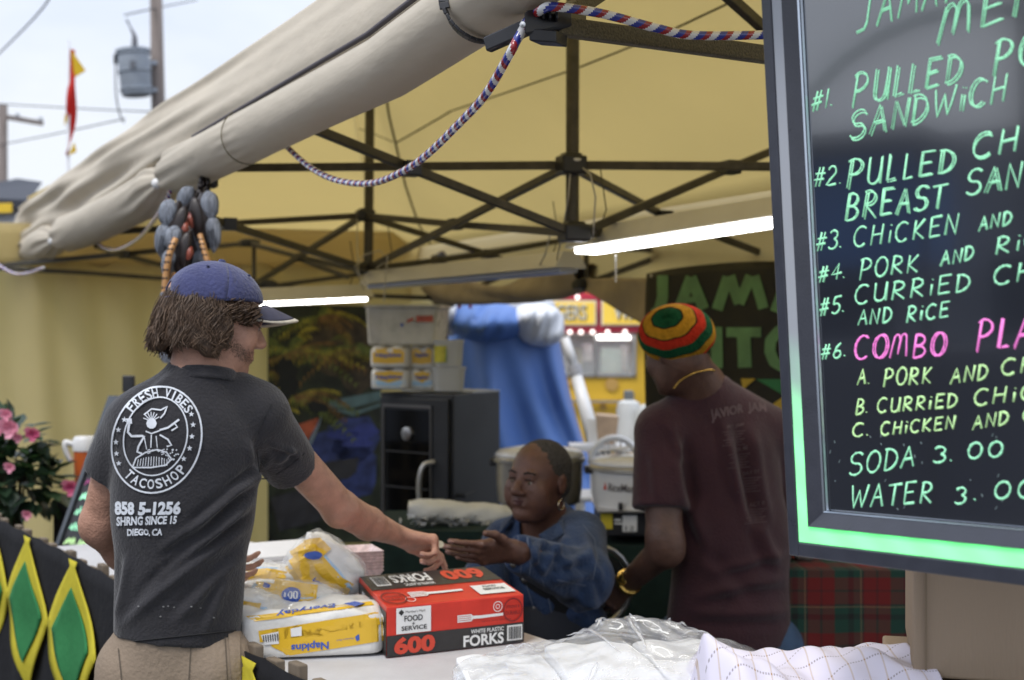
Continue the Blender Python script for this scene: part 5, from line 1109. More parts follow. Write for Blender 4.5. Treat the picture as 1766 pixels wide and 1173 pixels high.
def rlp(i, j):
    a = 2 * math.pi * j; r = (.042 + .004 * math.sin(i * 9) + .003 * math.sin(5 * a + i * 20)) * (math.sin(math.pi * min(.97, max(.03, i))) ** .15); return p0.lerp(p1, i) + Vector((0, math.cos(a) * r * 1.5, math.copysign(abs(math.sin(a)) ** .7, math.sin(a)) * r))
part('bundle', B().grid(rlp, 60, 20), ROLLW, ro, True)
b = B(); rr = random.Random(2)
for k in range(90):
    i = rr.random(); c = p0.lerp(p1, i * 1.0) + Vector((rr.uniform(-.02, .02), -.055 + rr.uniform(-.03, .015), -.030 + rr.uniform(-.014, .014))); s_ = rr.uniform(.012, .026)
    q = [c + Vector((rr.uniform(-1, 1), rr.uniform(-1, 1), rr.uniform(-.6, .9))) * s_ for _ in range(4)]; b.add(q, [(0, 1, 2), (0, 2, 3), (0, 3, 1), (1, 3, 2)])
part('crumpled_film', b, SCR, ro, kind='stuff')
b = B()
for x, y in ((702, 850), (765, 852)):
    c = at(x, y, 5.35); b.add([c + Vector((-.02, 0, -.02)), c + Vector((.035, .01, -.02)), c + Vector((.005, .02, .03)), c + Vector((.03, -.03, -.01))], [(0, 1, 2), (0, 2, 3), (0, 3, 1), (1, 3, 2)])
pass
CK = mat('cooker_white', (.66, .66, .67), .3, .5, coat=.4); CKS = mat('cooker_steel', (.52, .49, .44), .35, metal=.8, bump=.1, bs=90)
def cooker(cx, Y, r, ytop, ybot, label, body, brand):
    c = at(cx, ybot, Y); z1 = at(cx, ytop, Y).z - c.z; t = thing('rice_cooker', label, 'rice cooker', c, 'large rice cookers on the back table')
    b = B(); b.rev(c, [(r * .86, 0), (r * .93, .01), (r * .97, z1 * .30), (r * .98, z1 * .74)], 40); part('body', b, body, t, True, auto=40)
    b = B(); b.rev(c, [(r * 1.0, z1 * .74), (r * 1.04, z1 * .76), (r * 1.04, z1 * .82), (r * .99, z1 * .86)], 40); part('rim', b, CKS, t, True, auto=40)
    b = B(); b.rev(c, [(r * 1.0, z1 * .85), (r * 1.01, z1 * .89), (r * .9, z1 * .97), (r * .4, z1 * 1.04), (0, z1 * 1.05)], 40); part('lid', b, CK, t, True)
    b = B(); b.ob(c + Vector((-r * 1.12, -.03, z1 * .68)), (.05, 0, 0), (0, .06, 0), (0, 0, .03)); part('handle', b, BLKP, t, bevel=.006)
    b = B()
    if brand: b.tube([c + Vector((-.03, 0, z1 * 1.03)), c + Vector((-.03, 0, z1 * 1.14)), c + Vector((.03, 0, z1 * 1.14)), c + Vector((.03, 0, z1 * 1.03))], .008, 6); part('lid_handle', b, BLKP, t)

    return t, c, r, z1
t, c, r, z1 = cooker(1108, 5.62, .205, 786, 880, 'white rice cooker with its name in print, beside the maroon shirt', CK, True)
def onc(b, pts_uv, rad, k=1.0):   # wrap (angle deg from the camera side, height) onto the cooker
    return [c + Vector((math.sin(R(u)) * rad, -math.cos(R(u)) * rad, v)) for u, v in pts_uv]
V, F = text2d('RiceMaster', .01); b = B(); b.add(onc(b, [(-45 + 42 * x, z1 * (.42 + .14 * y)) for x, y in V], r * .99), F); part('lettering', b, mat('ink_brown', (.06, .05, .05), .5), t)
b = B(); b.add(onc(b, [(-53, z1 * .44), (-48, z1 * .44), (-50.5, z1 * .58)], r * .99), [(0, 1, 2)]); part('red_mark', b, PRR, t)
b = B(); b.ob(c + Vector((-.11, -r * .86, z1 * .10)), (.018, 0, 0), (0, -.02, 0), (0, 0, .030)); part('switch', b, BLKP, t, bevel=.004)
cooker(930, 5.95, .185, 772, 868, 'white and steel rice cooker behind the seated woman', CKS, False)
b = B(); c = at(1052, 783, 5.6)
for k in range(14): a = k * .5; b.ob(c + Vector((math.cos(a) * .03 * (k % 3), math.sin(a) * .03, .002 * k)), (.05, .01 * math.sin(k), 0), (0, .02, 0), (0, 0, .002))
solo('paper_scraps', 'white paper scraps on the lid of the named rice cooker', 'paper', b, WHT)
bu = thing('burner', 'black burner box with yellow and white stickers under the named rice cooker', 'burner', at(1085, 930, 5.5)); A = at(1035, 926, 5.42)
b = B(); b.ob(A, (.48, 0, 0), (0, .42, 0), (0, 0, .095)); part('box', b, BLKP, bu, bevel=.008)
b = B(); b.ob(A + Vector((-.012, -.03, .095)), (.5, 0, 0), (0, .46, 0), (0, 0, .006)); part('steel_plate', b, CHROME, bu)
for x, w_, m, nm in ((.002, .045, mat('sticker_yellow', (.6, .48, .03), .5), 'yellow_sticker'), (.085, .055, WHT, 'white_sticker')): b = B(); b.ob(A + Vector((x, -.004, .02 if x > .05 else .03)), (w_, 0, 0), (0, .003, 0), (0, 0, .062)); part(nm, b, m, bu)
b = B(); f_ = Face(A + Vector((.085, -.0045, .02)), (.055, 0, 0), (0, 0, .062)); f_.text(b, '12', .2, .08, .8, .35, 1, bold=0); part('print', b, PRD, bu)
b = B(); f_ = Face(A + Vector((.055, -.001, .045)), (.03, 0, 0), (0, 0, .03)); f_.quad(b, 0, .1, 1, .3); f_.quad(b, 0, .5, .8, .8); part('white_print', b, PRW, bu)

# ---------------------------------------------------------------- behind the tent: draped blue tarp, pole, tank, chair, food trailer
TARP = mat('tarp_blue', (.095, .19, .48), .5, .4, var=.08, vs=4, bump=.4, bs=10); TARPW = mat('tarp_white', (.70, .72, .76), .5, var=.04, bump=.3, bs=8)
ta = thing('tarp_covered_stand', 'tall stand wrapped in a blue tarp with its white top showing', 'covered stand', (at(885, 900, 10).x, 10.2, 0))
def tarpf(i, j):
    y = 572 + (1080 - 572) * j; t = (y - 572) / 200; xl = 772 - 8 * t; xr = 964 + 26 * t + 22 * max(0, t) ** 2; xm = (xl + xr) / 2; hw = (xr - xl) / 2; a = math.pi * (1.12 - 1.24 * i)
    fold = .07 * math.sin(i * 17 + t * 1.3) * min(1, .35 + t) + .05 * math.sin(i * 37 - t * 3) * min(1, .2 + t * 1.2) + .06 * abs(math.sin(5 * (i - .3) - 3.0 * abs(i - .45) * t * 2))
    p = at(xm + hw * math.cos(a), y, 10.0); p.y = 10.35 - .42 * math.sin(a) - fold; p.z = max(p.z, .01); return p
part('blue_tarp', B().sheet(tarpf, 110, 60, .006), TARP, ta, True)
def puff(x0, x1, y0, y1, Y, dp, seed, drop=.0):
    def f(i, j):
        a = math.pi * i; w_ = .16 * math.sin(i * 9 + seed + j * 3) + .12 * abs(math.sin(j * 8 + seed + i * 5)) + .05 * math.sin(j * 30 + i * 9); x = x0 + (x1 - x0) * j; ym = (y0 + y1) / 2 + drop * (j - .5) * 2; e = (math.sin(math.pi * min(.985, max(.015, j))) ** .28)
        p = at(x, ym - (y1 - y0) / 2 * math.cos(a) * e * (1 + .12 * w_), Y); p.y = Y - dp * math.sin(a) * e * (1 + w_); return p
    return f
part('folded_tarp', B().sheet(puff(776, 905, 519, 592, 10.0, .38, 1, 4), 34, 40, .01), TARP, ta, True)
part('white_top', B().sheet(puff(884, 972, 522, 597, 10.02, .40, 4, 4), 30, 34, .01), TARPW, ta, True); part('white_top', B().sheet(puff(764, 792, 512, 580, 10.0, .25, 2), 20, 14, .01), TARPW, ta, True)
b = B(); b.ell(at(860, 530, 10.35), (.42, .30, .14)); part('white_top', b, TARPW, ta, True)
b = B()
for x in (793, 812): b.tube([at(798, 498, 9.55), at(x, 516, 9.55), at(x - 1, 531, 9.58)], .012, 6)
part('red_strap', b, mat('strap_red', (.35, .03, .03), .6), ta)
poleW = thing('white_pole', 'slanted white umbrella pole right of the blue tarp', 'pole', at(1032, 785, 8.9)); b = B(); b.tube([at(974, 582, 9.0), at(991, 634, 9.0)], [.028, .03], 10); b.tube([at(992, 640, 9.0), at(1034, 795, 8.9)], [.034, .055], 12); part('pole', b, WHT, poleW, True)
b = B(); b.tube([at(990, 630, 9.0), at(993, 645, 9.0)], .044, 12); part('collar', b, mat('collar_grey', (.4, .4, .42), .4), poleW)
b = B(); q = at(1034, 795, 8.9); b.tube([q, (q.x + .03, q.y, .4), (q.x + .03, q.y, 0)], [.055, .05, .05], 10); part('lower_pole', b, WHT, poleW)
tk = thing('white_tank', 'white jug shaped tank with a grey cap outside the tent', 'tank', (at(1083, 700, 9.4).x, 9.4, 0)); c = at(1084, 770, 9.4); b = B(); b.rev((c.x, c.y, .0), [(.075, 0), (.08, .02), (.08, c.z + .24), (.07, c.z + .29), (.03, c.z + .31), (0, c.z + .31)], 20); part('tank', b, mat('tank_white', (.62, .63, .62), .4, var=.12, vs=6), tk, True, auto=40)
b = B(); b.bx((c.x + .0, c.y, c.z + .34), (.06, .06, .06)); part('cap', b, mat('cap_grey', (.15, .16, .16), .5), tk, bevel=.008)
c = at(1118, 770, 9.3); tk2 = thing('white_tank', 'second white tank half hidden by the maroon shirt', 'tank', (c.x, 9.3, 0)); b = B(); b.rev((c.x, c.y, .0), [(.08, 0), (.08, c.z + .22), (.06, c.z + .27), (0, c.z + .28)], 20); part('tank', b, MATS['tank_white'], tk2, True, auto=40)
ch = thing('plastic_chair', 'white plastic chair with a slotted shell back beyond the cookers', 'chair', (at(1058, 760, 7.6).x, 7.7, 0)); c = at(1060, 800, 7.6)
for k in range(9):
    a = R(20 + 140 * k / 8); q = c + Vector((math.cos(a) * .12, 0, math.sin(a) * .13)); b = B(); b.bar(c + Vector((math.cos(a) * .04, 0, 0)), q, .010, .012); part('slat', b, WHT, ch)
b = B(); b.tube([c + Vector((math.cos(R(a)) * .13, 0, math.sin(R(a)) * .14)) for a in range(0, 181, 12)], .016, 8); part('back_rim', b, WHT, ch, True)
b = B(); b.bx((c.x, c.y + .1, c.z - .18), (.40, .38, .03)); part('seat', b, WHT, ch, bevel=.01)
for sx in (-.18, .18):
    for sy in (-.06, .26): b = B(); b.tube([(c.x + sx, c.y + sy, 0), (c.x + sx, c.y + sy, c.z - .18)], .02, 8); part('leg', b, WHT, ch)
b = B(); b.ob((c.x - .13, c.y - .01, c.z - .17), (.03, 0, 0), (0, .02, 0), (0, 0, .17)); b.ob((c.x + .10, c.y - .01, c.z - .17), (.03, 0, 0), (0, .02, 0), (0, 0, .17)); part('back_support', b, WHT, ch)
bk = thing('paper_bag', 'tan paper bag standing behind the white chair', 'bag', at(1046, 765, 8.4)); A = at(1032, 766, 8.4); b = B(); b.add([A, A + Vector((.10, 0, 0)), A + Vector((.10, .1, 0)), A + Vector((0, .1, 0)), A + Vector((-.015, -.01, .17)), A + Vector((.12, -.01, .16)), A + Vector((.11, .11, .17)), A + Vector((-.01, .11, .18))], [(0, 3, 2, 1), (0, 1, 5, 4), (1, 2, 6, 5), (2, 3, 7, 6), (3, 0, 4, 7), (4, 5, 6, 7)]); part('bag', b, mat('tan_paper', (.42, .30, .20), .8, var=.15, vs=20), bk)
ss = thing('side_stand', 'small stand outside the tent that carries the tan bag', 'stand', (A.x + .05, 8.45, 0)); b = B(); b.bx((A.x + .08, 8.46, A.z - .02), (.5, .3, .03)); part('top', b, WHT, ss); b = B(); b.bx((A.x + .05, 8.46, (A.z - .035) / 2), (.06, .06, A.z - .035)); part('leg', b, STEEL, ss)
b = B(); b.add([at(1012, 722, 8.5), at(1030, 724, 8.45), at(1032, 765, 8.4), at(1014, 762, 8.45)] + [at(1012, 722, 8.52), at(1030, 724, 8.47), at(1032, 765, 8.42), at(1014, 762, 8.47)], [(0, 3, 2, 1), (4, 5, 6, 7), (0, 1, 5, 4), (1, 2, 6, 5), (2, 3, 7, 6), (3, 0, 4, 7)]); solo('paper_sheet', 'white printed sheet hanging beside the slanted pole', 'paper', b, WHT)

TY = mat('trailer_yellow', (.68, .42, .03), .45, var=.05, vs=2); TR = mat('trailer_red', (.50, .03, .06), .45); SGN = mat('sign_yellow', (.74, .52, .06), .5, em=(.9, .6, .1), ems=.25)
fd = thing('food_trailer', 'yellow and red carnival food trailer with lit sign panels and a serving window', 'food trailer', (at(1050, 900, 16).x, 17, 0))
X = lambda px: (px - CX) / FP * 16; Z = lambda py: 1.6 - (py - CY) / FP * 16
def fbx(x0, y0, x1, y1, Y0, dp=.05): b = B(); b.ob((X(x0), Y0, Z(y1)), (X(x1) - X(x0), 0, 0), (0, dp, 0), (0, 0, Z(y0) - Z(y1))); return b
b = B()
for x0, y0, x1, y1 in ((860, 574, 968, 760), (1093, 574, 1400, 760), (968, 650, 1093, 760), (860, 760, 1400, 800)): b.ob((X(x0), 16, Z(y1)), (X(x1) - X(x0), 0, 0), (0, .06, 0), (0, 0, Z(y0) - Z(y1)))
part('wall', b, TY, fd); b = B(); b.ob((X(860), 16.06, .5), (X(1400) - X(860), 0, 0), (0, 2.2, 0), (0, 0, Z(652) - .5)); b.ob((X(860), 18.2, Z(652)), (X(1400) - X(860), 0, 0), (0, .06, 0), (0, 0, 2)); part('body', b, TY, fd)
part('red_band', fbx(860, 560, 1400, 574, 15.85, .3), TR, fd)
b = B(); b.ob((X(860), 15.9, Z(560)), (X(1400) - X(860), 0, 0), (0, 2.4, 0), (0, 0, Z(515) - Z(560))); b.add([(X(925), 15.88, Z(516)), (X(996), 15.88, Z(500)), (X(1040), 15.88, Z(516)), (X(925), 16.3, Z(516)), (X(996), 16.3, Z(500)), (X(1040), 16.3, Z(516))], [(0, 2, 1), (0, 1, 4, 3), (1, 2, 5, 4)]); part('red_fascia', b, TR, fd)
for x0, x1, tx, tu in ((880, 1027, 'FINGERS', (.30, .88)), (1035, 1180, 'WAFFLES', (.14, .86))):
    pn = part('sign_panel', fbx(x0, 519, x1, 562, 15.80, .05), mat('sign_frame', (.75, .70, .60), .5), fd); b = fbx(x0 + 3, 522, x1 - 3, 559, 15.785, .02); part('sign_face', b, SGN, pn)
    f_ = Face((X(x0), 15.78, Z(562)), (X(x1) - X(x0), 0, 0), (0, 0, Z(519) - Z(562)), .006); b = B(); f_.text(b, tx, tu[0] + .012, .20, tu[1] + .012, .80, 1, bold=.03); part('letter_shadow', b, PRD, pn)
    b = B(); f_.text(b, tx, tu[0], .24, tu[1], .84, 2, bold=.01); part('lettering', b, mat('sign_cream', (.75, .70, .55), .5), pn)
BULB = mat('bulb_lit', (.9, .85, .8), .3, em=(1, .80, .75), ems=1.6)
for x, y in ((996, 513), (983, 573), (1002, 573), (1022, 573), (1048, 573), (1078, 573)): part('bulb', B().ell(at(x, y, 15.72), (.026,) * 3, 10, 7), BULB, fd, True)
wn = part('window_frame', B().ob((X(960), 15.97, Z(650)), (X(1095) - X(960), 0, 0), (0, .03, 0), (0, 0, .03)).ob((X(960), 15.97, Z(578)), (X(1095) - X(960), 0, 0), (0, .03, 0), (0, 0, .03)).ob((X(1092), 15.97, Z(650)), (.03, 0, 0), (0, .03, 0), (0, 0, Z(576) - Z(650))).ob((X(1026), 15.97, Z(650)), (.02, 0, 0), (0, .03, 0), (0, 0, Z(576) - Z(650))), CHROME, fd)
part('pane', fbx(962, 578, 1092, 650, 15.985, .006), mat('window_glass', (.8, .85, .85), .05, alpha=.25), wn)
b = B(); b.ob((X(1028), 16.2, Z(586)), (X(1090) - X(1028), 0, 0), (0, .06, 0), (0, 0, .06)); part('lit_tube', b, TUBE, fd)
for x0, y0, x1, y1, c_ in ((1040, 600, 1078, 646, (.40, .55, .50)), (1008, 592, 1026, 625, (.65, .68, .72)), (970, 610, 1000, 648, (.25, .26, .28)), (1078, 596, 1090, 640, (.5, .52, .5)), (985, 600, 1008, 640, (.35, .33, .12))): part('equipment', fbx(x0, y0, x1, y1, 16.5, .3), mat('equip%d' % x0, c_, .4, var=.2), fd, bevel=.02)
b = B(); b.ob((X(960), 17.2, Z(652)), (X(1095) - X(960), 0, 0), (0, .04, 0), (0, 0, .6)); part('inner_wall', b, mat('inner_wall', (.40, .40, .38), .6, var=.2), fd)
part('rail', fbx(940, 690, 1090, 694, 15.9, .06), CHROME, fd)
for x, y, r in ((1055, 663, 11), (1040, 702, 6), (985, 660, 6)):
    b = B(); b.rev(at(x, y, 15.985), [(r * 16 / FP, 0), (r * 16 / FP, .01), (0, .012)], 20, (0, -1, 0)); part('painted_dot', b, mat('tan_paint', (.50, .30, .08), .6), fd)
b = B(); b.bx((X(1085), 15.9, Z(683)), (.09, .1, .09)); part('meter_box', b, mat('cap_grey', (.2, .2, .2)), fd)
for x in (900, 1200, 1350): b = B(); b.rev((X(x), 16.2, .35), [(.1, -.1), (.35, -.1), (.35, .1), (.1, .1)], 20, (0, 1, 0)); part('wheel', b, BLKP, fd)

# ---------------------------------------------------------------- black stall banner with green lettering
JB = mat('banner_black', (.018, .017, .014), .6, .3, var=.3, vs=6, bump=.3, bs=5); JG = mat('banner_green', (.12, .26, .11), .6, var=.25, vs=9); JY = mat('banner_gold', (.50, .34, .03), .6, var=.15, vs=8); JF = mat('banner_flaggreen', (.02, .17, .06), .6)
kb = thing('stall_banner', 'black cloth banner with large green lettering and a flag corner at the back right', 'banner', (1.05, 5.9, 0)); pa, pb_ = at(1116, 472, 6.55), Vector((1.60, 4.62, 0)); zt, zb = pa.z, .35
def jbf(i, j): p = Vector((pa.x + (pb_.x - pa.x) * i, pa.y + (pb_.y - pa.y) * i, zt + .02 * math.sin(i * 6) - (zt - zb) * j)); p += Vector((-.78, -.6, 0)) * (.012 * math.sin(i * 17 + j * 3) + .008 * math.sin(j * 9 + i * 5)); return p
jbb = B(); jbb.sheet(jbf, 70, 40, .003); part('banner_cloth', jbb, JB, kb, True); jv = bvh_of(jbb)
d = Decal(jv, .004, .3)
def stroke(pts, w): d.line(pts, w, step=4)
stroke([(1144, 475), (1144, 512), (1139, 532)], 19); stroke([(1144, 528), (1128, 540)], 14)
for (a, c, e) in (((1170, 538), (1193, 478), (1215, 533)), ((1338, 538), (1360, 478), (1384, 533))): stroke([a, c], 18); stroke([c, e], 19); stroke([(a[0] + 6, 518), (e[0] - 4, 516)], 10)
stroke([(1238, 534), (1257, 478)], 19); stroke([(1260, 476), (1276, 524)], 18); stroke([(1276, 524), (1296, 476)], 18); stroke([(1302, 476), (1318, 532)], 18)
stroke([(1177, 565), (1177, 636)], 19); stroke([(1212, 566), (1186, 600)], 15); stroke([(1186, 600), (1214, 636)], 16)
stroke([(1237, 564), (1238, 635)], 20); stroke([(1254, 573), (1314, 573)], 17); stroke([(1284, 580), (1286, 634)], 23); stroke([(1372, 578), (1345, 570), (1330, 588), (1329, 606), (1336, 624), (1352, 633), (1370, 628)], 19)
part('lettering', d.b, JG, kb)
d = Decal(jv, .004); d.mesh([(1279, 653), (1304, 653), (1352, 684), (1352, 709), (1330, 700), (1283, 672)], [(0, 1, 5), (1, 2, 5), (2, 4, 5), (2, 3, 4)]); d.mesh([(1331, 750), (1352, 735), (1352, 800), (1342, 790)], [(0, 1, 2, 3)]); part('gold_band', d.b, JY, kb)
d = Decal(jv, .006); d.mesh([(1306, 654), (1352, 654), (1352, 681)], [(0, 1, 2)]); d.mesh([(1346, 800), (1352, 795), (1352, 860), (1348, 850)], [(0, 1, 2, 3)]); part('green_corner', d.b, JF, kb)
b = B()
for x in (1124, 1251): b.rev(at(x, 476, 6.2 if x > 1200 else 6.5), [(.008, 0), (.008, .004), (.004, .006)], 10, (-.6, -.8, 0))
part('grommet', b, CHROME, kb)

# ---------------------------------------------------------------- plaid table and what is on it
def plaid():
    m = bpy.data.materials.new('plaid_cloth'); m.use_nodes = True; t = m.node_tree; n = t.nodes; l = t.links.new; p = n['Principled BSDF']; p.inputs['Roughness'].default_value = .85
    g = n.new('ShaderNodeTexCoord'); s = n.new('ShaderNodeSeparateXYZ'); l(g.outputs['Object'], s.inputs[0]); ad = n.new('ShaderNodeMath'); l(s.outputs['Z'], ad.inputs[0]); l(s.outputs['Y'], ad.inputs[1]); cs = []
    for src in (s.outputs['X'], ad.outputs[0]):
        q = n.new('ShaderNodeMath'); q.operation = 'MULTIPLY'; q.inputs[1].default_value = 6.0; l(src, q.inputs[0]); f = n.new('ShaderNodeMath'); f.operation = 'FRACT'; l(q.outputs[0], f.inputs[0]); r = n.new('ShaderNodeValToRGB'); r.color_ramp.interpolation = 'CONSTANT'; l(f.outputs[0], r.inputs[0]); e = r.color_ramp.elements
        e[0].color = (.15, .008, .008, 1); e[1].position = .48; e[1].color = (.01, .05, .035, 1)
        for ps, c in ((.22, (.05, .012, .012, 1)), (.26, (.15, .008, .008, 1)), (.72, (.012, .012, .012, 1)), (.82, (.01, .05, .035, 1)), (.94, (.25, .2, .1, 1)), (.96, (.012, .02, .02, 1))): a = e.new(ps); a.color = c
        cs.append(r)
    x = n.new('ShaderNodeMixRGB'); x.inputs[0].default_value = .5; l(cs[0].outputs[0], x.inputs[1]); l(cs[1].outputs[0], x.inputs[2]); l(x.outputs[0], p.inputs['Base Color']); return m
pl = dressed('table with red and green plaid cloth behind the menu board', at(1362, 970, 4.3).x, at(1362, 970, 4.3).x + .75, 4.25, 4.85, at(0, 985, 4.25).z, plaid(), 'plaid_table')
zt = at(0, 985, 4.25).z + .012; p = at(1385, 985, 4.45)
b = bagblob(p.x, p.y, zt + .045, .035, .045, .055, 0, 9); solo('food_bag', 'small crumpled grey paper bag at the left end of the plaid table', 'bag', b, mat('grey_paper', (.36, .33, .28), .7, var=.3, vs=25, bump=.6, bs=20), smooth=True)
kx = thing('black_case', 'low black case with a white label on the plaid table', 'case', (p.x + .2, 4.6, zt)); b = B(); b.ob((at(1412, 0, 4.5).x, 4.5, zt + .001), (.36, 0, 0), (0, .25, 0), (0, 0, .06)); part('case', b, BLKP, kx, bevel=.006); b = B(); b.ob((at(1442, 0, 4.5).x, 4.4985, zt + .022), (.065, 0, 0), (0, .004, 0), (0, 0, .034)); part('label', b, WHT, kx)

# ---------------------------------------------------------------- left end of the counter: chalk board, cooler, flowering plant
LB = thing('chalk_board', 'leaning black board with green writing behind the customer', 'menu board', (-1.6, 4.8, 0)); u_ = at(190, 684, 5.25); d_ = at(100, 935, 5.05); e_ = (d_ - u_) * 3.05; w4 = Vector((.30, -.16, 0)); c4 = [u_ + e_, u_ + e_ + w4, u_ + w4, u_]
a, c, e, g = c4; e = c + (g - a); lf = Face(a, c - a, g - a, .002); b = B(); b.ob(a - lf.n * .012, c - a, g - a, lf.n * .012); part('panel', b, BLKP, LB)
b = B()
for u0, v0, u1, v1 in ((0, 0, .05, 1), (.95, 0, 1, 1), (.05, 0, .95, .03), (.05, .97, .95, 1)): b.ob(lf.p(u0, v0, 1), lf.eu * (u1 - u0), lf.ev * (v1 - v0), lf.n * .008)
part('frame', b, mat('frame_slate', (.06, .07, .085), .5), LB); rr = random.Random(8)
for k in range(14):
    v = .965 - k * .033; b = B(); x = .10
    while x < .80:
        wv_ = rr.uniform(.10, .22)
        for q in range(5):
            u = x + wv_ * q / 5; b.tube([lf.p(u, v + rr.uniform(-.004, .004), 2), lf.p(u + .02, v + rr.uniform(.010, .018), 2), lf.p(u + .035, v + rr.uniform(-.004, .008), 2)], .0030, 4, flat=.3, up=lf.n)
        x += wv_ + .05
    part('lettering', b, [INKG, INKG, mat('ink_magenta', (.35, .05, .2), .5), INKG, mat('ink_magenta', (.35, .05, .2)), mat('ink_magenta', (.35, .05, .2)), INKG, INKG, INKG, INKY, INKG, INKG, INKY, INKG][k], LB)
b = B(); q = at(222, 662, 5.1); b.bx(q, (.04, .03, .06)); part('clamp', b, BLKP, LB, bevel=.004)
co = thing('drink_cooler', 'small orange drink cooler with a white lid beside the chalk board', 'cooler', at(145, 838, 5.9)); c = at(147, 846, 5.9); r = .045
b = B(); b.rev(c, [(r * .8, -.02), (r * .9, .0), (r * 1.05, .165)], 22); part('body', b, mat('cooler_orange', (.60, .13, .03), .4), co, True, auto=40); b = B(); b.rev(c, [(r * 1.12, .165), (r * 1.14, .21), (r * .9, .225), (0, .226)], 22); part('lid', b, WHT, co, True, auto=40)
b = B(); b.tube(catmull([c + Vector((-r, -.01, .19)), c + Vector((-r - .035, -.01, .20)), c + Vector((-r - .03, -.01, .16)), c + Vector((-r - .01, -.01, .12))], 4), .012, 6); part('handle', b, WHT, co, True)
cs_ = thing('cooler_crate', 'small black crate under the orange drink cooler', 'crate', (c.x, c.y, 0)); b = B(); b.ob((c.x - .10, c.y - .10, 0), (.20, 0, 0), (0, .20, 0), (0, 0, c.z - .022)); part('crate', b, BLKP, cs_)
plt = thing('flowering_plant', 'dark leaved potted plant with pink blossoms at the left edge', 'plant', (at(40, 900, 5.6).x, 5.75, 0)); PC = Vector((at(22, 830, 5.65).x, 5.7, 1.07))
b = B(); b.rev((PC.x, PC.y, .0), [(.14, 0), (.19, .42), (.21, .42), (.21, .46), (.17, .46)], 20); part('pot', b, mat('pot_dark', (.05, .03, .02), .7), plt, True, auto=40)
LV = [mat('leaf_dark', (.020, .042, .022), .35, .5, var=.3, vs=30, tl=(.05, .12, .03), tlf=.12), mat('leaf_mid', (.04, .075, .035), .35, .5, var=.3, vs=30, tl=(.08, .2, .05), tlf=.15)]
lb = B(); lb.add([(0, 0, 0), (.32, .25, .05), (.36, .6, .02), (0, 1, -.12), (-.36, .6, .02), (-.32, .25, .05), (0, .5, -.06)], [(0, 1, 6), (1, 2, 6), (2, 3, 6), (3, 4, 6), (4, 5, 6), (5, 0, 6)])
lmesh = []
for m in LV:
    me = bpy.data.meshes.new('leaf'); me.from_pydata(lb.v, [], lb.f); me.materials.append(m); me.polygons.foreach_set('use_smooth', [True] * 6); lmesh.append(me)
rr = random.Random(31)
for k in range(270):
    u = rr.uniform(-1, 1); a = rr.uniform(0, 6.283); rad = rr.uniform(.55, 1) ; sx_ = math.sqrt(1 - u * u); q = Vector((math.cos(a) * sx_ * .20, math.sin(a) * sx_ * .17, u * .18)) * rad * .95
    lobe = rr.random()
    if lobe < .5: cc = PC + Vector((-.05, 0, -.03))
    elif lobe < .8: cc = PC + Vector((-.04, 0, .10)); q *= .75
    else: cc = PC + Vector((.09, -.02, -.05)); q *= .6
    o = bpy.data.objects.new('leaf', lmesh[0 if rr.random() < .62 else 1]); COL.objects.link(o); o.parent = plt; ORG[o] = ORG[plt]; o.location = cc + q - ORG[plt]
    dr_ = (q.normalized() + Vector((rr.uniform(-.6, .6), rr.uniform(-.6, .6), rr.uniform(-.7, .3)))).normalized(); o.rotation_euler = dr_.to_track_quat('Y', 'Z').to_euler(); sc_ = rr.uniform(.065, .105); o.scale = (sc_ * .95, sc_, sc_)
b = B()
for k in range(12):
    a = k * .52; b.tube([(PC.x, PC.y, .44), PC + Vector((math.cos(a) * .06 - .03, math.sin(a) * .06, .02)), PC + Vector((math.cos(a) * .14 - .03, math.sin(a) * .12, .06 * math.sin(k)))], [.006, .004, .002], 5)
part('stem', b, mat('stem_brown', (.06, .045, .025), .8), plt)
PK = mat('petal_pink', (.78, .36, .47), .55, var=.12, vs=30, tl=(.8, .3, .4), tlf=.3); PKD = mat('petal_deep', (.55, .10, .22), .55, var=.12, vs=30, tl=(.8, .3, .4), tlf=.3)
for x, y, s_, m in ((18, 738, .040, PK), (12, 715, .026, PK), (58, 748, .030, PKD), (18, 806, .022, PK), (124, 840, .034, PKD), (48, 888, .020, PK), (32, 755, .02, PK), (-8, 745, .03, PK)):
    c = at(x, y, 5.44 if x < 100 else 5.50); s_ *= 1.3; b = B()
    for k in range(11):
        a = k * 2.4; el = .2 + .1 * (k // 4); t_ = Vector((math.cos(a), -.6 - .1 * (k // 4), math.sin(a))).normalized(); sd_ = t_.cross(Vector((0, 1, 0))).normalized(); L_ = s_ * (1 - .06 * k)
        b.add([c, c + t_ * L_ * .5 + sd_ * L_ * .42, c + t_ * L_ + sd_ * L_ * .25 + Vector((0, -.3 * L_, 0)), c + t_ * L_ - sd_ * L_ * .25 + Vector((0, -.3 * L_, 0)), c + t_ * L_ * .5 - sd_ * L_ * .42], [(0, 1, 2, 3, 4)])
    part('blossom', b, m, plt, True)

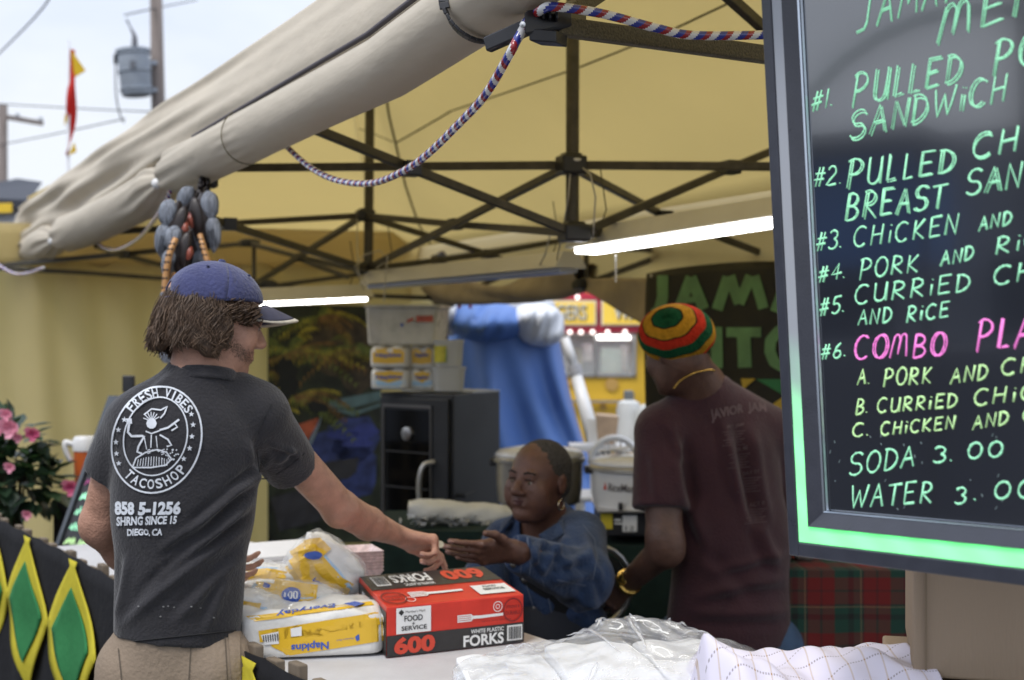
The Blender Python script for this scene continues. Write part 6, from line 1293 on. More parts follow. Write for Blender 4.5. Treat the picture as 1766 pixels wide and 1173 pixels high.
# ---------------------------------------------------------------- carved birds and spotted poles hung at the corner leg
WG = mat('carving_grey', (.20, .22, .26), .45, .5, var=.55, vs=60, bump=.7, bs=90, stretch=(2.5, 2.5, .18)); WD = mat('carving_dark', (.020, .013, .012), .4, var=.3, vs=40); WO = mat('carving_orange', (.50, .26, .10), .4, .5, var=.2, vs=30); WR = mat('carving_red', (.28, .07, .045), .35, var=.2, vs=30); DOT = mat('dot_black', (.008, .008, .01), .4)
def bird(cx, cy, Y, h, lean, label, flip=1):
    c = at(cx, cy, Y); t = thing('carved_bird', label, 'wood carving', c - Vector((0, 0, h * .5)), 'carved wooden birds hung in a cluster at the tent corner')
    M = Matrix.Rotation(R(lean), 3, 'Y')
    P = lambda x, y, z: c + M @ Vector((x * h * flip, y * h, z * h))
    b = B(); b.tube([P(0, 0, .5), P(.04, -.02, .38), P(.02, 0, .1), P(0, 0, -.2), P(-.02, 0, -.5)], [.03 * h, .13 * h, .17 * h, .13 * h, .03 * h], 12); part('body', b, WD, t, True)
    def wing(sx, z0, z1, w_):
        b = B(); rg = []
        n_ = 10
        for k in range(n_ + 1):
            u = k / n_; wd = w_ * h * math.sin(math.pi * min(.97, .12 + u * .86)) ** .6; wd = w_ * h * (math.sin(math.pi * min(.5, .08 + u * 1.4)) if u < .4 else 1 - .45 * (u - .4) - 2.2 * max(0, u - .72)); rg.append((u, wd))
        b.tube([P(sx + .05 * math.sin(u * 3), -.10 - .05 * math.sin(u * math.pi), z0 + (z1 - z0) * u) for u, _ in rg], [wd for _, wd in rg], 10, flat=.34, up=(0, 1, 0)); 
        return b
    part('wing', wing(.10, .50, .00, .150), WG, t, True); part('wing', wing(.13, .12, -.50, .125), WG, t, True); part('wing', wing(-.12, .42, -.30, .11), WD, t, True)
    b = B(); b.tube([P(-.16, -.10, .16), P(-.19, -.13, .04), P(-.16, -.15, -.08)], [.05 * h, .07 * h, .03 * h], 8); part('beak', b, WR, t, True)
    for k in range(4): b = B(); b.bar(P(.06 + .04 * k, -.20, -.12), P(.06 + .045 * k, -.185, -.42), .002, .002); part('feather_groove', b, DOT, t)
bird(352, 385, 4.35, .19, -4, 'uppermost grey winged carved bird on the right of the hanging cluster'); bird(303, 398, 4.30, .18, 8, 'grey domed carved bird on the upper left of the hanging cluster', -1)
bird(322, 368, 4.42, .16, 28, 'dark slanted carved bird in the middle top of the hanging cluster', -1); bird(312, 440, 4.28, .17, 6, 'long grey winged carved bird low on the left of the cluster', -1); bird(333, 435, 4.38, .17, 10, 'black carved bird with folded wings just above the blue cap')
def spotted(pts, r, label):
    P = catmull([at(*p) for p in pts], 6); t = thing('spotted_neck', label, 'wood carving', P[-1], 'orange spotted wooden necks hung at the tent corner'); part('neck', B().tube(P, [r * (.8 + .25 * k / len(P)) for k in range(len(P))], 10), WO, t, True)
    b = B()
    for k in range(2, len(P) - 1, 2):
        for s_ in (-.6, .35):
            b.ell(P[k] + Vector((s_ * r * .9, -r * .86, 0)), (r * .42, r * .14, r * .26), 8, 5)
    part('spots', b, DOT, t, True)
spotted([(303, 412, 4.24), (292, 440, 4.22), (286, 480, 4.22), (284, 530, 4.22), (284, 575, 4.22), (290, 618, 4.22)], .0115, 'long orange neck with black spots hanging left of the blue cap')
spotted([(345, 405, 4.28), (352, 430, 4.26), (361, 462, 4.25), (366, 500, 4.25)], .011, 'short orange neck with black spots above the blue cap')
spotted([(300, 470, 4.26), (297, 520, 4.26), (298, 560, 4.26), (300, 612, 4.26)], .010, 'second orange spotted neck behind the curly hair')
hd = thing('carved_masks', 'red and grey carved mouths on the spotted neck', 'wood carving', at(296, 540, 4.2)); b = B(); b.ell(at(297, 508, 4.18), (.022, .014, .014), 10, 7); b.ell(at(304, 532, 4.18), (.020, .014, .018), 10, 7); part('mouth', b, WR, hd, True)
b = B(); b.tube([at(280, 505, 4.18), at(284, 525, 4.17), at(297, 540, 4.17)], .007, 6); b.ell(at(288, 612, 4.2), (.022, .02, .026), 10, 8); part('face', b, WG, hd, True)
cb_ = thing('hanging_chain', 'dark chain and cords that hold the carvings at the tent leg', 'chain', at(352, 330, 4.4)); b = B()
for k in range(16): q = at(352 + 6 * math.sin(k * 1.9), 303 + k * 3.2, 4.4); b.rev(q, [(.006, -.004), (.011, 0), (.006, .004)], 8, (math.sin(k), math.cos(k), .3))
for k in range(5): b.tube([at(345 + k * 4, 305, 4.42), at(340 + k * 6 + 4 * math.sin(k), 335, 4.4), at(310 + k * 12, 372, 4.38)], .003, 5)
part('links', b, WD, cb_, True)
# ================================================================ people
def skin(name, c, rough=.5): return mat(name, c, rough, .45, var=.20, vs=26, bump=.30, bs=210, wave=(45, .8, 1))
SK1 = skin('skin_light', (.42, .228, .158)); SK2 = skin('skin_brown', (.130, .060, .040), .42); SK3 = skin('skin_dark', (.115, .060, .042), .40)

# ---------------------------------------------------------------- customer in the black shirt
boy = thing('person', 'young man in a blue cap and printed black t-shirt reaching over the counter', 'person', (at(300, 600, 2.85).x, 2.85, 0))
BX = at(303, 1090, 2.85); BD = ((-.26, .966, 0), .70)
S = SDF((-1.02, 2.55, .0), (-.05, 3.62, 1.78), .0048)
HM = frame3((.86, .47, -.22), (-.12, 0, 1)); HC = at(369, 553, 2.88); hs = .96
P = head(S, HC, HM, hs, nose=.95)
S.cap(P(0, -.022, -.045), at(345, 662, 2.87), .052, .056, .03); S.cap(at(345, 662, 2.87), at(330, 705, 2.89), .056, .06, .04)
S.cap(at(250, 728, 2.83), at(430, 722, 2.9), .04, .045, .03); S.cap(at(325, 740, 2.86), at(304, 1040, 2.85), .10, .09, .03, flat=BD)
S.cap(at(455, 735, 2.93), at(588, 878, 3.14), .045, .038, .02); S.ell(at(580, 884, 3.12), (.026, .026, .03), .02); S.cap(at(590, 878, 3.14), at(635, 903, 3.25), .039, .037, .015); S.cap(at(635, 903, 3.25), at(690, 925, 3.38), .036, .0235, .015)
S.cap(at(222, 735, 2.86), at(176, 905, 2.92), .050, .043, .02); S.cap(at(176, 905, 2.92), at(215, 950, 2.99), .044, .040, .02); S.cap(at(215, 950, 2.99), at(335, 985, 3.04), .040, .028, .02)
tpB = hand(S, at(688, 925, 3.375), (0.05, .8, -.35), (.90, .36, -.22), (.1, -.45, .85), [(30, 30, 15), (62, 65, 35), (72, 75, 40), (78, 75, 40)], [(.014, .02, -.006), (.036, .045, -.012), (.040, .078, -.020), (.034, .102, -.026)], 1.0)
hand(S, at(333, 985, 3.04), (0, -.3, .9), (.95, .25, -.1), (.2, -.8, .1), [(20, 25, 15)] * 4, [(.014, .02, -.006), (.042, .045, -.012), (.052, .068, -.014), (.056, .090, -.016)], .9)
for sx in (-.085, .085):
    hip = Vector((BX.x + sx, 2.86, .92)); kn = hip + Vector((.01, .03, -.44)); an = kn + Vector((0, -.01, -.38)); S.cap(hip, kn, .075, .055, .03); S.cap(kn, kn + Vector((0, -.02, -.14)), .052, .055, .02); S.cap(kn + Vector((0, -.02, -.14)), an, .055, .036, .02); S.cap(an, an + Vector((.05, .12, -.06)), .035, .03, .02)
V, F = S.mesh(); V = relax(V, F, 1, .4); bodyV, bodyF = V, F; part('body', tob(V, F), SK1, boy, True)
eyes(P, HM, boy, hs, (.08, .06, .03)); nails(tpB, boy, mat('nail_pink', (.50, .30, .25), .3))
b = B(); b.cap = None; EB = mat('brow_brown', (.06, .035, .02), .9)
for q in (-1, 1): b.tube([P(q * .015, .095, .024), P(q * .03, .097, .029), P(q * .048, .084, .025)], .003 * hs, 5)
part('eyebrow', b, EB, boy, True)
# shirt
TEE = mat('tee_black', (.027, .026, .030), .85, .25, var=.12, vs=14, bump=.35, bs=180, sheen=.25, wave=(10, .6, 1.5))
S = SDF((-1.02, 2.55, .9), (-.25, 3.25, 1.62), .0052)
S.cap(at(304, 1150, 2.85), at(317, 870, 2.86), .122, .134, .03, flat=BD); S.cap(at(317, 870, 2.86), at(324, 765, 2.86), .134, .148, .03, flat=BD)
S.cap(at(243, 728, 2.84), at(437, 716, 2.91), .056, .062, .03); S.cap(at(333, 676, 2.87), at(240, 722, 2.82), .048, .050, .03); S.cap(at(343, 674, 2.87), at(440, 708, 2.91), .048, .058, .03)
S.cap(at(338, 690, 2.87), at(353, 640, 2.87), .084, .072, .02, end=True); S.cap(at(392, 668, 2.88), at(440, 708, 2.9), .040, .050, .03)
S.cap(at(230, 732, 2.85), at(190, 818, 2.885), .059, .056, .016, end=True); S.cap(at(446, 726, 2.92), at(505, 808, 3.03), .068, .058, .016, end=True)
S.cap(P(0, -.022, -.045), at(353, 646, 2.87), .056, .062, .004, sub=True, end=True)
S.cut(at(300, 1101, 2.85), (-.12, 0, -1))
V, F = S.mesh(); V = relax(V, F, 2, .5); N = vnormals(V, F)
fold = [((455, 815), (330, 925), .011, .007), ((440, 850), (240, 1040), .012, .008), ((430, 900), (215, 1080), .012, .006), ((465, 790), (395, 850), .009, .006), ((425, 960), (300, 1070), .012, .005), ((445, 760), (452, 850), .010, -.006), ((400, 1000), (350, 1090), .012, .004),
        ((215, 960), (205, 1080), .010, .005), ((250, 900), (290, 1000), .012, -.004), ((470, 760), (515, 790), .008, .004), ((300, 650), (230, 700), .010, .003), ((440, 830), (280, 960), .009, -.005), ((436, 880), (260, 1030), .009, -.006), ((480, 800), (500, 770), .008, .004)]
V = fold_px(V, N, fold, 1.5, .75)
V = V + N * (.0016 * vnoise(V, 38, 3) + .0022 * vnoise(V, 15, 8))[:, None]
tb = tob(V, F); part('t_shirt', tb, TEE, boy, True); tv = bvh_of(tb)
# hems
bS = []; b = B(); q = [cast(tv, x, 1085 - (x - 200) * .105 + 24, .001) for x in range(202, 408, 6)]; q = [p for p in q if p]; b.tube(q, .0016, 4); q = [cast(tv, x, y, .001) for x, y in [(446, 826), (460, 825), (478, 816), (495, 806), (512, 793), (524, 782)]]; q = [p for p in q if p]
if len(q) > 2: b.tube(q, .0014, 4)
q = [cast(tv, x, y, .001) for x, y in [(468, 698), (455, 720), (446, 745), (443, 780), (447, 815)]]; q = [p for p in q if p]
if len(q) > 2: b.tube(q, .0012, 4)
part('hem_stitch', b, mat('stitch_dark', (.012, .012, .014), .9), boy)
b = B(); cpts = []
for k in range(25):
    a = math.pi * 2 * k / 24; c = at(353, 643, 2.87); cpts.append(c + Vector((math.cos(a) * .066, math.sin(a) * .064, -.014 * math.sin(a) - .006)))
cpt = lambda i, j: at(353, 645, 2.87) + Vector((math.cos(2 * math.pi * i) * (.0665 + .010 * (1 - j)), math.sin(2 * math.pi * i) * (.0645 + .010 * (1 - j)), -.016 * math.sin(2 * math.pi * i) - .020 + .024 * j))
part('collar', B().sheet(cpt, 40, 4, .003), TEE, boy, True)
# back print
INKW = mat('shirt_ink', (.62, .65, .70), .7, var=.12, vs=60)
d = Decal(tv, .0030, .06)
EC = (271, 759)
ell2 = lambda a, c, cx=EC[0], cy=EC[1], n=48, sk=.10: [(cx + a * math.cos(k * 2 * math.pi / n) - sk * c * math.sin(k * 2 * math.pi / n) * 1, cy + c * math.sin(k * 2 * math.pi / n)) for k in range(n)]
d.line(ell2(76, 91), 3.0, True, 4); d.line(ell2(54, 67, 269, 753), 2.4, True, 4)
def arctext(s, a0, a1, rx, ry, cx, cy, h, w_, up=True, bold=.02):
    for i, chh in enumerate(s):
        if chh == ' ': continue
        w0 = w_; w_ = w0 * (.3 if chh == 'I' else 1)
        a = R(a0 + (a1 - a0) * i / (len(s) - 1)); x = cx + rx * math.cos(a) + .10 * ry * math.sin(a); y = cy - ry * math.sin(a); tx, ty = -math.sin(a) * rx, -math.cos(a) * ry
        L_ = math.hypot(tx, ty); tx, ty = (tx / L_, ty / L_)
        if up: tx, ty = -tx, -ty
        nx, ny = ty, -tx
        bl = (x - tx * w_ / 2 - nx * h / 2, y - ty * w_ / 2 - ny * h / 2); br = (x + tx * w_ / 2 - nx * h / 2, y + ty * w_ / 2 - ny * h / 2); trr = (x + tx * w_ / 2 + nx * h / 2, y + ty * w_ / 2 + ny * h / 2); tl = (x - tx * w_ / 2 + nx * h / 2, y - ty * w_ / 2 + ny * h / 2)
        d.text(chh, [bl, br, trr, tl], bold=bold); w_ = w0
arctext('FRESH VIBES', 138, 40, 65, 79, 270, 757, 16, 9.5); arctext('TACOSHOP', 232, 318, 64, 78, 270, 757, 17, 11.5, up=False)
for x, y in ((330, 715), (333, 733), (331, 753), (327, 773), (317, 791), (216, 724), (206, 741), (202, 762), (203, 782), (207, 799)): d.star(x, y, 5.2)
# figure on the print: a hatted surfer on a folded taco
for k in range(7): a = R(200 + 22 * k); d.line([(262, 727), (262 + 15 * math.cos(a), 727 + 16 * math.sin(a))], 1.6)
d.poly([(262 + 9 * math.cos(k * .6283), 731 + 9 * math.sin(k * .6283)) for k in range(10)]); d.line([(249, 716), (262, 706), (278, 708), (289, 702), (284, 714), (277, 722)], 2.6)
d.line([(252, 744), (262, 748), (276, 743)], 2.4); d.line([(248, 752), (228, 752), (222, 745), (224, 730)], 4); d.poly([(219, 722), (228, 722), (229, 731), (220, 731)])
d.line([(276, 742), (290, 738), (301, 730), (309, 724)], 3.4); d.line([(301, 730), (306, 737), (296, 743)], 2.6); d.line([(250, 752), (240, 770), (238, 779), (246, 782)], 3.4); d.line([(262, 750), (261, 772)], 2); d.line([(276, 750), (290, 758), (296, 768), (288, 770)], 3)
d.line([(250, 755), (254, 775)], 1.6); d.line([(270, 752), (272, 772)], 1.6)
d.line([(230, 806), (236, 790), (252, 780), (272, 775), (288, 780), (296, 792), (286, 802), (262, 806), (230, 806)], 2.6)
for k in range(12): d.line([(238 + k * 4.6, 804 - (k % 2)), (240 + k * 4.4, 792 - 5 * math.sin(k * .28))], 1.4)
rr = random.Random(3)
for k in range(26): x, y = 286 + rr.uniform(-6, 22), 786 + rr.uniform(-12, 8); d.poly([(x + 1.6 * math.cos(q * 1.57), y + 1.6 * math.sin(q * 1.57)) for q in range(4)])
for k in range(14): x, y = 243 + rr.uniform(0, 42), 778 + rr.uniform(-2, 6); d.line([(x, y), (x + 5, y - 2)], 1.5)
d.text('858', [(200, 888), (233, 888), (233, 866), (200, 864)], bold=.05); d.text('5-1256', [(239, 889), (311, 887), (313, 864), (241, 865)], bold=.05)
d.text('SHRNG SINCE 15', [(203, 907), (304, 903), (306, 889), (203, 891)], bold=.04); d.text('DIEGO, CA', [(221, 926), (280, 925), (281, 911), (221, 912)], bold=.04)
part('back_print', d.b, INKW, boy)
d = Decal(tv, .002)
for x, y in ((282, 1046), (277, 1063), (290, 1045), (345, 1048), (368, 1065), (240, 1046), (300, 1047), (330, 1046)): d.poly([(x + 2 * math.cos(q * 1.26), y + 1.4 * math.sin(q * 1.26)) for q in range(5)])
part('dust_mark', d.b, mat('dust', (.2, .2, .2), .9), boy, kind='stuff')
# cap
CAPM = mat('cap_blue', (.048, .054, .135), .85, .2, var=.14, vs=30, bump=.4, bs=140, sheen=.3); CAPG = mat('cap_visor', (.062, .062, .095), .85, var=.15, vs=30); CAPT = mat('visor_edge', (.50, .46, .38), .8, var=.2, vs=60)
def capdome(i, j):
    a = 2 * math.pi * i; e = j; ct, st = math.cos(a), math.sin(a)    # a=90deg is the front
    rim = .034 + .020 * st; arch = 0
    if st < 0: arch = .055 * math.exp(-((ct) / .30) ** 2)
    z0 = (rim + arch - .040) / .089; z0 = max(-.9, min(.95, z0)); th1 = math.acos(z0); th = th1 * e
    sm = 1 + .012 * math.cos(6 * a) * math.sin(th)
    return P(.0850 * math.sin(th) * ct * sm, -.008 + .1045 * math.sin(th) * st * sm, .040 + .085 * math.cos(th) + .004 * st * e)
cb0 = B(); cb0.sheet(capdome, 72, 18, -.0025); cap_ = part('cap', cb0, CAPM, boy, True)
b = B(); b.rev(P(0, -.008, .126), [(.009, -.003), (.007, .004), (0, .006)], 12, HM @ Vector((0, 0, 1))); part('cap_button', b, CAPM, cap_, True)
def visor(u0, u1):
    def f(i, j):
        x = (i - .5) * 2; w_ = .076; out_ = .080 * math.sqrt(max(0, 1 - abs(x) ** 2.4)); y0 = .045 + .056 * math.sqrt(max(0, 1 - x * x * .96)); jj = u0 + (u1 - u0) * j
        return P(x * w_ * (1 + .02 * jj), y0 + out_ * jj, .058 - .022 * x * x - .016 * jj - .012 * x * x * jj)
    return f
part('visor', B().sheet(visor(0, .86), 26, 8, .003), CAPG, cap_, True); part('visor_edge', B().sheet(visor(.86, 1.0), 26, 3, .0035), CAPT, cap_, True)
b = B(); b.tube([P(-.040, -.094, .028), P(-.02, -.107, .024), P(.02, -.107, .024), P(.040, -.094, .028)], .009, 6, flat=.25); part('cap_strap', b, CAPM, cap_, True)
b = B()
for sx in (-.05, .05):
    for y in (.04, -.05): b.rev(P(sx, y, .112 - abs(y) * .25), [(.003, 0), (.003, .003), (0, .004)], 8, HM @ Vector((sx * 10, 0, 1)))
part('eyelet', b, mat('eyelet_dark', (.02, .025, .07), .8), cap_)
# hair: a lumpy mass with curling locks over it
HAIR = mat('hair_brown', (.060, .034, .019), .55, .4, var=.25, vs=60); HAIR2 = mat('hair_brown_light', (.105, .064, .038), .5, .5, var=.3, vs=60)
S = SDF(tuple(HC - Vector((.18, .18, .16))), tuple(HC + Vector((.18, .18, .12))), .004); rr = random.Random(5)
S.ell(P(0, -.028, .002), (.077 * hs, .088 * hs, .058 * hs), .01, HM); locks = []; S.ell(P(0, -.027, .034), (.0745, .0790, .066), .01, HM)
for k in range(120):
    a = R(rr.uniform(-205, 15)); z = rr.uniform(-.072, .022); lim = R(12) if z > -.01 else R(-12); 
    if math.sin(a) > .30 and z < .005: continue
    e = rr.uniform(.84, .90); rx, ry = .080 * e, .094 * e; taper = 1.0 + .10 * math.exp(-((z + .045) / .03) ** 2)
    p = P(math.cos(a) * rx * taper, -.020 + math.sin(a) * ry * taper, z); r = rr.uniform(.007, .012); S.ell(p, (r, r, r * rr.uniform(1, 1.8)), .012)
S.cut(P(0, 0, .046), HM @ Vector((0, .42, 1)))
V, F = S.mesh(); part('hair', tob(V, F), HAIR, boy, True)
b1, b2 = B(), B()
def lock(a, z0, ln, rad0, hel, turns, ph, n_, out_, rng):
    """a clump of hairs that share one curling path down from under the cap"""
    base = []
    for q in range(15):
        u = q / 14; z = z0 - ln * u; g = 1 + .26 * math.sin(min(1, u * 1.25) * 1.7) * (.6 + .4 * out_) - .05 * u
        fz = max(0, (z0 - z)); tp_ = 1.0 + out_ * .9 * max(0, u - .72)
        hx = hel * math.sin(ph + turns * 6.283 * u) * min(1, u * 3); hy = hel * math.cos(ph + turns * 6.283 * u) * min(1, u * 3)
        aa = a + hx / .09; base.append((aa, rad0 * g * tp_ + hy * .6, z + .35 * hx))
    for s_ in range(n_):
        da, dr, dz = rng.gauss(0, .052), rng.gauss(0, .0034), rng.gauss(0, .005); w_ = rng.uniform(.0005, .0010); m_ = rng.randint(10, 15)
        pts = [P(math.cos(aa + da * (1 - .5 * q / 14)) * (.0790 * rr_ + dr), -.018 + math.sin(aa + da * (1 - .5 * q / 14)) * (.0925 * rr_ + dr), z + dz) for q, (aa, rr_, z) in enumerate(base[:m_])]
        (b1 if rng.random() < .55 + .25 * math.sin(ph) else b2).tube(pts, [w_ * (.4 + .8 * math.sin(math.pi * (.12 + .85 * q / len(pts)))) for q in range(len(pts))], 4, caps=False)
rng = random.Random(77)
for k in range(360):
    a = R(rng.uniform(-212, 22)); front_ = math.sin(a) > .15; back_ = math.sin(a) < -.6
    z0 = rng.uniform(.008, .036) if rng.random() < .55 else rng.uniform(-.045, .004)
    ln = (rng.uniform(.055, .090) if not front_ else rng.uniform(.035, .060)); ln = min(ln, z0 + .088 + rng.uniform(-.026, .008))
    lock(a, z0, ln, rng.uniform(.92, 1.03) * (.97 if z0 > .02 else 1.0), rng.uniform(.002, .005) if back_ else rng.uniform(.004, .008), rng.uniform(.8, 1.4) if back_ else rng.uniform(1.1, 2.0), rng.uniform(0, 6.28), 20, rng.uniform(-.5, .3), rng)
# curls falling in front of the cap's side
for k in range(190):
    c0 = (rr.uniform(.060, .086), rr.uniform(.0, .062), rr.uniform(.018, .044)); pts = []; ph = rr.uniform(0, 6.28)
    for q in range(9): u = q / 8; pts.append(P(c0[0] + .010 * math.sin(ph + u * 6), c0[1] + .010 * math.cos(ph + u * 6) + .010 * u, c0[2] - .030 * u + .004))
    w_ = rr.uniform(.0007, .0014); (b1 if rr.random() < .5 else b2).tube(pts, w_, 4, caps=False)
part('curls', b1, HAIR, boy, True, kind='stuff'); part('curls', b2, HAIR2, boy, True, kind='stuff')
# faint beard, grown on the jaw that shows
BDV = BVHTree.FromPolygons([Vector(v) for v in bodyV.tolist()], [tuple(f) for f in bodyF.tolist()]); b = B(); rr = random.Random(9)
for k in range(520):
    t_ = rr.random(); x = 392 + 42 * t_ + rr.uniform(-8, 8); y = 590 + 42 * t_ + rr.uniform(-16, 6) - 26 * max(0, t_ - .6)
    h = cast(BDV, x, y, .0)
    if h: b.tube([h, h + Vector((.0012, -.0006, -.0026))], .00024, 3, caps=False)
part('stubble', b, HAIR2, boy, kind='stuff')
# shorts, shoes
SHT = mat('shorts_khaki', (.27, .21, .155), .85, .25, var=.08, vs=10, bump=.3, bs=120)
S = SDF((-.95, 2.6, .40), (-.42, 3.15, 1.08), .007); S.cap(BX + Vector((0, 0, .05)), BX + Vector((0, .01, -.10)), .112, .125, .03, flat=BD)
for sx in (-.078, .078): S.cap(BX + Vector((sx, .01, -.08)), BX + Vector((sx * 1.15, .03, -.50)), .085, .098, .03, end=True)
V, F = S.mesh(); V = relax(V, F, 1, .5); N = vnormals(V, F); V = V + N * (.003 * vnoise(V, 16, 4))[:, None]; stb = tob(V, F); sh = part('shorts', stb, SHT, boy, True); sv = bvh_of(stb)
d = Decal(sv, .002)
for ln_ in ([(330, 1095), (326, 1173)], [(387, 1092), (392, 1173), (398, 1190)], [(205, 1118), (212, 1190)]): d.line(ln_, 1.6, step=6)
part('seam', d.b, mat('seam_khaki', (.10, .08, .06), .9), sh)
d = Decal(sv, .003); d.mesh([(392, 1090), (412, 1090), (414, 1173), (399, 1173)], [(0, 1, 2, 3)]); part('pocket', d.b, SHT, sh)
for sx in (-.085, .085): b = B(); p = Vector((BX.x + sx + .03, 2.93, .045)); b.ell(p, (.05, .145, .055), 16, 10); part('shoe', b, mat('shoe_grey', (.1, .1, .1), .7), boy, True)
# ring held between the fingers
hb_ = at(759, 939, 3.50); b = B(); b.rev(hb_, [(.004, -.0008), (.0095, -.0008), (.0095, .0008), (.004, .0008)], 14, (.3, -.8, .4)); solo('coin', 'small shiny coin pinched in the customer hand', 'coin', b, CHROME)

# ---------------------------------------------------------------- seated woman
wo = thing('person', 'seated older woman in a denim jacket holding out an open hand', 'person', (at(945, 600, 4.4).x, 4.4, 0))
WF = Vector((-.60, -.80, .02)); HM = frame3(WF, (.08, 0, 1)); HC = at(929, 828, 4.28); hs = 1.02; WDn = ((-.5, -.86, 0), .74)
S = SDF((-.30, 3.45, .55), (.52, 4.75, 1.36), .0048); P = head(S, HC, HM, hs, jaw=1.18, nose=1.22, lip=1.15, cheek=1.18)
S.cap(P(0, -.022, -.05), at(942, 915, 4.36), .060, .068, .03); S.ell(P(0, .045, -.098), (.042, .036, .026), .02, HM)
for q in (-1, 1): S.cap(P(q * .021, .099, -.036), P(q * .036, .083, -.064), .0022, .0028, .004, sub=True); S.ell(P(q * .031, .088, -.020), (.014, .007, .004), .004, HM); S.ell(P(q * .045, .058, -.055), (.022, .026, .026), .02, HM)
S.cap(P(-.02, .098, .040), P(.02, .098, .040), .0016, .0016, .003, sub=True); S.cap(P(-.024, .096, .052), P(.024, .096, .052), .0014, .0014, .003, sub=True); S.cap(at(942, 915, 4.36), at(945, 960, 4.38), .08, .12, .04, flat=WDn)
S.cap(at(885, 930, 4.44), at(1000, 925, 4.27), .05, .05, .03); S.cap(at(945, 960, 4.38), at(950, 1060, 4.4), .12, .14, .03, flat=WDn)
S.cap(at(1003, 930, 4.25), at(1003, 995, 4.02), .05, .046, .02); S.cap(at(1003, 995, 4.02), at(886, 951, 3.79), .046, .031, .02)
S.cap(at(872, 932, 4.44), at(840, 1000, 4.32), .05, .045, .02); S.cap(at(840, 1000, 4.32), at(866, 1110, 4.20), .045, .03, .02)
tpW = hand(S, at(884, 950, 3.785), (-.15, -.55, .80), (-.93, -.30, -.02), (-.1, -.62, -.75), [(4, 8, 6), (8, 12, 8), (12, 14, 10), (16, 18, 12)], [(.016, .012, .0), (.044, .036, .006), (.066, .060, .012), (.078, .088, .018)], 1.03, spread=.05)
hand(S, at(866, 1112, 4.20), (0, -.3, .9), (.5, -.6, -.3), (.2, -.8, .3), [(20, 25, 15)] * 4, [(.014, .02, -.006), (.042, .045, -.012), (.052, .068, -.014), (.056, .090, -.016)], .95)
V, F = S.mesh(); V = relax(V, F, 1, .4); part('body', tob(V, F), SK2, wo, True); eyes(P, HM, wo, hs, (.02, .01, .008)); nails(tpW, wo, mat('nail_tan', (.30, .17, .14), .3))
b = B()
for q in (-1, 1): b.tube([P(q * .014, .096, .026), P(q * .03, .098, .031), P(q * .048, .084, .026)], .0028 * hs, 5)
part('eyebrow', b, mat('brow_black', (.012, .008, .007), .9), wo, True)
for q in (-1, 1): b = B(); b.tube([P(q * .018, .092, .0085), P(q * .031, .0955, .0105), P(q * .045, .086, .007)], .0016, 4); part('eyelid', b, mat('lash_dark', (.012, .006, .005), .6), wo, True)
LIP = mat('lip_dark', (.085, .028, .026), .35)
b = B(); b.tube([P(-.024, .0895, -.0575), P(-.010, .0985, -.0535), P(0, .100, -.0545), P(.010, .0985, -.0535), P(.024, .0895, -.0575)], [.001, .0040, .0036, .0040, .001], 6); b.tube([P(-.020, .092, -.0610), P(0, .1010, -.0645), P(.020, .092, -.0610)], [.001, .0050, .001], 6); part('lips', b, LIP, wo, True)
b = B()
for q in (-1, 1): b.ell(P(q * .0075, .1135, -.0385), (.0028, .0028, .0018), 6, 5)
part('nostril', b, mat('dark_hole', (.01, .004, .003), .8), wo, True)
WH = mat('hair_greyblack', (.070, .062, .055), .9, .2, var=.5, vs=160, bump=1.0, bs=260)
S = SDF(tuple(HC - Vector((.16, .16, .12))), tuple(HC + Vector((.16, .16, .16))), .004); S.ell(P(0, -.018, .034), (.0775 * hs, .0975 * hs, .0845 * hs), .004, HM); S.ell(P(0, -.055, -.015), (.066 * hs, .055 * hs, .06 * hs), .02, HM)
S.cut(P(0, .048, .06), HM @ Vector((0, 1, -.55)))
for q in (-1, 1): S.ell(P(q * .08, .012, -.022), (.03, .028, .045), .004, HM, sub=True)
V, F = S.mesh(); V = relax(V, F, 1, .5); N = vnormals(V, F); V = V + N * (.0022 + .0012 * vnoise(V, 300, 5))[:, None]; part('hair', tob(V, F), WH, wo, True)
b = B(); Nh = vnormals(V, F); rr = random.Random(6); fwd_ = np.array(HM @ Vector((0, 1, -.5)))
for i in rr.sample(range(len(V)), min(2600, len(V))):
    p = Vector(V[i]) + Vector(fwd_) * (rr.random() ** 3 * .012); n_ = Vector(Nh[i]); t_ = Vector((rr.uniform(-1, 1), rr.uniform(-1, 1), rr.uniform(-1, 1))) * .0016
    b.tube([p - n_ * .002, p + n_ * .0022 + t_], .00045, 3, caps=False)
part('hair_fuzz', b, mat('hair_silver', (.16, .15, .14), .8), wo, kind='stuff')
for q in (-1, 1):
    b = B(); c = P(q * .083, -.004, -.050); b.tube([c + HM @ Vector((0, math.sin(R(a)) * .015, -.013 + math.cos(R(a)) * .015)) for a in range(0, 361, 24)], .0022, 6, caps=False); part('earring', b, mat('pale_gold', (.75, .62, .42), .2, metal=1), wo, True)
DENIM = mat('denim', (.026, .048, .108), .85, .2, var=.30, vs=16, bump=.5, bs=120, sheen=.2, wave=(14, .8, 1)); BLKT = mat('black_top', (.010, .010, .011), .8, .3, var=.2)
S = SDF((-.28, 3.7, .55), (.52, 4.75, 1.26), .007); S.cap(at(942, 985, 4.37), at(950, 1100, 4.42), .128, .165, .03, flat=WDn); V, F = S.mesh(); V = relax(V, F, 1, .5)
Vt = V; part('top', tob(V, F), BLKT, wo, True)
